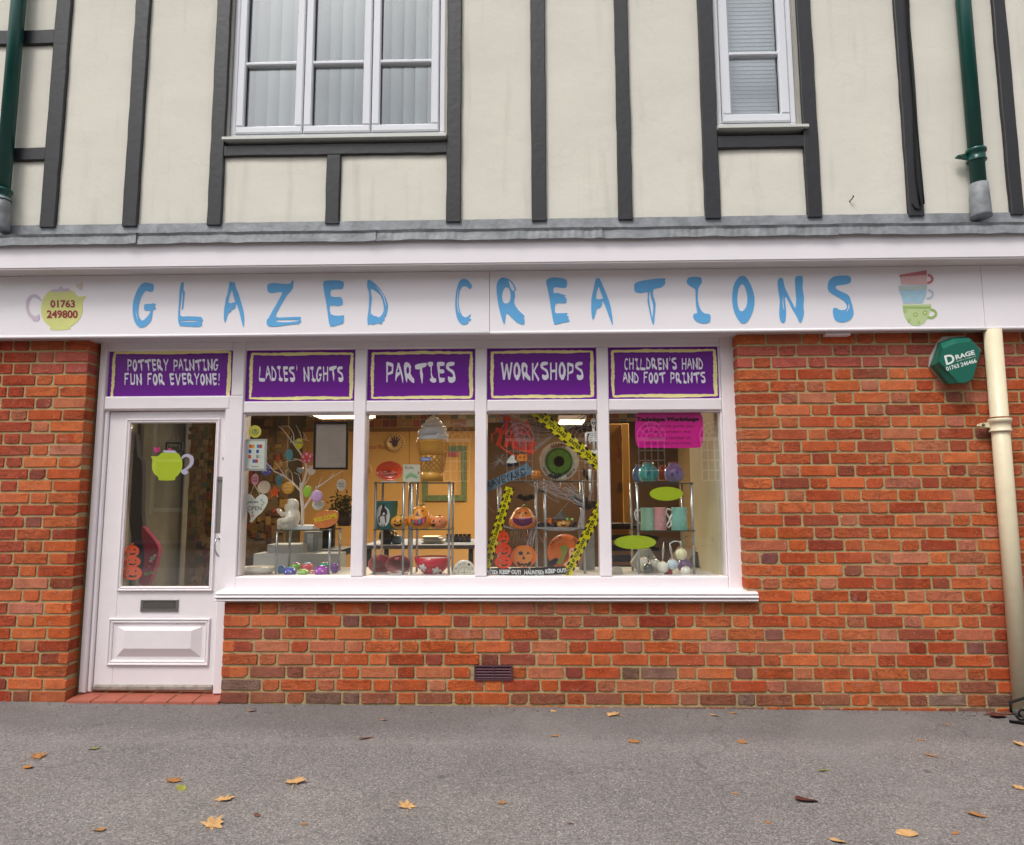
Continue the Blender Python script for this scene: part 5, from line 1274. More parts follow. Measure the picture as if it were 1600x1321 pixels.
# --- notices on the glass
t = thing("card_notice", P(399, 735, YS), "white card payment notice stuck inside the glass left of the twig tree", "notice")
poly([c1(52, 228), c1(232, 226), c1(224, 470), c1(46, 468)], YS + .002, .003).build("border_card", col("card_grey", 'a9aca4'), t)
poly([c1(68, 245), c1(214, 243), c1(208, 455), c1(62, 453)], YS + .001, .0009).build("card", col("card_white", 'd3d6cc'), t)
for (x, y, ca_, cb_) in ((115, 283, 'd2452f', 'e0a12c'), (173, 283, '3a7fb8', 'c4432f'), (111, 322, '2f4f9e', 'cfd3d6'), (169, 322, '2f4f9e', 'cfd3d6'), (110, 362, 'cc4a3a', 'd9d2c4'), (168, 362, '8f9498', 'c9ccc9'), (140, 396, '3b6aa8', 'bf3f3a')):
    poly([c1(x - 21, y - 14), c1(x, y - 14), c1(x, y + 12), c1(x - 21, y + 12)], YS + .0003, .0005).build("logo_print", col("p_" + ca_, ca_), t)
    poly([c1(x, y - 14), c1(x + 21, y - 14), c1(x + 21, y + 12), c1(x, y + 12)], YS + .0003, .0005).build("logo_print", col("p_" + cb_, cb_), t)
q = MB(); text(q, "Thank you", rect_fn(*c1(110, 432), *c1(165, 442), YS + .0003), .03); q.build("lettering", BLACK, t)
t = thing("round_sticker", P(*c1(139, 216), YS), "round yellow sticker with a swirl emblem inside the glass", "sticker")
poly([c1(*p) for p in ell(139, 169, 48, 48)], YS + .001, .0006).build("sticker_disc", col("sticker_yellow", 'cbbf4e'), t)
q = MB()
for (cx, cy, r) in ((130, 168, 17), (150, 168, 17), (139, 178, 20)):
    q.prism([(P(*c1(*p), YS).x, P(*c1(*p), YS).z) for p in ell(cx, cy, r, r, 16)], YS + .0005, None, [[(P(*c1(*p), YS).x, P(*c1(*p), YS).z) for p in ell(cx, cy, r - 4, r - 4, 16)]])
q.build("emblem", col("emblem_green", '4f7a52'), t)['kind'] = 'stuff'
t = thing("framed_notice", P(516, 733, YS), "blank silvery notice in a black frame on the glass", "notice")
poly([c1(588, 97), c1(852, 97), c1(848, 460), c1(583, 460)], YS + .002, .008, [[c1(606, 112), c1(836, 112), c1(832, 444), c1(598, 444)]]).build("frame", BLACK, t)
poly([c1(600, 106), c1(840, 106), c1(836, 450), c1(594, 450)], YS + .006, .002).build("paper", col("notice_paper", '8d8078', rough=.25, var=.12, vscale=6, coat=.3), t)
for i in range(15): poly([c1(690 + (i % 3) * 4, 165 + i * 17), c1(812 - (i * 7) % 20, 165 + i * 17), c1(812 - (i * 7) % 20, 168 + i * 17), c1(690 + (i % 3) * 4, 168 + i * 17)], YS + .0055, .0004).build("print_line", col("print_grey", '75695f'), t)

# --- seated ceramic bear
k = S(.36)
def B(x, y, r, dy=0.0): return (tuple(P(*c1(x, y), .36 + dy)), r * k / 4.9)
el = [B(430, 830, 52), B(428, 790, 46), B(415, 870, 48), B(430, 728, 42), B(425, 750, 38), B(390, 745, 24), B(380, 760, 15), B(405, 700, 16, -.02), B(415, 698, 16, .02), B(415, 830, 30, -.04), B(385, 845, 26, -.045), B(355, 850, 22, -.04),
      B(335, 880, 26, -.02), B(330, 855, 22, -.02), B(360, 885, 28, -.01), B(390, 885, 34, -.01), B(375, 800, 18, -.02), B(345, 800, 18, -.02), B(325, 780, 17, -.02), B(315, 768, 12, -.02), B(400, 805, 24, -.03), B(325, 900, 18, .02)]
t = thing("bear_figurine", P(*c1(400, 912), .36), "cream ceramic bear figurine sitting sideways below the twig tree", "figurine")
metamesh("body", el, col("ceramic_cream", 'd3cdc0', rough=.3, coat=.3), t, res=.008)
MB().tube([P(*c1(305, 763), .34), P(*c1(290, 768), .34), P(*c1(272, 785), .34)], [.006, .008, .001], 8).build("beak", col("red_glaze", 'd63a22', **GLZ), t)
# welcome plaque
t = thing("welcome_plaque", P(*c1(680, 905), .38), "orange pumpkin shaped plaque reading WELCOME on the low stand", "plaque")
pl_ = [(585,850),(592,822),(615,798),(650,782),(672,768),(700,775),(740,770),(770,785),(775,815),(768,850),(740,880),(700,900),(650,908),(605,898),(588,880)]
poly(smooth_closed([c1(*p) for p in pl_], 3), .36, .012).build("plate", col("orange_clay", 'c8743e', rough=.4, var=.15, vscale=20), t)
q = MB(); a, b_ = c1(592, 868), c1(770, 828); text(q, "WELCOME", line_fn(a[0], a[1], b_[0], b_[1], 7.6, .3585), .035); q.build("lettering", col("yellow_ink", 'e0c02c'), t)
# boxes and pots below
WB = col("white_board", 'a9aeb0', rough=.6)
for (x0, y0, x1, y1, yy, lb_) in ((232, 1034, 500, 1104, .75, "white cardboard box, upper of the two behind the low stand"), (128, 1104, 780, 1215, .66, "long white cardboard box, lower one behind the low stand")):
    q = MB(); q.bbox(PX(c1(x0, 0)[0], 860, yy), PX(c1(x1, 0)[0], 860, yy), yy, yy + .2, (PZ(c1(0, y1)[1], yy, 450) if yy > .7 else DECK), PZ(c1(0, y0)[1], yy, 450), .003)
    o = q.build("cardboard_box", WB); tag(o, lb_, "box")
t = thing("file_box", P(*c1(570, 1095), .9), "grey translucent file boxes standing behind the low stand", "box"); 
MB().box(PX(c1(510, 0)[0], 840, .9), PX(c1(625, 0)[0], 840, .9), .9, 1.0, PZ(c1(0, 1100)[1], .9, 480), PZ(c1(0, 935)[1], .9, 480)).build("box_side", col("file_grey", '7c8a93', rough=.3), t)
MB().box(PX(c1(540, 0)[0], 840, .895), PX(c1(585, 0)[0], 840, .895), .893, .899, PZ(c1(0, 1080)[1], .9, 480), PZ(c1(0, 950)[1], .9, 480)).build("box_label", col("file_pale", 'a9b4ba', rough=.4), t)
def bowl(name, cx, ytop, ybot, rx, yy, c, label, cat="bowl", inner=None, flare=.55, group=None, fn=lambda a, b: (a, b), tilt=None):
    a = P(cx, ybot, yy); r = rx * S(yy); h = (ybot - ytop) * S(yy); t = thing(name, a, label, cat, group)
    q = MB(); q.lathe([(0, 0), (r * flare * .75, 0), (r * flare, h * .06), (r * .86, h * .5), (r, h), (r * .965, h * 1.0), (r * .9, h * .7), (r * .6, h * .22), (0, h * .12)], a, 36)
    q.build("bowl_body", col("bowl_" + c, c, **GLZ), t)
    q = MB(); q.lathe([(r * .93, h * .90), (r * .85, h * .6), (r * .6, h * .24), (0, h * .15)], a, 36, smooth=True); q.f = [tuple(reversed(f)) for f in q.f]; 
    q.xform(Matrix.Translation((0, 0, .002))); q.build("bowl_lining", col("lin_" + (inner or c), inner or c, **GLZ), t)
    return t, a, r, h
t, a, r, h = bowl("serving_bowl", 404, 886.5, 899.5, 27, .33, 'd5d2c6', "wide cream serving bowl at the lower left of the display")
for i in range(7):
    p_ = a + Vector((random.uniform(-.7, .7) * r, random.uniform(-.5, .3) * r, h * .85)); MB().ball(p_, .012, .01, .008, 8, 6).build("trinket", col("tr%d" % (i % 3), ['7c6a3c', '8a4232', '5d6650'][i % 3]), t)
def potty(cx, cy, rx, ry, yy, c, label, lid=None, eyes=False):
    a = P(cx, cy + ry, yy); k = S(yy); t = thing("painted_pot", a, label, "pot", "small painted animal pots"); R_, H_ = rx * k, ry * 2 * k
    q = MB(); q.lathe([(0, 0), (R_ * .7, 0), (R_ * .95, H_ * .25), (R_, H_ * .5), (R_ * .85, H_ * .82), (R_ * .6, H_ * .95), (R_ * .5, H_ * .86), (0, H_ * .8)], a, 24); q.build("pot_body", col("pot_" + c, c, **GLZ), t)
    if lid: q = MB(); q.lathe([(R_ * .62, H_ * .93), (R_ * .62, H_ * 1.02), (R_ * .4, H_ * 1.05), (0, H_ * 1.06)], a, 20); q.build("rim_band", col("pot_" + lid, lid, **GLZ), t)
    if eyes:
        for s_ in (-1, 1): MB().ball(a + Vector((s_ * R_ * .4, -R_ * .85, H_ * .55)), R_ * .14, R_ * .1, R_ * .14, 8, 6).build("spot", col("pot_eye", 'e8e4dc'), t)
potty(502, 893, 10.5, 7.5, .29, 'a23fae', "violet round pot in front of the right chrome leg", '8a2f96', True)
potty(453, 894, 9.5, 6, .27, '3a3fa8', "cobalt blue animal pot left of the green ones", '5a7fc8', True)
potty(461, 886, 9, 5.5, .42, '7fae3c', "lime green pot, rear one", 'b04a9a')
potty(480, 886, 9, 5.5, .42, 'd05560', "coral red pot with pale blue rim at the back", '8fc0d4')
potty(474, 895, 8, 4.5, .25, '8cb84a', "lime green pot, front one", 'a9cc60', True)
potty(523, 888, 6.5, 6.5, .4, '6b3a86', "dark purple pot behind the rightmost leg", '8a58a6')
potty(506, 883, 8, 4, .48, '3fa090', "teal and orange pot behind the violet one", 'd98a3a')
potty(440, 891, 6, 6, .36, '356a9c', "slate blue bird pot beside the leftmost chrome leg", '4f86b8')
potty(488, 896, 7, 4, .36, 'b07f6a', "dusty pink low pot between green and violet pots", 'c49a88')
# potted yellow flowers
t = thing("flower_plant", P(536, 810, 1.2), "dark leafy plant with yellow flowers behind the twig tree", "plant")
rnd = random.Random(21); q = MB(); q2 = MB()
for i in range(260):
    p_ = P(536 + rnd.gauss(0, 9), 792 + rnd.gauss(0, 9), 1.2 + rnd.gauss(0, .07)); a = rnd.uniform(0, 6.28); s = rnd.uniform(.012, .026); d = Vector((math.cos(a), rnd.uniform(-.6, .6), math.sin(a))) * s; e = d.cross(Vector((rnd.random(), 1, rnd.random()))).normalized() * s * .4
    (q if rnd.random() < .8 else q2).add([p_ - d, p_ + e, p_ + d, p_ - e], [(0, 1, 2, 3)])
q.build("foliage", col("plant_green", '2f3c1e', rough=.7, var=.3), t, kind='stuff'); q2.build("petals", col("petal_yellow", 'a8862a', rough=.7), t, kind='stuff')
MB().lathe([(.05, 0), (.07, .12), (.06, .12)], P(538, 822, 1.2), 16).build("pot", col("pot_dark", '3a3432'), t)
# dark office chair and desk things
t = thing("office_chair", P(517, 880, 1.5), "black office chair standing behind the display", "chair")
MB().bbox(PX(498, 830, 1.5), PX(520, 830, 1.5), 1.5, 1.58, PZ(865, 1.5, 505), PZ(808, 1.5, 505), .02).build("backrest", BLACK, t)
MB().bbox(PX(500, 865, 1.45), PX(546, 865, 1.45), 1.15, 1.6, PZ(866, 1.45, 505), PZ(856, 1.45, 505), .02).build("seat", BLACK, t)
MB().tube([P(515, 866, 1.5), P(515, 960, 1.5)], .03, 8).build("stem", BLACK, t)

# --- pane two
t = thing("orange_dish", P(608, 752, .3), "glossy orange oval dish standing on the glass shelf", "dish")
c_ = P(608.5, 736.5, .31); k = S(.31)
tl = Matrix.Rotation(math.radians(-8), 4, 'X')
q = MB(); q.lathe([(0, .012), (.55, .012), (.78, .004), (.97, -.012), (1, -.010), (1, -.004), (.8, .016), (.5, .022), (0, .022)], (0, 0, 0), 40, axis='y')
q.xform(Matrix.Translation(c_) @ tl @ Matrix.Diagonal((20.8 * k, 1, 15.3 * k, 1))); q.build("dish_body", col("orange_glaze", 'dd4416', rough=.12, coat=.8), t)
for i, (s, a, b_) in enumerate((("Chillies", (195, 490), (255, 476)), ("Homemade", (170, 516), (298, 500)))):
    q = MB(); u, v_ = c2(*a), c2(*b_); text(q, s, line_fn(u[0], u[1], v_[0], v_[1], 3.6, .316), .02); q.xform(Matrix.Translation((0, -.0, 0))); q.build("lettering", col("dark_ink", '40150c'), t)
MB().box(PX(596, 752, .31), PX(621, 752, .31), .27, .33, z2_[0] + .0008, z2_[0] + .008).build("foot", col("foot_white", 'cfcfca'), t)
t = thing("square_plaque", P(643, 753, .3), "square cream tile painted with a green grub, reading Bella", "plaque")
poly([c2(343, 420), c2(474, 422), c2(472, 553), c2(340, 555)], .30, .012).build("plate", col("tile_cream", 'd9d6c0', **GLZ), t)
q = MB(); text(q, "Bella", rect_fn(*c2(358, 436), *c2(424, 456), .2992), .0); q.build("lettering", col("ink_mauve", '8a5f78'), t)
for i, (x, y, r) in enumerate(((370, 520, 11), (384, 506, 13), (400, 498, 14), (417, 502, 13), (432, 510, 12), (444, 516, 10))):
    poly([c2(*p) for p in ell(x, y, r, r * 1.15, 12)], .2985 - i * .0003, .0003).build("grub_print", col("grub_green", '93b78a'), t)
poly([c2(*p) for p in ell(460, 486, 8, 12, 12)], .2985, .0003).build("berry_print", col("berry_pink", 'cf7f86'), t)

# giant ice cream
t = thing("ice_cream_cone", P(676, 753, .34), "giant model soft ice cream in a waffle cone with a blue label", "display model")
k = S(.34); c_ = P(676, 752.5, .34); zf = lambda py: PZ(py, .34, 676)
CO = col("cone_glaze", 'e59a3c', rough=.4, coat=.15, var=.1)
q = MB(); q.lathe([(15.8 * k, 0), (16.5 * k, zf(738) - c_.z)], c_, 40); q.build("cone_foot", CO, t)
q = MB(); q.lathe([(16.6 * k, zf(738) - c_.z), (17.2 * k, zf(736) - c_.z), (18.6 * k, zf(724) - c_.z), (20.2 * k, zf(712) - c_.z)], c_, 40); q.build("waffle_body", col("waffle_glaze", 'e6ac56', rough=.4, coat=.3), t)
q = MB()
for s_ in (-1, 1):
    for i in range(14):
        pts = []
        for j in range(9):
            f = j / 8; zz = zf(736) + (zf(712.5) - zf(736)) * f; rr = (17.2 + 3.0 * f) * k + .001; a = 2 * math.pi * i / 14 + s_ * f * 1.25; pts.append((c_.x + rr * math.cos(a), c_.y + rr * math.sin(a), zz))
        q.tube(pts, .0032, 5)
o = q.build("waffle_ridges", col("ridge_glaze", 'c47c26', rough=.4, coat=.3), t); o['kind'] = 'stuff'
q = MB(); q.lathe([(20.4 * k, zf(712) - c_.z), (23.5 * k, zf(703) - c_.z), (25 * k, zf(694) - c_.z), (25.8 * k, zf(692) - c_.z), (25.8 * k, zf(690) - c_.z), (24.5 * k, zf(688.5) - c_.z), (20 * k, zf(688.5) - c_.z)], c_, 44); q.build("cone_rim", CO, t)
IC = col("soft_ice", 'f3f6ec', rough=.4, coat=.1, var=.03)
prof_ = [(0, zf(650))]
levels = [(692, 680, 23.5), (684, 669, 24.0), (673, 656, 17.5)]
turns = [(683.5, 19.0, 6.0), (673.5, 17.0, 5.7), (664.3, 11.2, 5.0), (657.2, 6.6, 3.7), (652.3, 3.0, 2.2)]
n = 200; pts = []; rs = []
for i in range(n):
    f = i / (n - 1) * (len(turns) - 1); a = -1.2 + f * 2 * math.pi; j = min(int(f), len(turns) - 2); g = f - j
    py, R_, tr_ = (turns[j][m_] + (turns[j + 1][m_] - turns[j][m_]) * g for m_ in range(3))
    pts.append((c_.x + R_ * k * math.cos(a), c_.y + R_ * k * math.sin(a), zf(py))); rs.append(tr_ * k)
pts.append((c_.x, c_.y, zf(648.5))); rs.append(.001)
q = MB(); q.tube([(c_.x + 18 * k * math.cos(a_), c_.y + 18 * k * math.sin(a_), zf(687)) for a_ in [i * math.pi / 16 for i in range(33)]], 6 * k, 12); q.tube(pts, rs, 14)
q.lathe([(19 * k, zf(689) - c_.z), (15 * k, zf(672) - c_.z), (6 * k, zf(660) - c_.z), (0, zf(655) - c_.z)], c_, 24); q.build("ice_swirl", IC, t)
lbp = [(474, 372), (495, 366), (520, 368), (530, 362), (552, 368), (553, 388), (540, 394), (505, 396), (476, 394)]
q = poly([c2(*p) for p in lbp], .34 - 24.6 * k, .004); q.build("label_plate", col("label_blue", '5676b8'), t)
q = MB(); text(q, "Whippy", rect_fn(*c2(484, 375), *c2(545, 388), .34 - 24.6 * k - .0006), .03); q.build("lettering", col("ink_white", 'eeeeee'), t)

# pail
t = thing("teal_pail", P(604, 825, .34), "teal tin pail with a dark figure print and wire handle lugs", "pail"); c_ = P(603.5, 826, .34); k = S(.34)
h = PZ(783, .34, 604) - c_.z
q = MB(); q.lathe([(0, 0), (15.2 * k, 0), (15.4 * k, .004), (17 * k, h - .006), (17.6 * k, h - .003), (17.6 * k, h), (16.6 * k, h), (14.8 * k, .01), (0, .01)], c_, 36); q.build("pail_body", col("pail_teal", '2c7a77', rough=.3, var=.25, vscale=14, coat=.2), t)
def wrap(px_, py_, r=16.3): dx = px_ - 603.5; return Vector((P(px_, py_, .34).x, .34 - math.sqrt(max(0, (r * k) ** 2 - (dx * k) ** 2)) - .0012, PZ(py_, .34, 604)))
def wpoly(pts, m, name, r=16.4, sub=10):
    q = MB(); xs = [p[0] for p in pts]
    tri_ = tessellate_polygon([[Vector((a, b, 0)) for a, b in pts]]); v = [wrap(a, b, r) for a, b in pts]
    q.add(v, [tuple(t_) for t_ in tri_]); q.build(name, m, t)
# oval panel as a strip grid
q = MB(); n = 12
for i in range(n + 1):
    x = -10.5 + 21 * i / n; hh = 17 * math.sqrt(max(0, 1 - (x / 10.5) ** 2)); q.v += [wrap(602 + x, 806 - hh, 16.5), wrap(602 + x, 806 + hh, 16.5)]
for i in range(n): q.f.append((2 * i, 2 * i + 2, 2 * i + 3, 2 * i + 1)); q.smooth.append(True); q.mi.append(0)
q.build("oval_print", col("oval_white", 'd4dcd4'), t)
fig = [c2(*p) for p in [(212, 722), (222, 735), (218, 750), (235, 770), (238, 795), (228, 812), (232, 860), (172, 862), (168, 825), (185, 808), (190, 775), (198, 752), (200, 730)]]
wpoly(fig, col("fig_ink", '2a2f30'), "figure_print", 17.2); wpoly([c2(195, 875), c2(203, 875), c2(203, 892), c2(195, 892)], col("fig_ink", '2a2f30'), "foot_print", 17.2); wpoly([c2(212, 875), c2(219, 875), c2(219, 892), c2(212, 892)], col("fig_ink", '2a2f30'), "foot_print", 17.2)
for s_ in (-1, 1): MB().ball((c_.x + s_ * 17 * k, c_.y, c_.z + h * .82), .006, .006, .008, 8, 6).build("lug", STEEL, t)

# pumpkins
STK = col("stalk", '7c7a34', rough=.5); INK = col("pumpkin_ink", '2a1408', rough=.4)
def pumpkin(name, cx, ytop, ybot, rx, yy, c, label, face, gourd=False, cat="pumpkin", ribn=10, tiltx=0.0, face_c=None, look=0.0):
    k = S(yy); a = P(cx, ybot, yy); H_ = (ybot - ytop) * k; R_ = rx * k
    t = thing(name, a, label, cat, "ceramic pumpkins")
    def rad(f):      # f 0 bottom .. 1 top
        if gourd:
            import bisect
            T = [(0, .55), (.08, .86), (.25, 1), (.45, .95), (.6, .78), (.75, .66), (.9, .48), (.97, .25), (1, .02)]
        else: T = [(0, .45), (.1, .78), (.3, .98), (.5, 1), (.7, .94), (.87, .7), (.96, .38), (.985, .15), (.95, .02)]
        if f <= 0: return T[0][1]
        for (f0, r0), (f1, r1) in zip(T, T[1:]):
            if f0 <= f <= f1: return r0 + (r1 - r0) * (f - f0) / (f1 - f0 + 1e-9)
        return .05
    prof_ = [(0, 0)] + [(rad(i / 16) * R_, i / 16 * H_) for i in range(17)] + [(0.0005, H_ * .97)]
    rib = .035 if gourd else .07
    q = MB(); q.lathe(prof_, a, 48, rib=rib, ribn=ribn); q.build("pumpkin_body", col("pump_" + c, c, rough=.42, coat=.08, var=.1, vscale=14), t)
    MB().tube([a + Vector((0, 0, H_ * .95)), a + Vector((.1 * R_, 0, H_ * 1.04)), a + Vector((.3 * R_, 0, H_ * 1.09))], [R_ * .16, R_ * .1, R_ * .09], 8).build("stalk", STK, t)
    def on(u, v, lift=.0015):
        """u -1..1 across, v 0..1 up, wrapped on the skin"""
        an = math.asin(max(-1, min(1, u * .98))) + look; rr = rad(v) * R_ * (1 + rib * .9) + lift
        return Vector((a.x + rr * math.sin(an), a.y - rr * math.cos(an), a.z + v * H_))
    for fi, (nm, m_, pts) in enumerate(face):
        m2 = {'k': face_c or INK}.get(m_, None) or (m_ if not isinstance(m_, str) else INK)
        q = MB(); cxx = sum(p[0] for p in pts) / len(pts); cyy = sum(p[1] for p in pts) / len(pts)
        lift = .0015 + .0012 * fi
        # concentric grid so the print hugs the skin
        rings = [[(cxx + (p[0] - cxx) * s_, cyy + (p[1] - cyy) * s_) for p in pts] for s_ in (1, .66, .33)]; n = len(pts)
        vs = [on(*p, lift) for r_ in rings for p in r_] + [on(cxx, cyy, lift)]; fs = []
        for j in range(2):
            for i in range(n): fs.append((j * n + i, j * n + (i + 1) % n, (j + 1) * n + (i + 1) % n, (j + 1) * n + i))
        fs += [(2 * n + i, 2 * n + (i + 1) % n, 3 * n) for i in range(n)]
        q.add(vs, fs); q.build(nm, m2, t)
    return t
def arc(cx, cy, rx, ry, t0, t1, w_, n=7):
    o = [(cx + rx * math.cos(t0 + (t1 - t0) * i / n), cy + ry * math.sin(t0 + (t1 - t0) * i / n)) for i in range(n + 1)]
    return o + [(x, y - w_ * math.sin(math.pi * i / n)) for i, (x, y) in reversed(list(enumerate(o)))][1:-1] if False else o + [(cx + (rx - w_) * math.cos(t0 + (t1 - t0) * i / n), cy + (ry - w_) * math.sin(t0 + (t1 - t0) * i / n)) for i in range(n, -1, -1)]
def tri(x, y, s): return [(x - s, y - s * .8), (x + s, y - s * .8), (x, y + s)]
smile = [(-.5, .45), (-.25, .36), (0, .33), (.25, .36), (.5, .45), (.35, .25), (.12, .17), (-.12, .17), (-.35, .25)]
f1 = [("eye_print", 'k', tri(-.3, .66, .13)), ("eye_print", 'k', tri(.3, .66, .13)), ("nose_print", 'k', tri(0, .52, .07)), ("mouth_print", 'k', smile)]
pumpkin("pumpkin", 624, 807, 825.5, 13.5, .30, 'e0902a', "small golden pumpkin lantern beside the teal pail", f1)
MG = col("mouth_mix", 'a02f5a', rough=.4, var=.5, vscale=60)
bigm = [(-.62, .42), (-.2, .38), (.25, .46), (.62, .56), (.55, .34), (.3, .18), (0, .12), (-.35, .16), (-.58, .28)]
TG = [("tooth_print", col("tooth%d" % i, cc), [(-.45 + i * .24, .22), (-.3 + i * .24, .2), (-.28 + i * .24, .36 + i * .03), (-.44 + i * .24, .35 + i * .03)]) for i, cc in enumerate(['4f8a4a', 'c0485a', '3c7f8a', 'd0606a'])]
pumpkin("pumpkin", 657, 791, 825.5, 20, .31, 'd8871c', "tall golden gourd pumpkin with a patchwork grin", [("eye_print", 'k', arc(.35, .74, .16, .07, 0, math.pi, .05)), ("eye_print", 'k', tri(-.2, .66, .12)), ("nose_print", 'k', tri(-.02, .6, .05)), ("mouth_print", MG, bigm)] + TG, gourd=True)
pumpkin("pumpkin", 685, 807, 826, 13.2, .30, 'dd8050', "small peach pumpkin with a dark open mouth, rightmost on its shelf", [("eye_print", 'k', tri(-.35, .66, .13)), ("mouth_print", 'k', [(-.7, .35), (-.4, .4), (-.1, .42), (-.2, .22), (-.45, .12)]), ("eye_print", 'k', tri(.35, .62, .08))], look=-.1)
# red plates
def plate(name, cx, cy, rx, ry, yy, c, rim, label, tilt=12, cat="plate", group=None, centre=None):
    c_ = P(cx, cy, yy); k = S(yy); t = thing(name, c_ - Vector((0, 0, ry * k)), label, cat, group)
    def mk(prof_, m, nm):
        q = MB(); q.lathe(prof_, (0, 0, 0), 40, axis='y'); q.xform(Matrix.Translation(c_) @ Matrix.Rotation(math.radians(-tilt), 4, 'X') @ Matrix.Diagonal((rx * k, 1, ry * k, 1))); q.build(nm, m, t)
    mk([(0, .012), (.62, .012), (.74, .004), (.93, -.006)], col("plc_" + c, c, rough=.15, coat=.6, var=.08), "plate_well")
    mk([(.93, -.006), (.985, -.009), (1, -.006), (1, 0), (.7, .016), (0, .018)], col("plr_" + rim, rim, rough=.2, coat=.4), "plate_rim")
    return t, c_, k
for (cx, cy, rx, ry, yy, lb_) in ((595, 882, 19.5, 14.5, .36, "crimson oval dish on a stand, left one behind"), (622.5, 882.5, 19.5, 14.5, .31, "crimson oval dish on a stand, right one in front")):
    t, c_, k = plate("red_dish", cx, cy, rx, ry, yy, 'b5121f', 'b5665e', lb_, 14, "dish", "pair of red dishes on stands")
    MB().box(c_.x - .06, c_.x + .06, yy - .03, yy + .05, DECK + .001, DECK + .008).build("easel_foot", col("foot_white", 'cfcfca'), t)
    q = MB(); r_ = random.Random(int(cx)); 
    for i in range(14):
        a = r_.uniform(0, 6.28); dd = math.sqrt(r_.random()) * .55; x, z = c_.x + dd * rx * k * math.cos(a), c_.z + dd * ry * k * math.sin(a); q.prism([(x + .0016 * math.cos(j * 1.05), z + .0016 * math.sin(j * 1.05)) for j in range(6)], yy - .004, None)
    o = q.build("speckles", col("speck_pale", 'd88a86'), t); o['kind'] = 'stuff'
# red bowl with white flowers
t, a, r, h = bowl("flower_bowl", 676, 871.5, 899.5, 28.5, .34, 'b8122a', "large red bowl painted with white flowers", inner='d8d2c8', flare=.42)
def on_bowl(px_, py_):
    dx = PX(px_, py_, a.y - r * .6) - a.x; z = PZ(py_, a.y - r * .6, 676); f = max(0, min(1, (z - a.z) / h))
    T = [(0, .42 * .75), (.06, .42), (.5, .86), (1, 1.0)]
    rr = 1
    for (f0, r0), (f1, r1) in zip(T, T[1:]):
        if f0 <= f <= f1: rr = r0 + (r1 - r0) * (f - f0) / (f1 - f0)
    rr *= r; dx = max(-rr * .98, min(rr * .98, dx)); return Vector((a.x + dx, a.y - math.sqrt(rr * rr - dx * dx) - .0025, z))
for (fx, fy, s) in ((494, 1208, 33), (598, 1236, 36)):
    pts = []
    for j in range(30):
        th = 2 * math.pi * j / 30; rr = s * (.55 + .45 * abs(math.cos(2.5 * th))); pts.append(c2(fx + rr * math.cos(th), fy + rr * math.sin(th)))
    cc = c2(fx, fy); q = MB(); q.add([on_bowl(*p) for p in pts] + [on_bowl((p[0] + cc[0]) / 2, (p[1] + cc[1]) / 2) for p in pts] + [on_bowl(*cc)], [(i, (i + 1) % 30, 30 + (i + 1) % 30, 30 + i) for i in range(30)] + [(30 + i, 30 + (i + 1) % 30, 60) for i in range(30)]); q.build("flower_print", col("ink_white", 'eeeeee'), t)
# clock plate
t = thing("clock_plate", P(726, 912, .3), "white plate painted as a clock face, low in the corner", "plate"); c_ = P(725.5, 897, .3); k = S(.3)
q = MB(); q.lathe([(0, .006), (.6, .006), (.75, 0), (1, -.008), (1, 0), (.6, .014), (0, .014)], (0, 0, 0), 40, axis='y'); q.xform(Matrix.Translation(c_) @ Matrix.Diagonal((18.5 * k, 1, 21 * k, 1))); q.build("plate_disc", col("clock_white", 'd4d2c4', rough=.25, coat=.3), t)
for i, s in ((0, "12"), (1, "1"), (2, "2"), (10, "10"), (11, "11"), (9, "9"), (3, "3")):
    a_ = i * math.pi / 6; x, z = c_.x + 14.3 * k * math.sin(a_), c_.z + 16.5 * k * math.cos(a_); q = MB(); text(q, s, lambda u, v: (x + (u - .5) * .014, .288, z + (v - .5) * .014)); q.build("numeral", INK, t)
MB().tube([(c_.x, .295, c_.z), (c_.x, .295, c_.z + 9 * k)], .0014, 5).build("hand", INK, t); MB().tube([(c_.x - 5 * k, .295, c_.z + 2 * k), (c_.x + 7 * k, .295, c_.z + 1.5 * k)], .0014, 5).build("hand", INK, t)
q = MB(); q.prism(ell(c_.x, c_.z, 9.5 * k, 10.8 * k, 28), .2995 - .001, None, [ell(c_.x, c_.z, 9.1 * k, 10.4 * k, 28)]); q.build("ring_print", INK, t)

# back wall things in pane two
t = thing("hand_plate", P(618, 706, BZ), "cream plate with a purple handprint on the ochre wall", "plate"); c_ = P(617.5, 692, BZ - .03); k = S(BZ)
q = MB(); q.lathe([(0, .01), (.6, .01), (.7, 0), (1, -.02), (1, 0), (.6, .02), (0, .02)], (0, 0, 0), 36, axis='y'); q.xform(Matrix.Translation(c_) @ Matrix.Scale(15 * k, 4, (1, 0, 0)) @ Matrix.Scale(14 * k, 4, (0, 0, 1))); q.build("plate_disc", col("plate_tan", 'c9a468'), t)
HI = col("hand_ink", '46304f'); q = MB(); q.prism(ell(c_.x, c_.z - .02, .045, .045, 12), BZ - .05, BZ - .045); q.build("palm_print", HI, t)
for i, (dx, dz) in enumerate(((-.085, .02), (-.05, .08), (-.01, .095), (.035, .085), (.07, .055))): MB().tube([(c_.x + dx * .4, BZ - .048, c_.z), (c_.x + dx, BZ - .048, c_.z + dz)], .012, 6).build("finger_print", HI, t)
for i in range(18):
    a_ = i * math.pi / 9; MB().ball((c_.x + 13 * k * math.cos(a_), BZ - .052, c_.z + 12 * k * math.sin(a_)), .011, .003, .011, 6, 4).build("dot_print", HI, t)
t = thing("wall_plate", P(566, 752, BZ), "faint outlined plate on the ochre wall at the left edge of the second pane", "plate"); c_ = P(567, 736, BZ - .03)
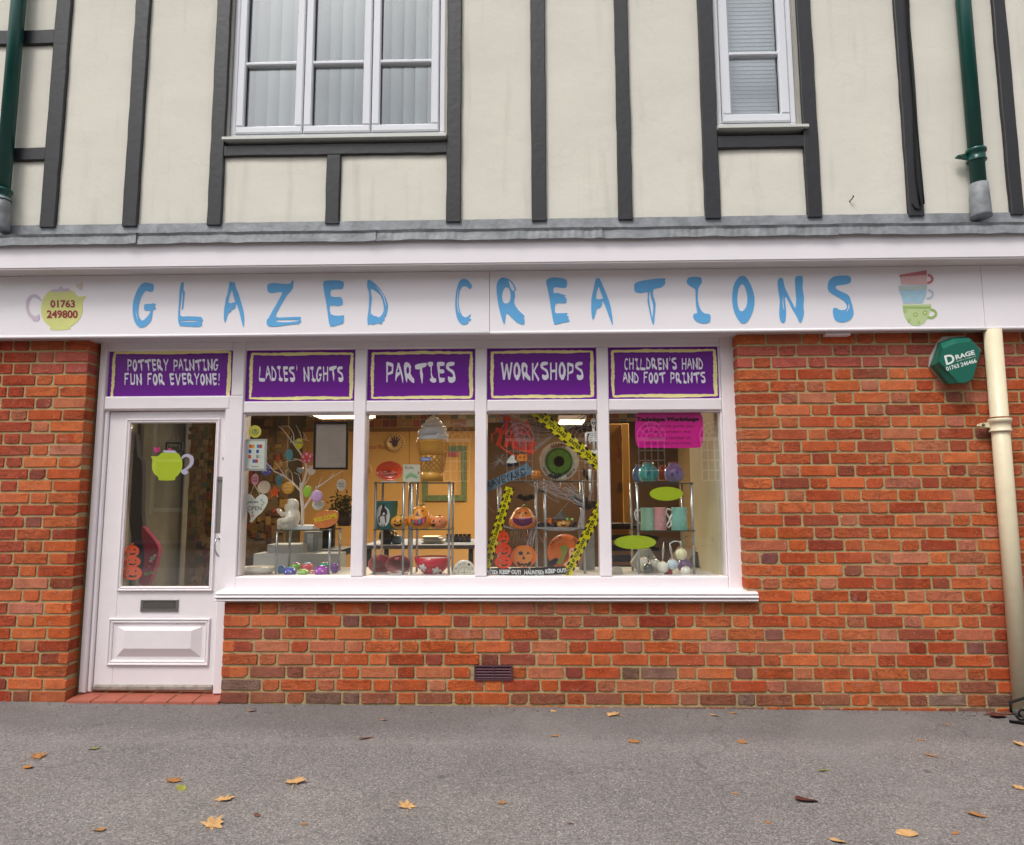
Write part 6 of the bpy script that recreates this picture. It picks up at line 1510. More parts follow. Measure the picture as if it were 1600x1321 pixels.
q = MB(); q.lathe([(0, .01), (.6, .01), (.7, 0), (1, -.02), (1, 0), (.6, .02), (0, .02)], (0, 0, 0), 36, axis='y'); q.xform(Matrix.Translation(c_) @ Matrix.Scale(15 * k, 4, (1, 0, 0)) @ Matrix.Scale(15 * k, 4, (0, 0, 1))); q.build("plate_disc", col("plate_ochre", 'b88e50'), t)
q = MB(); text(q, "Celebration Plates", rect_fn(555, 695, 607, 702, BZ - .006), .0); tag(q.build("wall_lettering", col("red_ink", '8a3018')), "handwritten red words Celebration Plates on the ochre wall", "lettering")
MB().tube([P(640, 664, BZ - .004), P(640, 760, BZ - .004)], .006, 4).build("wall_joint", col("joint_brown", '8a6a3c'), None, "vertical board joint on the ochre back wall", "trim")
t = thing("picture_frame", P(694, 783, BZ), "green patterned square frame on the ochre wall behind the ice cream", "picture")
poly([c2(488, 278), c2(826, 278), c2(826, 700), c2(488, 700)], BZ - .05, .04, [[c2(530, 320), c2(786, 320), c2(786, 656), c2(530, 656)]]).build("frame", col("frame_green", '56663a', rough=.5, var=.6, vscale=30), t)
poly([c2(526, 316), c2(790, 316), c2(790, 660), c2(526, 660)], BZ - .02, .01).build("picture_panel", col("pic_tan", 'b88c4c', rough=.6), t)
for i in range(3): poly([c2(*p) for p in ell(700 + i * 24, 342, 15, 20, 10)], BZ - .06, .004).build("motif", col("motif_red", '8c1f28'), t)
# work table behind
tb = thing("work_table", P(660, 860, 1.9), "long grey work table behind the display stands", "table")
a, b_ = PX(566, 845, 1.7), PX(744, 845, 1.7); zt = PZ(852, 1.7, 660)
MB().bbox(a, b_, 1.7, 2.6, zt - .035, zt, .004).build("tabletop", col("table_grey", '6f7480', rough=.4), tb)
for x in (a + .05, b_ - .05):
    for y in (1.75, 2.5): MB().box(x - .02, x + .02, y - .02, y + .02, -.06, zt - .035).build("leg", BLACK, tb)
t = thing("dark_jug", P(604, 846, 1.85), "dark round jug on the work table", "jug"); MB().lathe([(0, 0), (.04, 0), (.07, .05), (.065, .1), (.04, .13), (.045, .15), (.0, .15)], Vector((P(604, 846, 1.85).x, 1.85, zt)), 20).build("jug_body", col("jug_dark", '1f2226', **GLZ), t)
MB().tube([Vector((P(604, 846, 1.85).x + .06, 1.85, zt + .12)), Vector((P(604, 846, 1.85).x + .1, 1.85, zt + .08)), Vector((P(604, 846, 1.85).x + .065, 1.85, zt + .04))], .008, 6).build("handle", col("jug_dark", '1f2226'), t)
x = P(620, 846, 1.85).x; tag(MB().lathe([(0, 0), (.04, 0), (.05, .03), (.045, .07), (.0, .085)], (x, 1.85, zt), 16).build("water_pot", col("pot_slate", '4f6472')), "small slate blue pot beside the dark jug", "pot")
for i in range(5):
    xx = PX(660 + 3 * (i % 2), 840, 1.9); tag(MB().box(xx - .0, xx + .19 - i * .01, 1.85, 2.05, zt + .001 + i * .013, zt + .012 + i * .013).build("tile_stack", col("paper_%d" % i, ['b3ada0', '9c9c98', 'c2bcae', '8f949a', 'b9b3a2'][i], .6)), ["lowest", "second", "middle", "fourth", "top"][i] + " pale tile of the stack on the work table", "tile", "stack of pale tiles on the table")
for i in range(6):
    xx = PX(700 + i * 6.5, 840, 2.1); t = thing("brush_jar", (xx, 2.1, zt), ["first", "second", "third", "fourth", "fifth", "sixth"][i] + " glass paint jar from the left on the work table", "jar", "row of paint jars on the table")
    MB().lathe([(0, 0), (.02, 0), (.021, .05), (.016, .058), (0, .06)], (xx, 2.1, zt), 12).build("jar", col("jar_%d" % (i % 3), ['5f6a70', '7a6a5c', '4c5560'][i % 3]), t)
    MB().lathe([(0, .06), (.018, .06), (.018, .075), (0, .076)], (xx, 2.1, zt), 12).build("lid", BLACK, t)

# --- pane three: Halloween
RS = col("glitter_red", 'c8351a', rough=.6, var=.2, vscale=90)
t = thing("treat_sign", P(*c3(290, 420), .22), "red glitter sign reading Trick or Treat hanging on a purple ribbon", "sign")
def rot_text(mb, s, a, b_, h, y, bold=.03):
    u, v_ = c3(*a), c3(*b_); text(mb, s, line_fn(u[0], u[1], v_[0], v_[1], h, y), bold)
q = MB(); rot_text(q, "Trick", (160, 165), (395, 215), 24, .219, .06); q.build("lettering", RS, t)
q = MB(); rot_text(q, "Treat", (90, 265), (410, 345), 27, .217, .07); q.build("lettering", RS, t)
q = MB(); rot_text(q, "or", (225, 205), (300, 225), 9, .215, .05); q.build("lettering", RS, t)
for pts_ in ([(165,150),(215,80),(300,88),(370,115),(398,170),(385,240)], [(95,255),(92,190),(140,170),(160,200),(120,285)], [(150,275),(200,320),(270,355),(350,365),(400,300)], [(385,345),(395,300),(420,240)], [(250,130),(300,200),(350,230)], [(200,280),(280,230),(360,265)]):
    MB().tube([P(*c3(*p), .224) for p in pts_], [.004 + .004 * math.sin(1 + i_ * 1.3) ** 2 for i_ in range(len(pts_))], 6).build("wire_flourish", RS, t)
poly([c3(182, 10), c3(196, 10), c3(194, 190), c3(176, 190)], .226, .001).build("ribbon", col("ribbon_purple", '6a2a9c'), t)
poly([c3(*p) for p in ell(320, 375, 42, 34, 14)], .21, .003).build("pumpkin_shape", col("flat_orange", 'd97a28'), t)
for p_ in ((305, 365), (340, 365)): poly([c3(p_[0] - 9, p_[1] + 6), c3(p_[0] + 9, p_[1] + 6), c3(p_[0], p_[1] - 10)], .209, .0006).build("eye_print", INK, t)
poly([c3(*p) for p in [(290, 390), (320, 398), (350, 388), (338, 405), (305, 407)]], .209, .0006).build("mouth_print", INK, t)
poly([c3(200, 410), (c3(215, 380)), c3(240, 350), c3(262, 352), c3(268, 385), c3(285, 405), c3(250, 412)], .212, .003).build("ghost_shape", col("flat_white", 'cfcfcb'), t)
poly([c3(205, 440), c3(205, 412), c3(285, 405), c3(300, 430)], .2125, .003).build("dark_shape", col("flat_navy", '1c2030'), t)
# plank
t = thing("graveyard_plank", P(*c3(230, 560), .19), "grey weathered plank sign reading GRAVEYARD, tilted", "sign")
pk = [(-20, 625), (-22, 565), (60, 545), (110, 528), (200, 485), (290, 448), (365, 405), (372, 425), (402, 470), (395, 492), (320, 520), (230, 545), (140, 590), (60, 635), (20, 640)]
poly([c3(*p) for p in pk], .185, .025).build("plank_body", col("plank_slate", '62788a', rough=.7, var=.4, vscale=30, bump=.8, bscale=60), t)
q = MB(); rot_text(q, "GRAVEYARD", (10, 622), (360, 498), 11.3, .1838, .0); q.build("lettering", col("plank_ink", '1c252c'), t)
# tapes
YT = col("tape_yellow", 'cfc010', rough=.3); BT = col("tape_black", '17150f', rough=.3)
def tape(label, a, b_, wpx, y, words__, phase=0.0):
    ax, ay = a; bx, by = b_; t = thing("warning_tape", P((ax + bx) / 2, max(ay, by), y), label, "tape", "yellow ENTER IF YOU DARE tapes")
    d = Vector((bx - ax, by - ay)); Lp = d.length; d /= Lp; n = Vector((d.y, -d.x)); hw = wpx / 2
    def pt(s_, o_): return (ax + d.x * s_ + n.x * o_, ay + d.y * s_ + n.y * o_)
    poly([pt(0, -hw), pt(Lp, -hw), pt(Lp, hw), pt(0, hw)], y, .0008).build("tape_strip", YT, t)
    st_ = wpx * .62; i = 0; s_ = phase
    while s_ < Lp - st_:
        for sg_ in (-1, 1):
            o0, o1 = sg_ * hw * .58, sg_ * hw * 1.0; off = 0 if sg_ > 0 else st_ * .9
            if s_ + off + st_ * .5 > Lp: continue
            q = poly([pt(s_ + off, o1), pt(s_ + off + st_ * .62, o1), pt(s_ + off + st_ * .82, o0), pt(s_ + off + st_ * .2, o0)], y - .0006, .0005); q.build("stripe", BT, t)
        s_ += st_ * 1.35
    for (s, u, v_) in words__:
        p0, p1 = pt(u * Lp, -hw * .33), pt(v_ * Lp, -hw * .33); q = MB(); text(q, s, line_fn(p0[0], p0[1], p1[0], p1[1], hw * .72, y - .0009), .035); q.build("lettering", BT, t)
tape("yellow tape reading ENTER IF YOU DARE running diagonally from the top of the pane", (833, 640), (940, 730), 17, .150, [("ENTER IF YOU DARE", .0, .48), ("ENTER IF YOU DARE", .53, 1.02)])
tape("yellow tape reading ENTER IF YOU DARE slanting down the left of the Halloween pane", (758, 889), (797, 762), 14, .151, [("ENTER", .0, .2), ("IF YOU DARE", .23, .55), ("ENTER IF YOU D", .58, .98)], 3)
tape("yellow tape reading ENTER IF YOU DARE slanting down the right of the Halloween pane", (884, 902), (941, 786), 14.5, .1512, [("ENTER IF YOU DARE", .03, .52), ("ENTER IF YO", .57, .95)], 5)
t = thing("keep_out_tape", P(825, 899, .148), "black banner reading HAUNTED: KEEP OUT! along the foot of the pane", "tape")
bn = [c3(45, 1215), c3(200, 1212), c3(400, 1210), c3(640, 1200), c3(668, 1215), c3(655, 1260), c3(400, 1272), c3(200, 1268), c3(45, 1262)]
poly(bn, .149, .0008).build("tape_strip", BT, t); BW = col("banner_white", 'e2e2dc')
for (s, a, b_) in (("HAUNTED:", (-40, 1256), (136, 1262)), ("KEEP", (148, 1258), (232, 1258)), ("OUT!", (238, 1258), (312, 1262)), ("HAUNTED:", (338, 1262), (490, 1262)), ("KEEP", (500, 1256), (580, 1250)), ("OUT!", (588, 1250), (660, 1246))):
    if a[0] < 0: s, a = "NTED:", (50, 1257)
    q = MB(); rot_text(q, s, a, b_, 6.6, .148, .05); q.build("lettering", BW, t)
q = MB(); rnd = random.Random(2)
for i in range(12):
    x, y = 80 + i * 50, (1268 if i % 3 else 1218) + rnd.uniform(-2, 2); bp_ = [(x - 10, y - 3), (x - 4, y), (x, y - 4), (x + 4, y), (x + 10, y - 3), (x + 5, y + 4), (x - 5, y + 4)]
    if x < 640: q.prism([(P(*c3(*p), .148).x, P(*c3(*p), .148).z) for p in bp_], .1482, None)
o = q.build("bat_print", BW, t); o['kind'] = 'stuff'
# eye plate
t = thing("eye_plate", P(873, 750, .36), "round plate painted as a green eyeball reading HAPPY HALLOWEEN", "plate"); c_ = P(*c3(604, 398), .36); k = S(.36); R_ = 30.2 * k
def disc(r0, r1, m, nm, y0, y1): q = MB(); q.lathe([(r0, y0), (r1, y1)] if r0 else [(0, y0), (r1, y1)], c_, 44, axis='y'); q.build(nm, m, t)
q = MB(); q.lathe([(0, .012), (R_ * .62, .012), (R_ * .7, .006), (R_ * .98, -.008), (R_, -.004), (R_ * .98, .004), (R_ * .6, .022), (0, .022)], c_, 48, axis='y'); q.build("plate_disc", col("eye_white", 'cdc9b8', rough=.22, coat=.4), t)
q = MB(); q.prism(ell(c_.x, c_.z, R_ * .685, R_ * .685, 40), .354, .36); q.build("iris_print", col("iris_green", '648f40', rough=.25, var=.35, vscale=40), t)
q = MB(); q.prism(ell(c_.x, c_.z, R_ * .685, R_ * .685, 40), .3535, None, [ell(c_.x, c_.z, R_ * .60, R_ * .60, 40)]); q.build("iris_ring", col("iris_dark", '255c22', rough=.25), t)
q = MB(); q.prism(ell(c_.x, c_.z, R_ * .27, R_ * .27, 28), .352, .3534); q.build("pupil_print", col("pupil", '141414', rough=.2), t)
for s, a0_, a1_, cc in (("HAPPY", 118, 62, '7c1c24'), ("HALLOW", 262, 178, '6f655c'), ("EEN", 298, 332, '6f5a52')):
    vs, fs = text_tris(s, .01)
    def fn(u, v):
        if s == "HAPPY": a_ = math.radians(a0_ + (a1_ - a0_) * u); rr = R_ * (.73 + .2 * v)
        else: a_ = math.radians(a0_ + (a1_ - a0_) * u) if s == "EEN" else math.radians(200 + 50 * u); rr = R_ * (.92 - .15 * v)
        return (c_.x + rr * math.cos(a_), .3505, c_.z + rr * math.sin(a_))
    q = MB(); text(q, s, fn, .035); q.build("lettering", col("eye_ink" + s, cc), t)
def bat(cx, cy, s, y, label, dark='15161a', fn=c3, rot=0):
    pts = [(-1, -.1), (-.75, -.42), (-.4, -.5), (-.18, -.2), (-.1, -.42), (0, -.3), (.1, -.42), (.18, -.2), (.4, -.5), (.75, -.42), (1, -.1), (.8, -.12), (.62, .1), (.45, .0), (.28, .25), (.1, .12), (0, .42), (-.1, .12), (-.28, .25), (-.45, 0), (-.62, .1), (-.8, -.12)]
    q = poly([fn(cx + s * (a * math.cos(rot) - b * math.sin(rot)), cy + s * (a * math.sin(rot) + b * math.cos(rot))) for a, b in pts], y, .004); return tag(q.build("bat_cutout", col("bat_black", dark, .7)), label, "bat", "black paper bats")
bat(350, 685, 75, .42, "black bat cutout above the grinning gourd pumpkin")
bat(470, 630, 45, .47, "small black bat cutout between the two front chrome legs", rot=.3)
bat(755, 700, 85, .40, "black bat cutout caught in cobweb at the right of the stand", '1d2126', rot=.25)
bat(820, 745, 90, .38, "dark slate bat shape resting on the right end of the stand", '3a4452')
bat(575, 520, 62, .31, "black bat cutout resting at the foot of the eye plate", rot=-.05)
bat(800, 500, 50, .7, "dim black bat cutout behind the skeleton", '1c1610', rot=1.2)
pumpkin("pumpkin", 838, 735, 748, 7.5, .30, 'e08a3c', "tiny orange pumpkin sitting at the end of the GRAVEYARD plank", [("eye_print", 'k', tri(-.3, .66, .13)), ("eye_print", 'k', tri(.3, .66, .13))])
gm = [(-.75, .52), (-.3, .48), (.2, .48), (.75, .52), (.7, .3), (.4, .17), (0, .12), (-.4, .17), (-.7, .32)]
PM = col("mouth_plum", '5c2350', rough=.4, var=.4, vscale=50)
pumpkin("pumpkin", 817, 793, 826, 21, .37, 'e07a2c', "grinning orange gourd pumpkin on the Halloween shelf", [("mouth_rim", col("pink_rim", 'd88a90'), [(x * 1.1, .33 + (y - .33) * 1.2) for x, y in gm]), ("mouth_print", PM, gm), ("eye_print", 'k', arc(-.32, .68, .13, .09, 0, math.pi, .035)), ("eye_print", 'k', arc(.3, .68, .13, .09, 0, math.pi, .035)), ("nose_print", 'k', tri(.0, .62, .05))], gourd=True)
# mouth fill slightly prouder
k = S(.37)
# orange pumpkin-face plate
t = thing("pumpkin_plate", P(820, 888, .3), "orange pumpkin shaped plate with a jagged grin, on the deck", "plate")
def rib_out(cx, cy, rx, ry, n=40): return [c3(cx + rx * (1 - .05 * abs(math.sin(3 * t_))) * math.cos(t_), cy + ry * (1 - .05 * abs(math.sin(3 * t_))) * math.sin(t_)) for t_ in [i * 2 * math.pi / n for i in range(n)]]
PO = col("plate_orange", 'd9702a', rough=.3, coat=.3, var=.1)
poly(rib_out(335, 1125, 102, 88), .30, .015).build("plate_body", PO, t); poly(rib_out(330, 1125, 72, 84), .294, .006).build("plate_centre", col("plate_amber", 'e08a48', rough=.3, coat=.3), t)
GYI = col("grey_ink", '3a3c44')
poly([c3(*p) for p in [(290, 1095), (310, 1085), (326, 1090), (328, 1112), (305, 1116)]], .2935, .0005).build("eye_print", GYI, t); poly([c3(*p) for p in [(350, 1112), (366, 1085), (388, 1108), (372, 1104)]], .2935, .0005).build("eye_print", GYI, t)
poly([c3(322, 1145), c3(348, 1145), c3(334, 1118)], .2935, .0005).build("nose_print", INK, t)
poly([c3(*p) for p in [(280, 1160), (300, 1170), (310, 1182), (322, 1172), (335, 1186), (350, 1172), (362, 1182), (372, 1168), (392, 1160), (385, 1195), (360, 1202), (350, 1190), (336, 1205), (320, 1190), (308, 1202), (290, 1192)]], .2935, .0005).build("mouth_print", GYI, t)
# three stacked pumpkins sticker, twice
def stack_sticker(cx, rows, label, fn, y, c='d8401c', rx=(44, 62, 66)):
    t = thing("pumpkin_sticker", P(*fn(cx, rows[-1][1]), y), label, "sticker", "stacked pumpkin window stickers"); m = col("sticker_" + c, c, .4)
    for i, (y0, y1) in enumerate(rows):
        cy, ry = (y0 + y1) / 2, (y1 - y0) / 2; r_ = rx[i]
        eyes = [[fn(*p) for p in ell(cx - r_ * .38, cy - ry * .25, r_ * .15, ry * .16, 8)], [fn(*p) for p in ell(cx + r_ * .38, cy - ry * .25, r_ * .15, ry * .16, 8)]]
        mo = [fn(cx + r_ * a, cy + ry * b) for a, b in ((-.6, .2), (-.3, .4), (-.1, .3), (.1, .45), (.3, .32), (.6, .2), (.4, .58), (0, .7), (-.4, .58))]
        poly([fn(*p) for p in ell(cx, cy, r_, ry * 1.04, 30)], y + .0002 * i, .0006, eyes + [mo]).build("pumpkin_shape", m, t)
    poly([fn(cx - 8, rows[0][0] + 3), fn(cx + 8, rows[0][0] + 3), fn(cx + 14, rows[0][0] - 22), fn(cx, rows[0][0] - 14)], y, .0006).build("stalk_shape", m, t)
stack_sticker(178, [(935, 1030), (1028, 1125), (1120, 1215)], "red three pumpkin stack sticker inside the Halloween pane", c3, YS)
def cd_(x, y): return (180 + x / 4.72, 650 + y / 4.718)
stack_sticker(122, [(955, 1040), (1035, 1115), (1108, 1208)], "orange three pumpkin stack sticker inside the door glass", cd_, .152, 'e04a18', (55, 65, 75))
# witch pumpkin
pumpkin("pumpkin", 880, 809, 826, 10.5, .37, 'e2a05c', "peach pumpkin head wearing a witch hat", [("eye_print", 'k', arc(-.3, .62, .12, .1, 0, math.pi, .04)), ("eye_print", 'k', arc(.3, .62, .12, .1, 0, math.pi, .04)), ("mouth_print", 'k', arc(0, .42, .4, .2, math.pi, 2 * math.pi, .06))])
t = thing("witch_hat", P(876, 811, .38), "grey felt witch hat with a green bow on the peach pumpkin", "hat"); k = S(.38); c_ = P(877, 811, .37)
HT = col("felt_grey", '4c4a46', .9); MB().lathe([(0, .0), (14 * k, -.004), (15 * k, -.002), (10 * k, .012), (7.5 * k, .018), (5 * k, .035), (0, .06)], c_, 24, squash=.8).build("hat_body", HT, t)
for s_ in (-1, 1): MB().ball(P(890 + s_ * 4, 812, .33), .011, .008, .009, 8, 6).build("bow", col("bow_green", '8fae5c'), t)
pumpkin("pumpkin", 858, 810, 827, 8, .40, 'c96a2c', "dark orange half hidden pumpkin left of the witch hat", [])
tag(metamesh("black_cat", [(tuple(P(845, 822, .38)), .028), (tuple(P(855, 823, .38)), .03), (tuple(P(866, 822, .38)), .025), (tuple(P(893, 824, .36)), .02), (tuple(P(898, 818, .36)), .015)], col("cat_black", '17161a', .6), None, .012), "black fabric shape lying along the Halloween shelf", "fabric")
# trick or treat plate
t = thing("treat_plate", P(886, 888, .33), "orange plate with a green zombie hand and a ghost, reading TRICK OR TREAT", "plate"); c_ = P(*c3(650, 1090), .34); k = S(.34); R_ = 27 * k
q = MB(); q.lathe([(0, .01), (R_ * .6, .01), (R_ * .7, .004), (R_, -.01), (R_, -.002), (R_ * .6, .02), (0, .02)], c_, 44, axis='y'); q.build("plate_disc", col("plate_rust", 'c8662c', rough=.28, coat=.4, var=.15, vscale=12), t)
for s, a0_, a1_ in (("TRICK", 158, 100), ("TREAT", 62, 8)):
    def fn(u, v): a_ = math.radians(a0_ + (a1_ - a0_) * u); rr = R_ * (.76 + .2 * v); return (c_.x + rr * math.cos(a_), .3275, c_.z + rr * math.sin(a_))
    q = MB(); text(q, s, fn, .01); q.build("lettering", INK, t)
poly(smooth_closed([c3(*p) for p in [(588, 1180), (600, 1150), (625, 1120), (622, 1085), (612, 1060), (620, 1040), (640, 1048), (655, 1035), (672, 1048), (668, 1080), (655, 1120), (640, 1150), (620, 1185)]], 2), .329, .003).build("hand_print", col("zombie_green", '6f7a34'), t)
poly([c3(*p) for p in [(520, 1185), (530, 1160), (585, 1130), (602, 1150), (570, 1190), (530, 1200)]], .3285, .003).build("sleeve_print", col("sleeve_navy", '1d2430'), t)
poly(smooth_closed([c3(*p) for p in [(680, 1085), (700, 1058), (725, 1065), (735, 1095), (728, 1130), (715, 1165), (690, 1190), (650, 1195), (640, 1180), (672, 1160), (685, 1120)]], 2), .3287, .003).build("ghost_print", col("ghost_pink", 'd9a890'), t)
for p_ in ((700, 1085), (712, 1087), (703, 1108)): poly([c3(*x_) for x_ in ell(p_[0], p_[1], 4, 6, 8)], .3275, .0005).build("eye_print", INK, t)
# skeleton
t = thing("toy_skeleton", P(932, 770, .165), "white plastic toy skeleton hanging at the right of the Halloween pane", "skeleton"); BN = col("bone_white", 'eeece4', rough=.4); ys = .17
def c5(x, y): return (840 + x / 9.438, 640 + y / 9.436)
k = S(ys) / 9.44
def bone(name, pts, r, parent=t): return MB().tube([P(*c5(*p), ys) for p in pts], [x * k * 1.2 for x in r] if isinstance(r, (list, tuple)) else r * k * 1.2, 8).build(name, BN, parent)
sk = MB(); a = P(*c5(825, 185), ys); sk.ball(a, 42 * k, 40 * k, 56 * k, 18, 12); sk.ball(P(*c5(825, 245), ys - .002), 27 * k, 30 * k, 32 * k, 14, 8); sko = sk.build("skull", BN, t)
for p_ in ((808, 198), (845, 196)): MB().ball(P(*c5(*p_), ys - 38 * k), 11 * k, 8 * k, 13 * k, 8, 6).build("eye_socket", BLACK, sko)
MB().ball(P(*c5(826, 225), ys - 40 * k), 5 * k, 5 * k, 9 * k, 8, 6).build("nose_hole", BLACK, sko)
bone("spine", [(826, 275), (826, 330), (828, 450), (832, 600)], [14, 13, 15, 17]); bone("collar_bone", [(715, 350), (770, 345), (826, 335), (880, 338), (935, 350)], [14, 11, 9, 11, 14])
for i in range(5):
    w_ = [52, 66, 72, 70, 58][i]; y0 = 360 + i * 30
    for s_ in (-1, 1): bone("rib", [(826, y0 - 8), (826 + s_ * w_ * .6, y0 - 16), (826 + s_ * w_, y0 + 6), (826 + s_ * w_ * .82, y0 + 30)], [9, 10, 10, 7])
pe = MB(); pe.prism([(P(*c5(*p), ys).x, P(*c5(*p), ys).z) for p in [(790, 600), (832, 610), (890, 590), (905, 640), (880, 665), (850, 650), (830, 668), (800, 640)]], ys - 12 * k, ys + 12 * k); pe.build("pelvis", BN, t)
bone("arm", [(716, 350), (712, 430), (712, 510)], [15, 11, 12]); bone("forearm", [(712, 520), (705, 600), (712, 690), (712, 720)], [12, 9, 9, 12])
for i in range(4): bone("finger", [(712, 720), (695 + i * 13, 770), (692 + i * 16, 800)], [7, 5, 3])
bone("arm", [(935, 350), (938, 430), (938, 510)], [15, 11, 12]); bone("thigh", [(795, 640), (760, 700), (770, 780), (772, 855)], [14, 12, 11, 20]); bone("shin", [(770, 880), (770, 1000), (768, 1070)], [19, 16, 12]); bone("foot", [(770, 1085), (772, 1150), (770, 1220)], [12, 13, 9])
bone("thigh", [(880, 640), (905, 760), (905, 860)], [14, 12, 18]); bone("shin", [(900, 880), (895, 1000), (890, 1070)], [17, 14, 11]); bone("foot", [(888, 1085), (895, 1150), (890, 1200)], [11, 12, 8])
MB().tube([P(*c5(828, 128), ys), P(*c5(828, 15), ys)], .002, 6).build("hanging_cord", BN, t)
# cobwebs
WEB = bpy.data.materials.new("cobweb"); WEB.use_nodes = True; wb = WEB.node_tree.nodes['Principled BSDF']; wb.inputs['Base Color'].default_value = (.62, .62, .66, 1); wb.inputs['Roughness'].default_value = .9; wb.inputs['Alpha'].default_value = .42
rnd = random.Random(77); q = MB()
def sag(a, b_, s, y0, y1, r, n=7, fn=c3):
    pts = []
    for i in range(n + 1):
        f = i / n; x = a[0] + (b_[0] - a[0]) * f; yy = a[1] + (b_[1] - a[1]) * f + s * 4 * f * (1 - f); pts.append(P(*fn(x + rnd.uniform(-2, 2), yy + rnd.uniform(-2, 2)), y0 + (y1 - y0) * f))
    q.tube(pts, r, 4, False)
# hammock of gauze across the top
for i in range(46):
    f = i / 45; sag((215 + f * 40, 12 + f * 150), (830 - f * 380, 18 + f * 240), 95 + 40 * f + rnd.uniform(-14, 14), .2, .22 + .03 * f, rnd.uniform(.0004, .0012))
for i in range(40): x = rnd.uniform(230, 470); y = rnd.uniform(40, 130); sag((x, y), (x + rnd.uniform(-50, 60), y + rnd.uniform(80, 260)), rnd.uniform(-8, 8), .22, .22, rnd.uniform(.0003, .0009), 4)
for i in range(16): f = i / 15; sag((640 - f * 30, 120 + f * 60), (850 - f * 25, 15 + f * 20), 14 + f * 8, .2, .2, rnd.uniform(.0006, .0022), 5)
# swags along the shelves
for i in range(34): x = rnd.uniform(330, 560); sag((x, 545 + rnd.uniform(-6, 10)), (rnd.uniform(600, 800), rnd.uniform(550, 720)), rnd.uniform(10, 45), .3, .32, rnd.uniform(.0005, .0018))
for i in range(16): sag((rnd.uniform(640, 700), 560 + i * 6), (rnd.uniform(780, 810), 640 + i * 7), rnd.uniform(0, 25), .31, .3, rnd.uniform(.001, .003), 6)
for i in range(12): sag((790 + rnd.uniform(-10, 12), 720), (775 + rnd.uniform(-30, 30), 905), rnd.uniform(-5, 5), .31, .31, rnd.uniform(.001, .0028), 5)
for i in range(16): sag((170, 890 + rnd.uniform(-6, 6)), (430, 905 + rnd.uniform(-6, 8)), rnd.uniform(8, 26), .32, .33, rnd.uniform(.0006, .002))
for i in range(16): sag((430, 905 + rnd.uniform(-6, 6)), (800, 912 + rnd.uniform(-6, 8)), rnd.uniform(-8, 26), .32, .33, rnd.uniform(.0006, .0026))
for i in range(30): x = rnd.uniform(240, 430); sag((x, 912), (x + rnd.uniform(-20, 20), rnd.uniform(960, 1060)), rnd.uniform(-5, 5), .33, .33, rnd.uniform(.0004, .0012), 4)
for i in range(14): sag((rnd.uniform(380, 440), 915), (rnd.uniform(330, 400), 1085), rnd.uniform(-10, 12), .32, .31, rnd.uniform(.0008, .0022), 5)
for i in range(22): a_ = rnd.uniform(0, 6.28); sag((150, 385), (150 + 55 * math.cos(a_), 385 + 50 * math.sin(a_)), 3, .23, .23, rnd.uniform(.0005, .0014), 3)
for i in range(12): sag((150, 385), (rnd.uniform(60, 110), rnd.uniform(410, 470)), 8, .23, .24, .0008, 4)
for i in range(10): sag((870, 470), (845 + rnd.uniform(-30, 20), 700), rnd.uniform(-10, 30), .3, .3, rnd.uniform(.0008, .002), 5)
sag((60, 730), (110, 790), 2, .3, .3, .0012); sag((440, 690), (400, 870), 0, .3, .3, .0012); sag((690, 690), (600, 800), 0, .33, .33, .0012); sag((430, 930), (520, 1080), 0, .3, .3, .0012); sag((430, 600), (440, 700), 0, .3, .3, .001)
tag(q.build("cobweb", WEB), "grey gauze cobweb draped over the Halloween shelves and tapes", "cobweb", kind='stuff')
# tiny clay pegs on the webs
for i, (x, y) in enumerate(((615, 600), (365, 965), (505, 990), (490, 575))):
    t = thing("web_charm", P(*c3(x, y), .3), ["brown button charm hanging under the eye plate", "brown button charm above the pumpkin plate", "brown button charm beside the front chrome leg", "brown button charm at the left end of the upper shelf web"][i], "charm", "brown charms on the cobweb")
    MB().ball(P(*c3(x, y), .3), .010, .005, .008, 10, 6).build("button", col("button_rust", '9c4a22'), t); MB().tube([P(*c3(x, y - 12), .3), P(*c3(x - 2, y - 45), .3)], .002, 5).build("peg", col("peg_bone", 'd9d3c2'), t)
# pale panel standing at the right behind
tag(MB().box(PX(905, 860, .6), PX(929, 860, .6), .6, .64, DECK, PZ(822, .6, 915)).build("white_board", col("board_pale", '8f9292')), "pale grey board standing on the deck behind the right tape", "board")
# --- pane four
t = thing("workshop_sign", P(1046, 700, YS), "rounded magenta window sign headed Technique Workshops", "sign")
rr_ = [c4(*p) for p in [(285, 12), (700, 14), (730, 30), (748, 62), (752, 150), (750, 235), (735, 275), (700, 295), (300, 293), (258, 285), (236, 250), (232, 150), (238, 60), (252, 26)]]
poly(smooth_closed(rr_, 2), YS + .002, .0008).build("sign_panel", col("magenta_vinyl", 'd0148a', rough=.4), t)
q = MB(); text(q, "Technique Workshops", rect_fn(*c4(242, 58), *c4(720, 100), YS + .001), .06); q.build("heading", BLACK, t)
MI = col("maroon_ink", '6a0a44')
for s, x0, x1, y0 in (("Join us as we guide you", 285, 682, 115), ("through a project that", 305, 660, 158), ("teaches a number of", 330, 655, 201), ("pottery tips and tricks", 310, 660, 246)):
    q = MB(); text(q, s, rect_fn(*c4(x0, y0), *c4(x1, y0 + 27), YS + .001), .0); q.build("lettering", MI, t)
LG = col("lime_vinyl", 'a9bd1f', rough=.4)
tag(poly([c4(*p) for p in ell(471, 645, 128, 53, 36)], YS + .001, .0008).build("oval_sticker", LG), "blank lime green oval sticker above the pastel mugs", "sticker", "lime oval stickers")
tag(poly([c4(*p) for p in ell(231, 1016, 161, 53, 36)], YS + .001, .0008).build("oval_sticker", LG), "blank lime green oval sticker, lower and wider one left of the baubles", "sticker", "lime oval stickers")
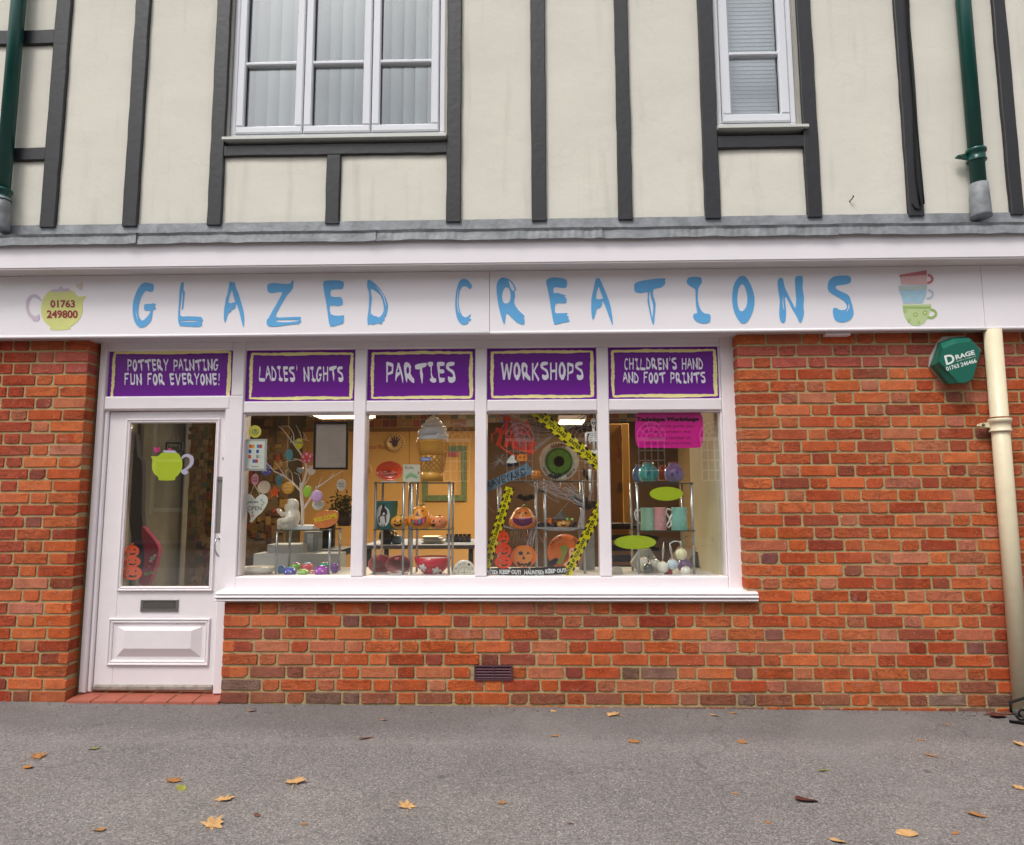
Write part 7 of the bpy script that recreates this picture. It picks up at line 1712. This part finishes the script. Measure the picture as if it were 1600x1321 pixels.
def vase(cx, ytop, ybot, rx, yy, c, label, spots, nm="round_vase"):
    a = P(cx, ybot, yy); k = S(yy); R_ = rx * k; H_ = (ybot - ytop) * k; t = thing(nm, a, label, "vase")
    q = MB(); q.lathe([(0, 0), (R_ * .55, 0), (R_ * .85, H_ * .14), (R_, H_ * .42), (R_ * .9, H_ * .68), (R_ * .58, H_ * .84), (R_ * .5, H_ * .88), (R_ * .56, H_ * .98), (R_ * .52, H_), (R_ * .42, H_ * .92), (0, H_ * .9)], a, 36); q.build("vase_body", col("vase_" + c, c, rough=.25, coat=.4, var=.25, vscale=22), t)
    q = MB(); q.lathe([(0, H_ * .97), (R_ * .42, H_ * .97), (R_ * .45, H_ * 1.06), (0, H_ * 1.07)], a, 20); q.build("cork", col("cork", 'a9784a', .8), t)
    for i, (u, v, s_, cc, n) in enumerate(spots):
        q = MB(); an = math.asin(u); rr = R_ * (1 - .35 * abs(v - .42)) ; vs = []
        for j in range(2 * n):
            r2 = s_ * (1 if j % 2 == 0 else .42); aa = j * math.pi / n; uu = max(-.95, min(.95, u + r2 * math.cos(aa))); vv = v + r2 * math.sin(aa)
            prof_r = 1 - .9 * max(0, vv - .5) ** 1.5 if vv > .42 else 1 - .9 * (.42 - vv) ** 1.6
            vs.append((a.x + uu * R_ * prof_r, a.y - R_ * prof_r * math.sqrt(max(.02, 1 - uu * uu)) - .003, a.z + vv * H_))
        q.add(vs, [tuple(range(2 * n))]); q.build("star_print", col("vs_" + cc, cc), t)
vase(1013.5, 724.5, 753, 15.5, .33, '4fa8a0', "turquoise round vase with starfish, left on the top shelf", [(-.15, .5, .24, '2f6f88', 5), (.5, .35, .12, '3a7f92', 5), (.35, .68, .08, '2f6f88', 5)])
vase(1053.5, 724.5, 753, 15.3, .33, '8f84b8', "lilac marbled round vase on the top shelf", [(.1, .5, .18, '5a4a86', 7), (-.4, .35, .14, '4f3f6e', 6), (.5, .6, .12, 'b86a8a', 6), (-.1, .2, .1, 'a85a7a', 6)])
vase(999, 728, 753, 11, .44, '5c7fb0', "blue vase half hidden behind the turquoise one", [])
vase(1036, 729, 753, 9, .46, 'b0542f', "rusty orange vase glimpsed between the two round vases", [])
def mug(cx, ytop, ybot, rx, yy, c, label, hside=0, twist=False, lid=False):
    a = P(cx, ybot, yy); k = S(yy); R_ = rx * k; H_ = (ybot - ytop) * k; t = thing("jug_mug", a, label, "mug", "pastel jug mugs")
    q = MB(); q.lathe([(0, 0), (R_, 0), (R_ * 1.02, .004), (R_ * .93, H_ * .6), (R_ * .96, H_ * .97), (R_ * .98, H_), (R_ * .9, H_), (R_ * .88, .02), (0, .015)], a, 36); q.build("mug_body", col("mug_" + c, c, rough=.3, coat=.4, var=.08), t)
    m = col("mug_handle", 'd5dcd4', rough=.3, coat=.4)
    if hside:
        x = a.x + hside * R_; z = a.z; w_ = .026 * hside
        if twist:
            MB().tube([(x, yy - .02, z + H_ * .88), (x + w_ * 1.1, yy - .02, z + H_ * .95), (x + w_ * 1.5, yy - .02, z + H_ * .78), (x + w_ * .4, yy - .02, z + H_ * .5), (x + w_ * .2, yy - .02, z + H_ * .3), (x, yy - .02, z + H_ * .2)], .006, 8).build("handle", m, t)
            MB().tube([(x, yy - .02, z + H_ * .7), (x + w_ * .6, yy - .022, z + H_ * .45), (x + w_ * 1.5, yy - .022, z + H_ * .22), (x + w_ * .9, yy - .02, z + H_ * .14), (x + w_ * .2, yy - .02, z + H_ * .25)], .006, 8).build("handle", m, t)
        else: MB().tube([(x, yy, z + H_ * .88), (x + w_, yy, z + H_ * .93), (x + w_ * 1.5, yy, z + H_ * .75), (x + w_ * 1.2, yy, z + H_ * .5), (x + w_ * .1, yy, z + H_ * .3)], .0055, 8).build("handle", m, t)
    for i in range(3):
        aa = -1.9 + i * .35 + (.3 if hside else 0); p_ = Vector((a.x + R_ * .97 * math.sin(aa + 1.9), yy - R_ * .97 * math.cos(aa + 1.9) - .001, a.z + H_ * (.25 + .25 * i)))
        MB().tube([p_ + Vector((.008 * math.cos(j * .9), 0, .011 * math.sin(j * .9))) for j in range(7)], .0014, 5).build("curl_relief", m, t)
mug(1013, 795, 829, 11.5, .36, '8fb9a4', "sage green mug with curls, left of the pink one", -1)
mug(1032, 794.5, 829, 9.5, .33, 'c98f92', "dusty pink mug in the middle of the shelf")
mug(1062, 794.5, 829.5, 12.2, .34, '86c0b4', "aqua jug mug with a twisted white handle", -1, True)
# baubles
def bauble(cx, cy, r, yy, c, label, sp=None, top=None, ribc='d9d6ce'):
    a = P(cx, cy, yy); k = S(yy); t = thing("bauble", a - Vector((0, 0, r * k)), label, "bauble", "painted ceramic baubles")
    MB().ball(a, r * k, None, None, 24, 14).build("ball", col("bb_" + c + (sp or ''), c, rough=.25, coat=.4, speck=sp, speckscale=95), t)
    MB().lathe([(0, r * k * .95), (.005, r * k * .95), (.005, r * k * 1.18), (0, r * k * 1.2)], a, 10).build("cap", col("cap_gold", 'b8a070', metal=.6), t)
    if top: p_ = P(top[0], top[1], yy); b0 = a + Vector((0, 0, r * k * 1.15)); MB().tube([b0, (b0 + p_) / 2 + Vector((-.005, 0, 0)), p_], .002, 5).build("ribbon", col("rb_" + ribc, ribc), t); MB().tube([b0, (b0 + p_) / 2 + Vector((.005, 0, 0)), p_], .002, 5).build("ribbon", col("rb_" + ribc, ribc), t)
b4 = lambda x, y: c4(x, y)
def BB(x, y, r, yy, c, label, **k): cx, cy = c4(x, y); bauble(cx, cy, r / 4.893, yy, c, label, **k)
BB(585, 1107, 43, .24, 'd6d0a8', "cream bauble with red and green spots, highest of the baubles", sp='a83a2a', top=c4(578, 1005))
BB(517, 1187, 40, .24, 'b3c3cc', "pale blue bauble hanging in the middle", top=c4(495, 1020))
BB(443, 1208, 43, .24, 'd8d2c4', "cream bauble with small flecks, left of the pale blue one", sp='b88a7a', top=c4(450, 1015))
BB(332, 1215, 38, .24, '4c4c4a', "black and white patterned bauble on the deck", sp='d8d8d4', top=c4(335, 1110), ribc='2a2a2a')
BB(385, 1190, 45, .34, 'a8a49a', "plain grey bauble behind the cream one", top=c4(375, 1120))
BB(300, 1185, 52, .36, 'cfcac0', "large white bauble with a red mark at the left", sp='b03a30')
BB(620, 1240, 40, .26, 'd9d5ca', "white bauble with red flecks, rightmost on the deck", sp='b8453a')
BB(485, 1245, 32, .30, 'b01f24', "red bauble lying under the pale blue one")
BB(610, 1195, 55, .42, '6f5c88', "purple marbled sphere behind the rightmost baubles", sp='9a8ab0')
t = thing("bauble_string", P(1050, 850, .25), "dark wire and white ribbon holding up the baubles", "string")
MB().tube([P(*c4(395, 1010), .25), P(*c4(450, 1020), .25), P(*c4(540, 1015), .25), P(*c4(640, 965), .25)], .0015, 5).build("wire", BLACK, t); MB().tube([P(*c4(500, 1025), .245), P(*c4(530, 1008), .245), P(*c4(560, 1010), .245), P(*c4(580, 1015), .245)], .0035, 6).build("ribbon", col("rb_white", 'd9d6ce'), t)
t = thing("ceramic_house", P(1002, 900, .46), "white gable shaped ceramic house behind the baubles", "ornament"); poly([c4(*p) for p in [(205, 1170), (265, 1080), (350, 1068), (400, 1150), (440, 1175), (440, 1272), (290, 1272), (215, 1200)]], .45, .06).build("house_body", col("house_pale", '9a988f', .5), t)
t = thing("flared_dish", P(962, 900, .3), "white flared ceramic dish with red marks at the lower left corner", "dish"); a = P(964, 900, .3); k = S(.3); MB().lathe([(0, 0), (10 * k, 0), (7 * k, 13 * k), (6 * k, 13.2 * k), (0, 12.8 * k)], a, 24).build("dish_body", col("dish_white", 'c4c0ba', rough=.3), t); poly([c4(70, 1270), c4(110, 1268), c4(108, 1276), c4(70, 1276)], .3 - 10.4 * k, .001).build("red_print", col("red_glaze", 'd63a22'), t)
# ochre cupboard and tan card shapes deeper inside pane four
t = thing("cupboard", P(975, 850, 2.6), "ochre plywood cupboard with hanging painted fish, behind the mugs", "cupboard")
a, b_ = PX(950, 780, 2.6), PX(984, 780, 2.6)
MB().bbox(a, b_, 2.6, 3.1, -.06, PZ(662, 2.6, 970), .01).build("carcass_board", col("ply_ochre", '9c7236', .7, var=.15), t)
MB().bbox(PX(974, 780, 2.55), PX(985, 780, 2.55), 2.55, 2.598, PZ(820, 2.55, 970), PZ(662, 2.55, 970), .004).build("edge_board", col("ply_light", 'c89a52', .7), t)
for i, (x, y, ry_, cc) in enumerate(((155, 430, 80, 'b8743c'), (105, 340, 40, '8a4a2c'), (110, 600, 45, '5c4426'), (130, 220, 25, 'a85a3c'))):
    poly([c4(*p) for p in ell(x, y, 20, ry_, 14)], 2.56, .01).build("painted_fish", col("fish%d" % i, cc), t)
t = thing("dark_shelving", P(965, 890, 1.9), "black shelving with dark trays low behind the lime sticker", "shelving")
for i in range(5): z = PZ(822 + i * 17, 1.9, 975); MB().box(PX(950, 860, 1.9), PX(1030, 860, 1.9), 1.9, 2.3, z - .03, z).build("shelf", BLACK, t)
rnd = random.Random(4)
for i in range(9): p_ = P(953 + i * 3.5 + rnd.random(), 820, 1.95); MB().ball(p_, .022, .02, .018, 8, 6).build("bead", col("bead%d" % (i % 3), ['2b2420', '463628', '1c1c20'][i % 3]), t)
t = thing("sloping_ledge", P(1100, 880, .9), "brown sloping ledge with a small red cube on the right of the display", "ledge")
q = MB(); pts = [P(*c4(690, 1085), .75), P(*c4(880, 1150), .75), P(*c4(880, 1270), .75), P(*c4(560, 1270), .75)]; q.prism([(p.x, p.z) for p in pts], .75, 1.3); q.build("ledge_board", col("ledge_brown", '5c5044', .7), t)
c_ = P(*c4(732, 1055), .8); q = MB(); q.box(-.028, .028, -.02, .02, -.028, .028); q.xform(Matrix.Translation(c_) @ Matrix.Rotation(.5, 4, 'Y')); tag(q.build("red_cube", col("cube_red", 'a02a20')), "small red cube tilted on the brown ledge", "ornament")
# --- door glass things
yd = .152
def kd(l): return [cd_(*p) for p in l]
t = thing("teapot_sticker", P(238, 750, yd), "lime green teapot sticker with lilac handle on the door glass", "sticker"); LT = col("lime_sticker", 'bfcf2a', rough=.4); LP = col("lilac_sticker", 'c9bfe0', rough=.4)
poly(smooth_closed(kd([(262,298),(300,300),(325,290),(350,272),(450,272),(480,300),(495,345),(490,395),(465,435),(440,458),(435,475),(325,475),(320,455),(290,430),(272,390),(272,345),(275,322)]), 2), yd, .0006).build("teapot_shape", LT, t)
poly(kd([(352, 270), (356, 254), (440, 256), (456, 274)]), yd - .0003, .0006).build("lid_shape", LP, t); poly(kd(ell(402, 248, 14, 10, 10)), yd, .0006).build("knob_shape", col("pink_sticker", 'c8327c'), t)
poly(smooth_closed(kd([(488,322),(492,298),(515,284),(545,282),(572,300),(580,330),(572,360),(550,385),(520,402),(535,405),(535,425),(510,434),(488,420),(486,400),(510,392),(540,365),(550,335),(545,312),(525,302),(508,308)]), 2), yd, .0006).build("handle_shape", LP, t)
poly(smooth_closed(kd([(300,272),(284,250),(284,234),(300,230),(310,238),(322,232),(332,244),(322,262)]), 2), yd, .0006).build("heart_shape", col("pink_sticker", 'c8327c'), t)
t = thing("door_hanger", P(271, 706, .3), "small black framed hanging sign inside the door", "sign"); poly(kd([(372, 195), (498, 195), (495, 262), (368, 262)]), .3, .008, [kd([(385, 207), (485, 207), (482, 252), (382, 252)])]).build("frame", BLACK, t)
q = MB(); text(q, "Relax", rect_fn(*cd_(390, 215), *cd_(470, 248), .302), .02); q.build("lettering", BLACK, t); MB().tube([P(*cd_(390, 196), .3), P(*cd_(430, 130), .3), P(*cd_(478, 196), .3)], .002, 5).build("cord", col("cord_red", '6a1c20'), t)
t = thing("hanging_apron", P(208, 900, .9), "dark purple apron with a crimson flowered bag hanging behind the door glass", "apron")
poly(smooth_closed([cd_(*p) for p in [(110,140),(150,135),(165,300),(195,330),(200,500),(195,720),(215,900),(220,1130),(170,1150),(120,900),(95,700),(90,500),(95,330),(105,300)]], 2), .9, .05).build("apron_cloth", col("apron_purple", '1f1c38', .9, var=.3), t)
t = thing("flowered_bag", P(235, 900, .85), "crimson cloth bag with pale flowers behind the door glass", "bag")
poly(smooth_closed([cd_(*p) for p in [(195,815),(240,860),(290,920),(320,985),(300,1090),(270,1180),(235,1250),(170,1230),(200,1150),(215,1050),(200,920)]], 2), .84, .05).build("bag_cloth", col("bag_crimson", '7c1c40', .9, var=.2), t)
for i, (x, y, r_, cc) in enumerate(((275, 1050, 18, '7aa0a8'), (292, 1030, 12, 'c0a0b0'), (262, 1070, 12, 'c0a0b0'), (228, 1165, 16, '4f8a3c'), (265, 1155, 14, '4f8a3c'), (250, 1110, 9, 'b05a80'))): poly([cd_(*p) for p in ell(x, y, r_, r_ * .8, 10)], .835, .003).build("flower_motif", col("motif%d" % i, cc), t)
tag(MB().box(PX(180, 780, 1.6), PX(214, 780, 1.6), 1.6, 1.65, -.06, PZ(655, 1.6, 200)).build("dark_curtain", col("curtain_dark", '1e1a1e', .95, var=.3)), "dark curtain hanging inside behind the left of the door glass", "curtain")
tag(MB().box(PX(205, 800, 2.9), PX(305, 800, 2.9), 2.9, 2.95, -.06, CEIL).build("lobby_wall", col("lobby_taupe", '45423b', .9)), "taupe lobby wall behind the door glass", kind='structure')

# ------------------------------------------------------------------ fallen leaves
rnd = random.Random(31)
def leaf_mesh(seed, kind):
    r = random.Random(seed); out = []
    if kind == 'maple':
        lobes = [(-90, .25), (-62, .55), (-48, .6), (-35, .5), (-12, .85), (0, .8), (15, .6), (36, .8), (48, .95), (58, .85), (72, .62), (84, .9), (92, 1.1), (100, .92), (112, .64), (126, .85), (136, .95), (150, .78), (166, .58), (182, .78), (194, .8), (215, .45), (240, .5)]
        for a, q_ in lobes: s_ = r.uniform(.72, 1.08); out.append((q_ * .5 * math.cos(math.radians(a + r.uniform(-5, 5))) * s_, q_ * .5 * math.sin(math.radians(a)) * s_))
    elif kind == 'oval':
        for i in range(14): a = i * 2 * math.pi / 14; out.append((.28 * math.cos(a) * r.uniform(.85, 1.1), .5 * math.sin(a)))
    else:
        for i in range(10): a = i * 2 * math.pi / 10; out.append((.12 * math.cos(a) * r.uniform(.7, 1.2), .5 * math.sin(a)))
    n = len(out); cu = r.uniform(.8, 2.6); tw = r.uniform(-1.2, 1.2)
    def lift(x, y): return .05 + .28 * cu * (x * x) + .12 * (y * y) * r.uniform(.6, 1.6) + tw * x * y * .5 + r.uniform(-.02, .03)
    q = MB(); vs = [(x, y, lift(x, y)) for x, y in out] + [(x * .5, y * .5, lift(x * .5, y * .5)) for x, y in out] + [(0, 0, .03)]
    fs = [(i, (i + 1) % n, n + (i + 1) % n, n + i) for i in range(n)] + [(n + i, n + (i + 1) % n, 2 * n) for i in range(n)]
    q.add(vs, fs)
    if kind == 'maple': q.tube([(0, -.1, .05), (.03, -.4, .08), (.06, -.75, .03)], .012, 4)
    return q.mesh("leaf_blade", mat("leaf_surface", '888888', rough=.8, objcol=True, var=.3, vscale=4, bump=.3, bscale=20))
LM_ = {k: [leaf_mesh(i * 7 + len(k), k) for i in range(4)] for k in ('maple', 'oval', 'twig')}
TAN, ORA, GRN, RED, BRN = 'c79c66', 'a8733f', '8a8a3a', '5c2a22', '6a4636'
leaves = [(57,1184,22,'maple',ORA,"orange brown leaf near the left edge of the pavement"),(43,1200,15,'oval',ORA,"small orange leaf scrap just below the leftmost leaf"),(146,1171,12,'oval',GRN,"tiny green leaf below the left door jamb"),(270,1222,26,'maple',ORA,"curled brown leaf beside a green one"),(283,1233,18,'oval',GRN,"olive green leaf touching the curled brown one"),
 (349,1251,26,'maple',TAN,"tan maple leaf with a long pale stalk"),(461,1224,36,'maple',TAN,"wide tan leaf below the low brick wall's left end"),(331,1291,33,'maple',TAN,"pointed tan leaf nearest the camera on the left"),(155,1298,16,'oval',ORA,"small orange leaf at the lower left"),(635,1262,28,'maple',TAN,"tan star shaped leaf at the bottom centre"),(784,1256,16,'maple',ORA,"small orange leaf right of the bottom centre"),
 (402,1275,12,'oval',BRN,"tiny brown leaf scrap between two tan leaves"),(475,1289,11,'maple',ORA,"tiny orange leaf near the bottom edge"),(394,1112,12,'oval',ORA,"small orange leaf at the foot of the wall under the window's left end"),(571,1155,20,'twig',BRN,"dark brown twig like leaf on the pavement"),(959,1118,28,'maple',TAN,"pale tan leaf near the foot of the wall, widest there"),
 (991,1160,17,'oval',ORA,"orange oval leaf in the middle of the pavement"),(1117,1119,12,'oval',TAN,"small tan leaf near the wall under the sill's right end"),(1145,1115,9,'oval',ORA,"tiny orange leaf touching the wall under the sill's end"),(865,1112,10,'oval',TAN,"tiny tan leaf at the wall right of the vent"),(1159,1161,16,'maple',ORA,"orange leaf on open pavement below the sill's right end"),(867,1151,11,'oval',ORA,"small orange scrap left of the orange oval leaf"),
 (1260,1252,36,'oval',RED,"dark red rolled leaf lying alone"),(1287,1205,17,'twig',GRN,"thin yellow green leaf above the dark red one"),(1527,1275,19,'oval',ORA,"orange leaf near the lower right corner"),(1417,1304,30,'oval',TAN,"tan oval leaf at the bottom right"),(1310,1316,24,'oval',TAN,"pale tan leaf cut by the bottom edge"),(1596,1165,18,'maple',TAN,"pale leaf at the right edge near the iron scroll"),
 (1594,1233,17,'maple',TAN,"tan leaf at the right edge, lower one"),(1493,1303,9,'oval',ORA,"tiny orange leaf between two leaves at bottom right"),(1479,1134,9,'twig',ORA,"tiny orange scrap near the cream pipe"),(1440,1157,8,'oval',ORA,"tiny orange dot of leaf left of the thin twig"),(1455,1182,14,'twig',ORA,"thin orange twig leaf on the right of the pavement"),(1200,1286,9,'oval',ORA,"tiny orange leaf below the dark red one"),(600,1126,9,'oval',ORA,"tiny orange leaf near the wall left of the vent"),
 (1560,1120,34,'oval',RED,"dark crumpled leaf piled at the foot of the cream pipe"),(1545,1116,20,'twig',BRN,"brown leaf against the wall beside the cream pipe"),(1575,1116,22,'oval',BRN,"brown curled leaf under the cream pipe"),(891,1288,7,'oval',RED,"tiny dark red speck of leaf at bottom centre right"),(1148,1241,8,'oval',ORA,"tiny orange scrap left of the dark red leaf")]
for (px_, py_, w_, kd_, cc, lb_) in leaves:
    g = G(px_, py_); dist = (g - CAM).length; s = w_ * dist / FPX * 1.1 * (1.15 if kd_ == 'twig' else (.75 if w_ > 20 else .95) if kd_ == 'oval' else 1.0)
    o = bpy.data.objects.new("fallen_leaf", LM_[kd_][rnd.randrange(4)]); COL.objects.link(o); o.location = g + Vector((0, 0, .001)); o.scale = (s, s, s * .75)
    o.rotation_euler = (rnd.uniform(-.15, .15), rnd.uniform(-.15, .15), (math.radians(90) if kd_ != 'maple' else 0) + rnd.uniform(-.7, .7)); o.color = lin(cc); tag(o, lb_, "leaf", "autumn leaves on the pavement")
q = MB()
for i in range(130):
    x = rnd.choice([rnd.uniform(-3.4, 3.4), rnd.gauss(2.8, .3), rnd.gauss(-1.0, 1.2)]); g = Vector((x, -.02 - abs(rnd.gauss(0, .06)), gz(x) + .003)); s = rnd.uniform(.003, .011); a_ = rnd.uniform(0, 3.1)
    u = Vector((math.cos(a_), math.sin(a_), rnd.uniform(0, .5))) * s; v_ = Vector((-math.sin(a_), math.cos(a_), rnd.uniform(0, .5))) * s * .5
    q.add([g - u, g + v_, g + u, g - v_], [(0, 1, 2, 3)])
tag(q.build("leaf_litter", mat("litter_brown", '5d4430', rough=.9, var=.5, vscale=12)), "crumbled brown leaf litter along the foot of the wall", "leaf litter", kind='stuff')
# scattered grit
q = MB(); rnd = random.Random(8)
for i in range(420):
    g = Vector((rnd.uniform(-3.6, 3.6), -rnd.random() ** 1.6 * 2.2, 0)); g.z = gz(g.x) + .001; s = rnd.uniform(.0015, .004)
    q.add([g + Vector((-s, -s, 0)), g + Vector((s, -s * .6, 0)), g + Vector((s * .7, s, 0)), g + Vector((-s * .8, s * .7, 0)), g + Vector((0, 0, s * 1.3))], [(0, 1, 4), (1, 2, 4), (2, 3, 4), (3, 0, 4)])
tag(q.build("grit", mat("grit_stone", '8d8378', rough=.9, var=.5, vscale=9)), "loose grit and crumbs scattered on the pavement", "grit", kind='stuff')
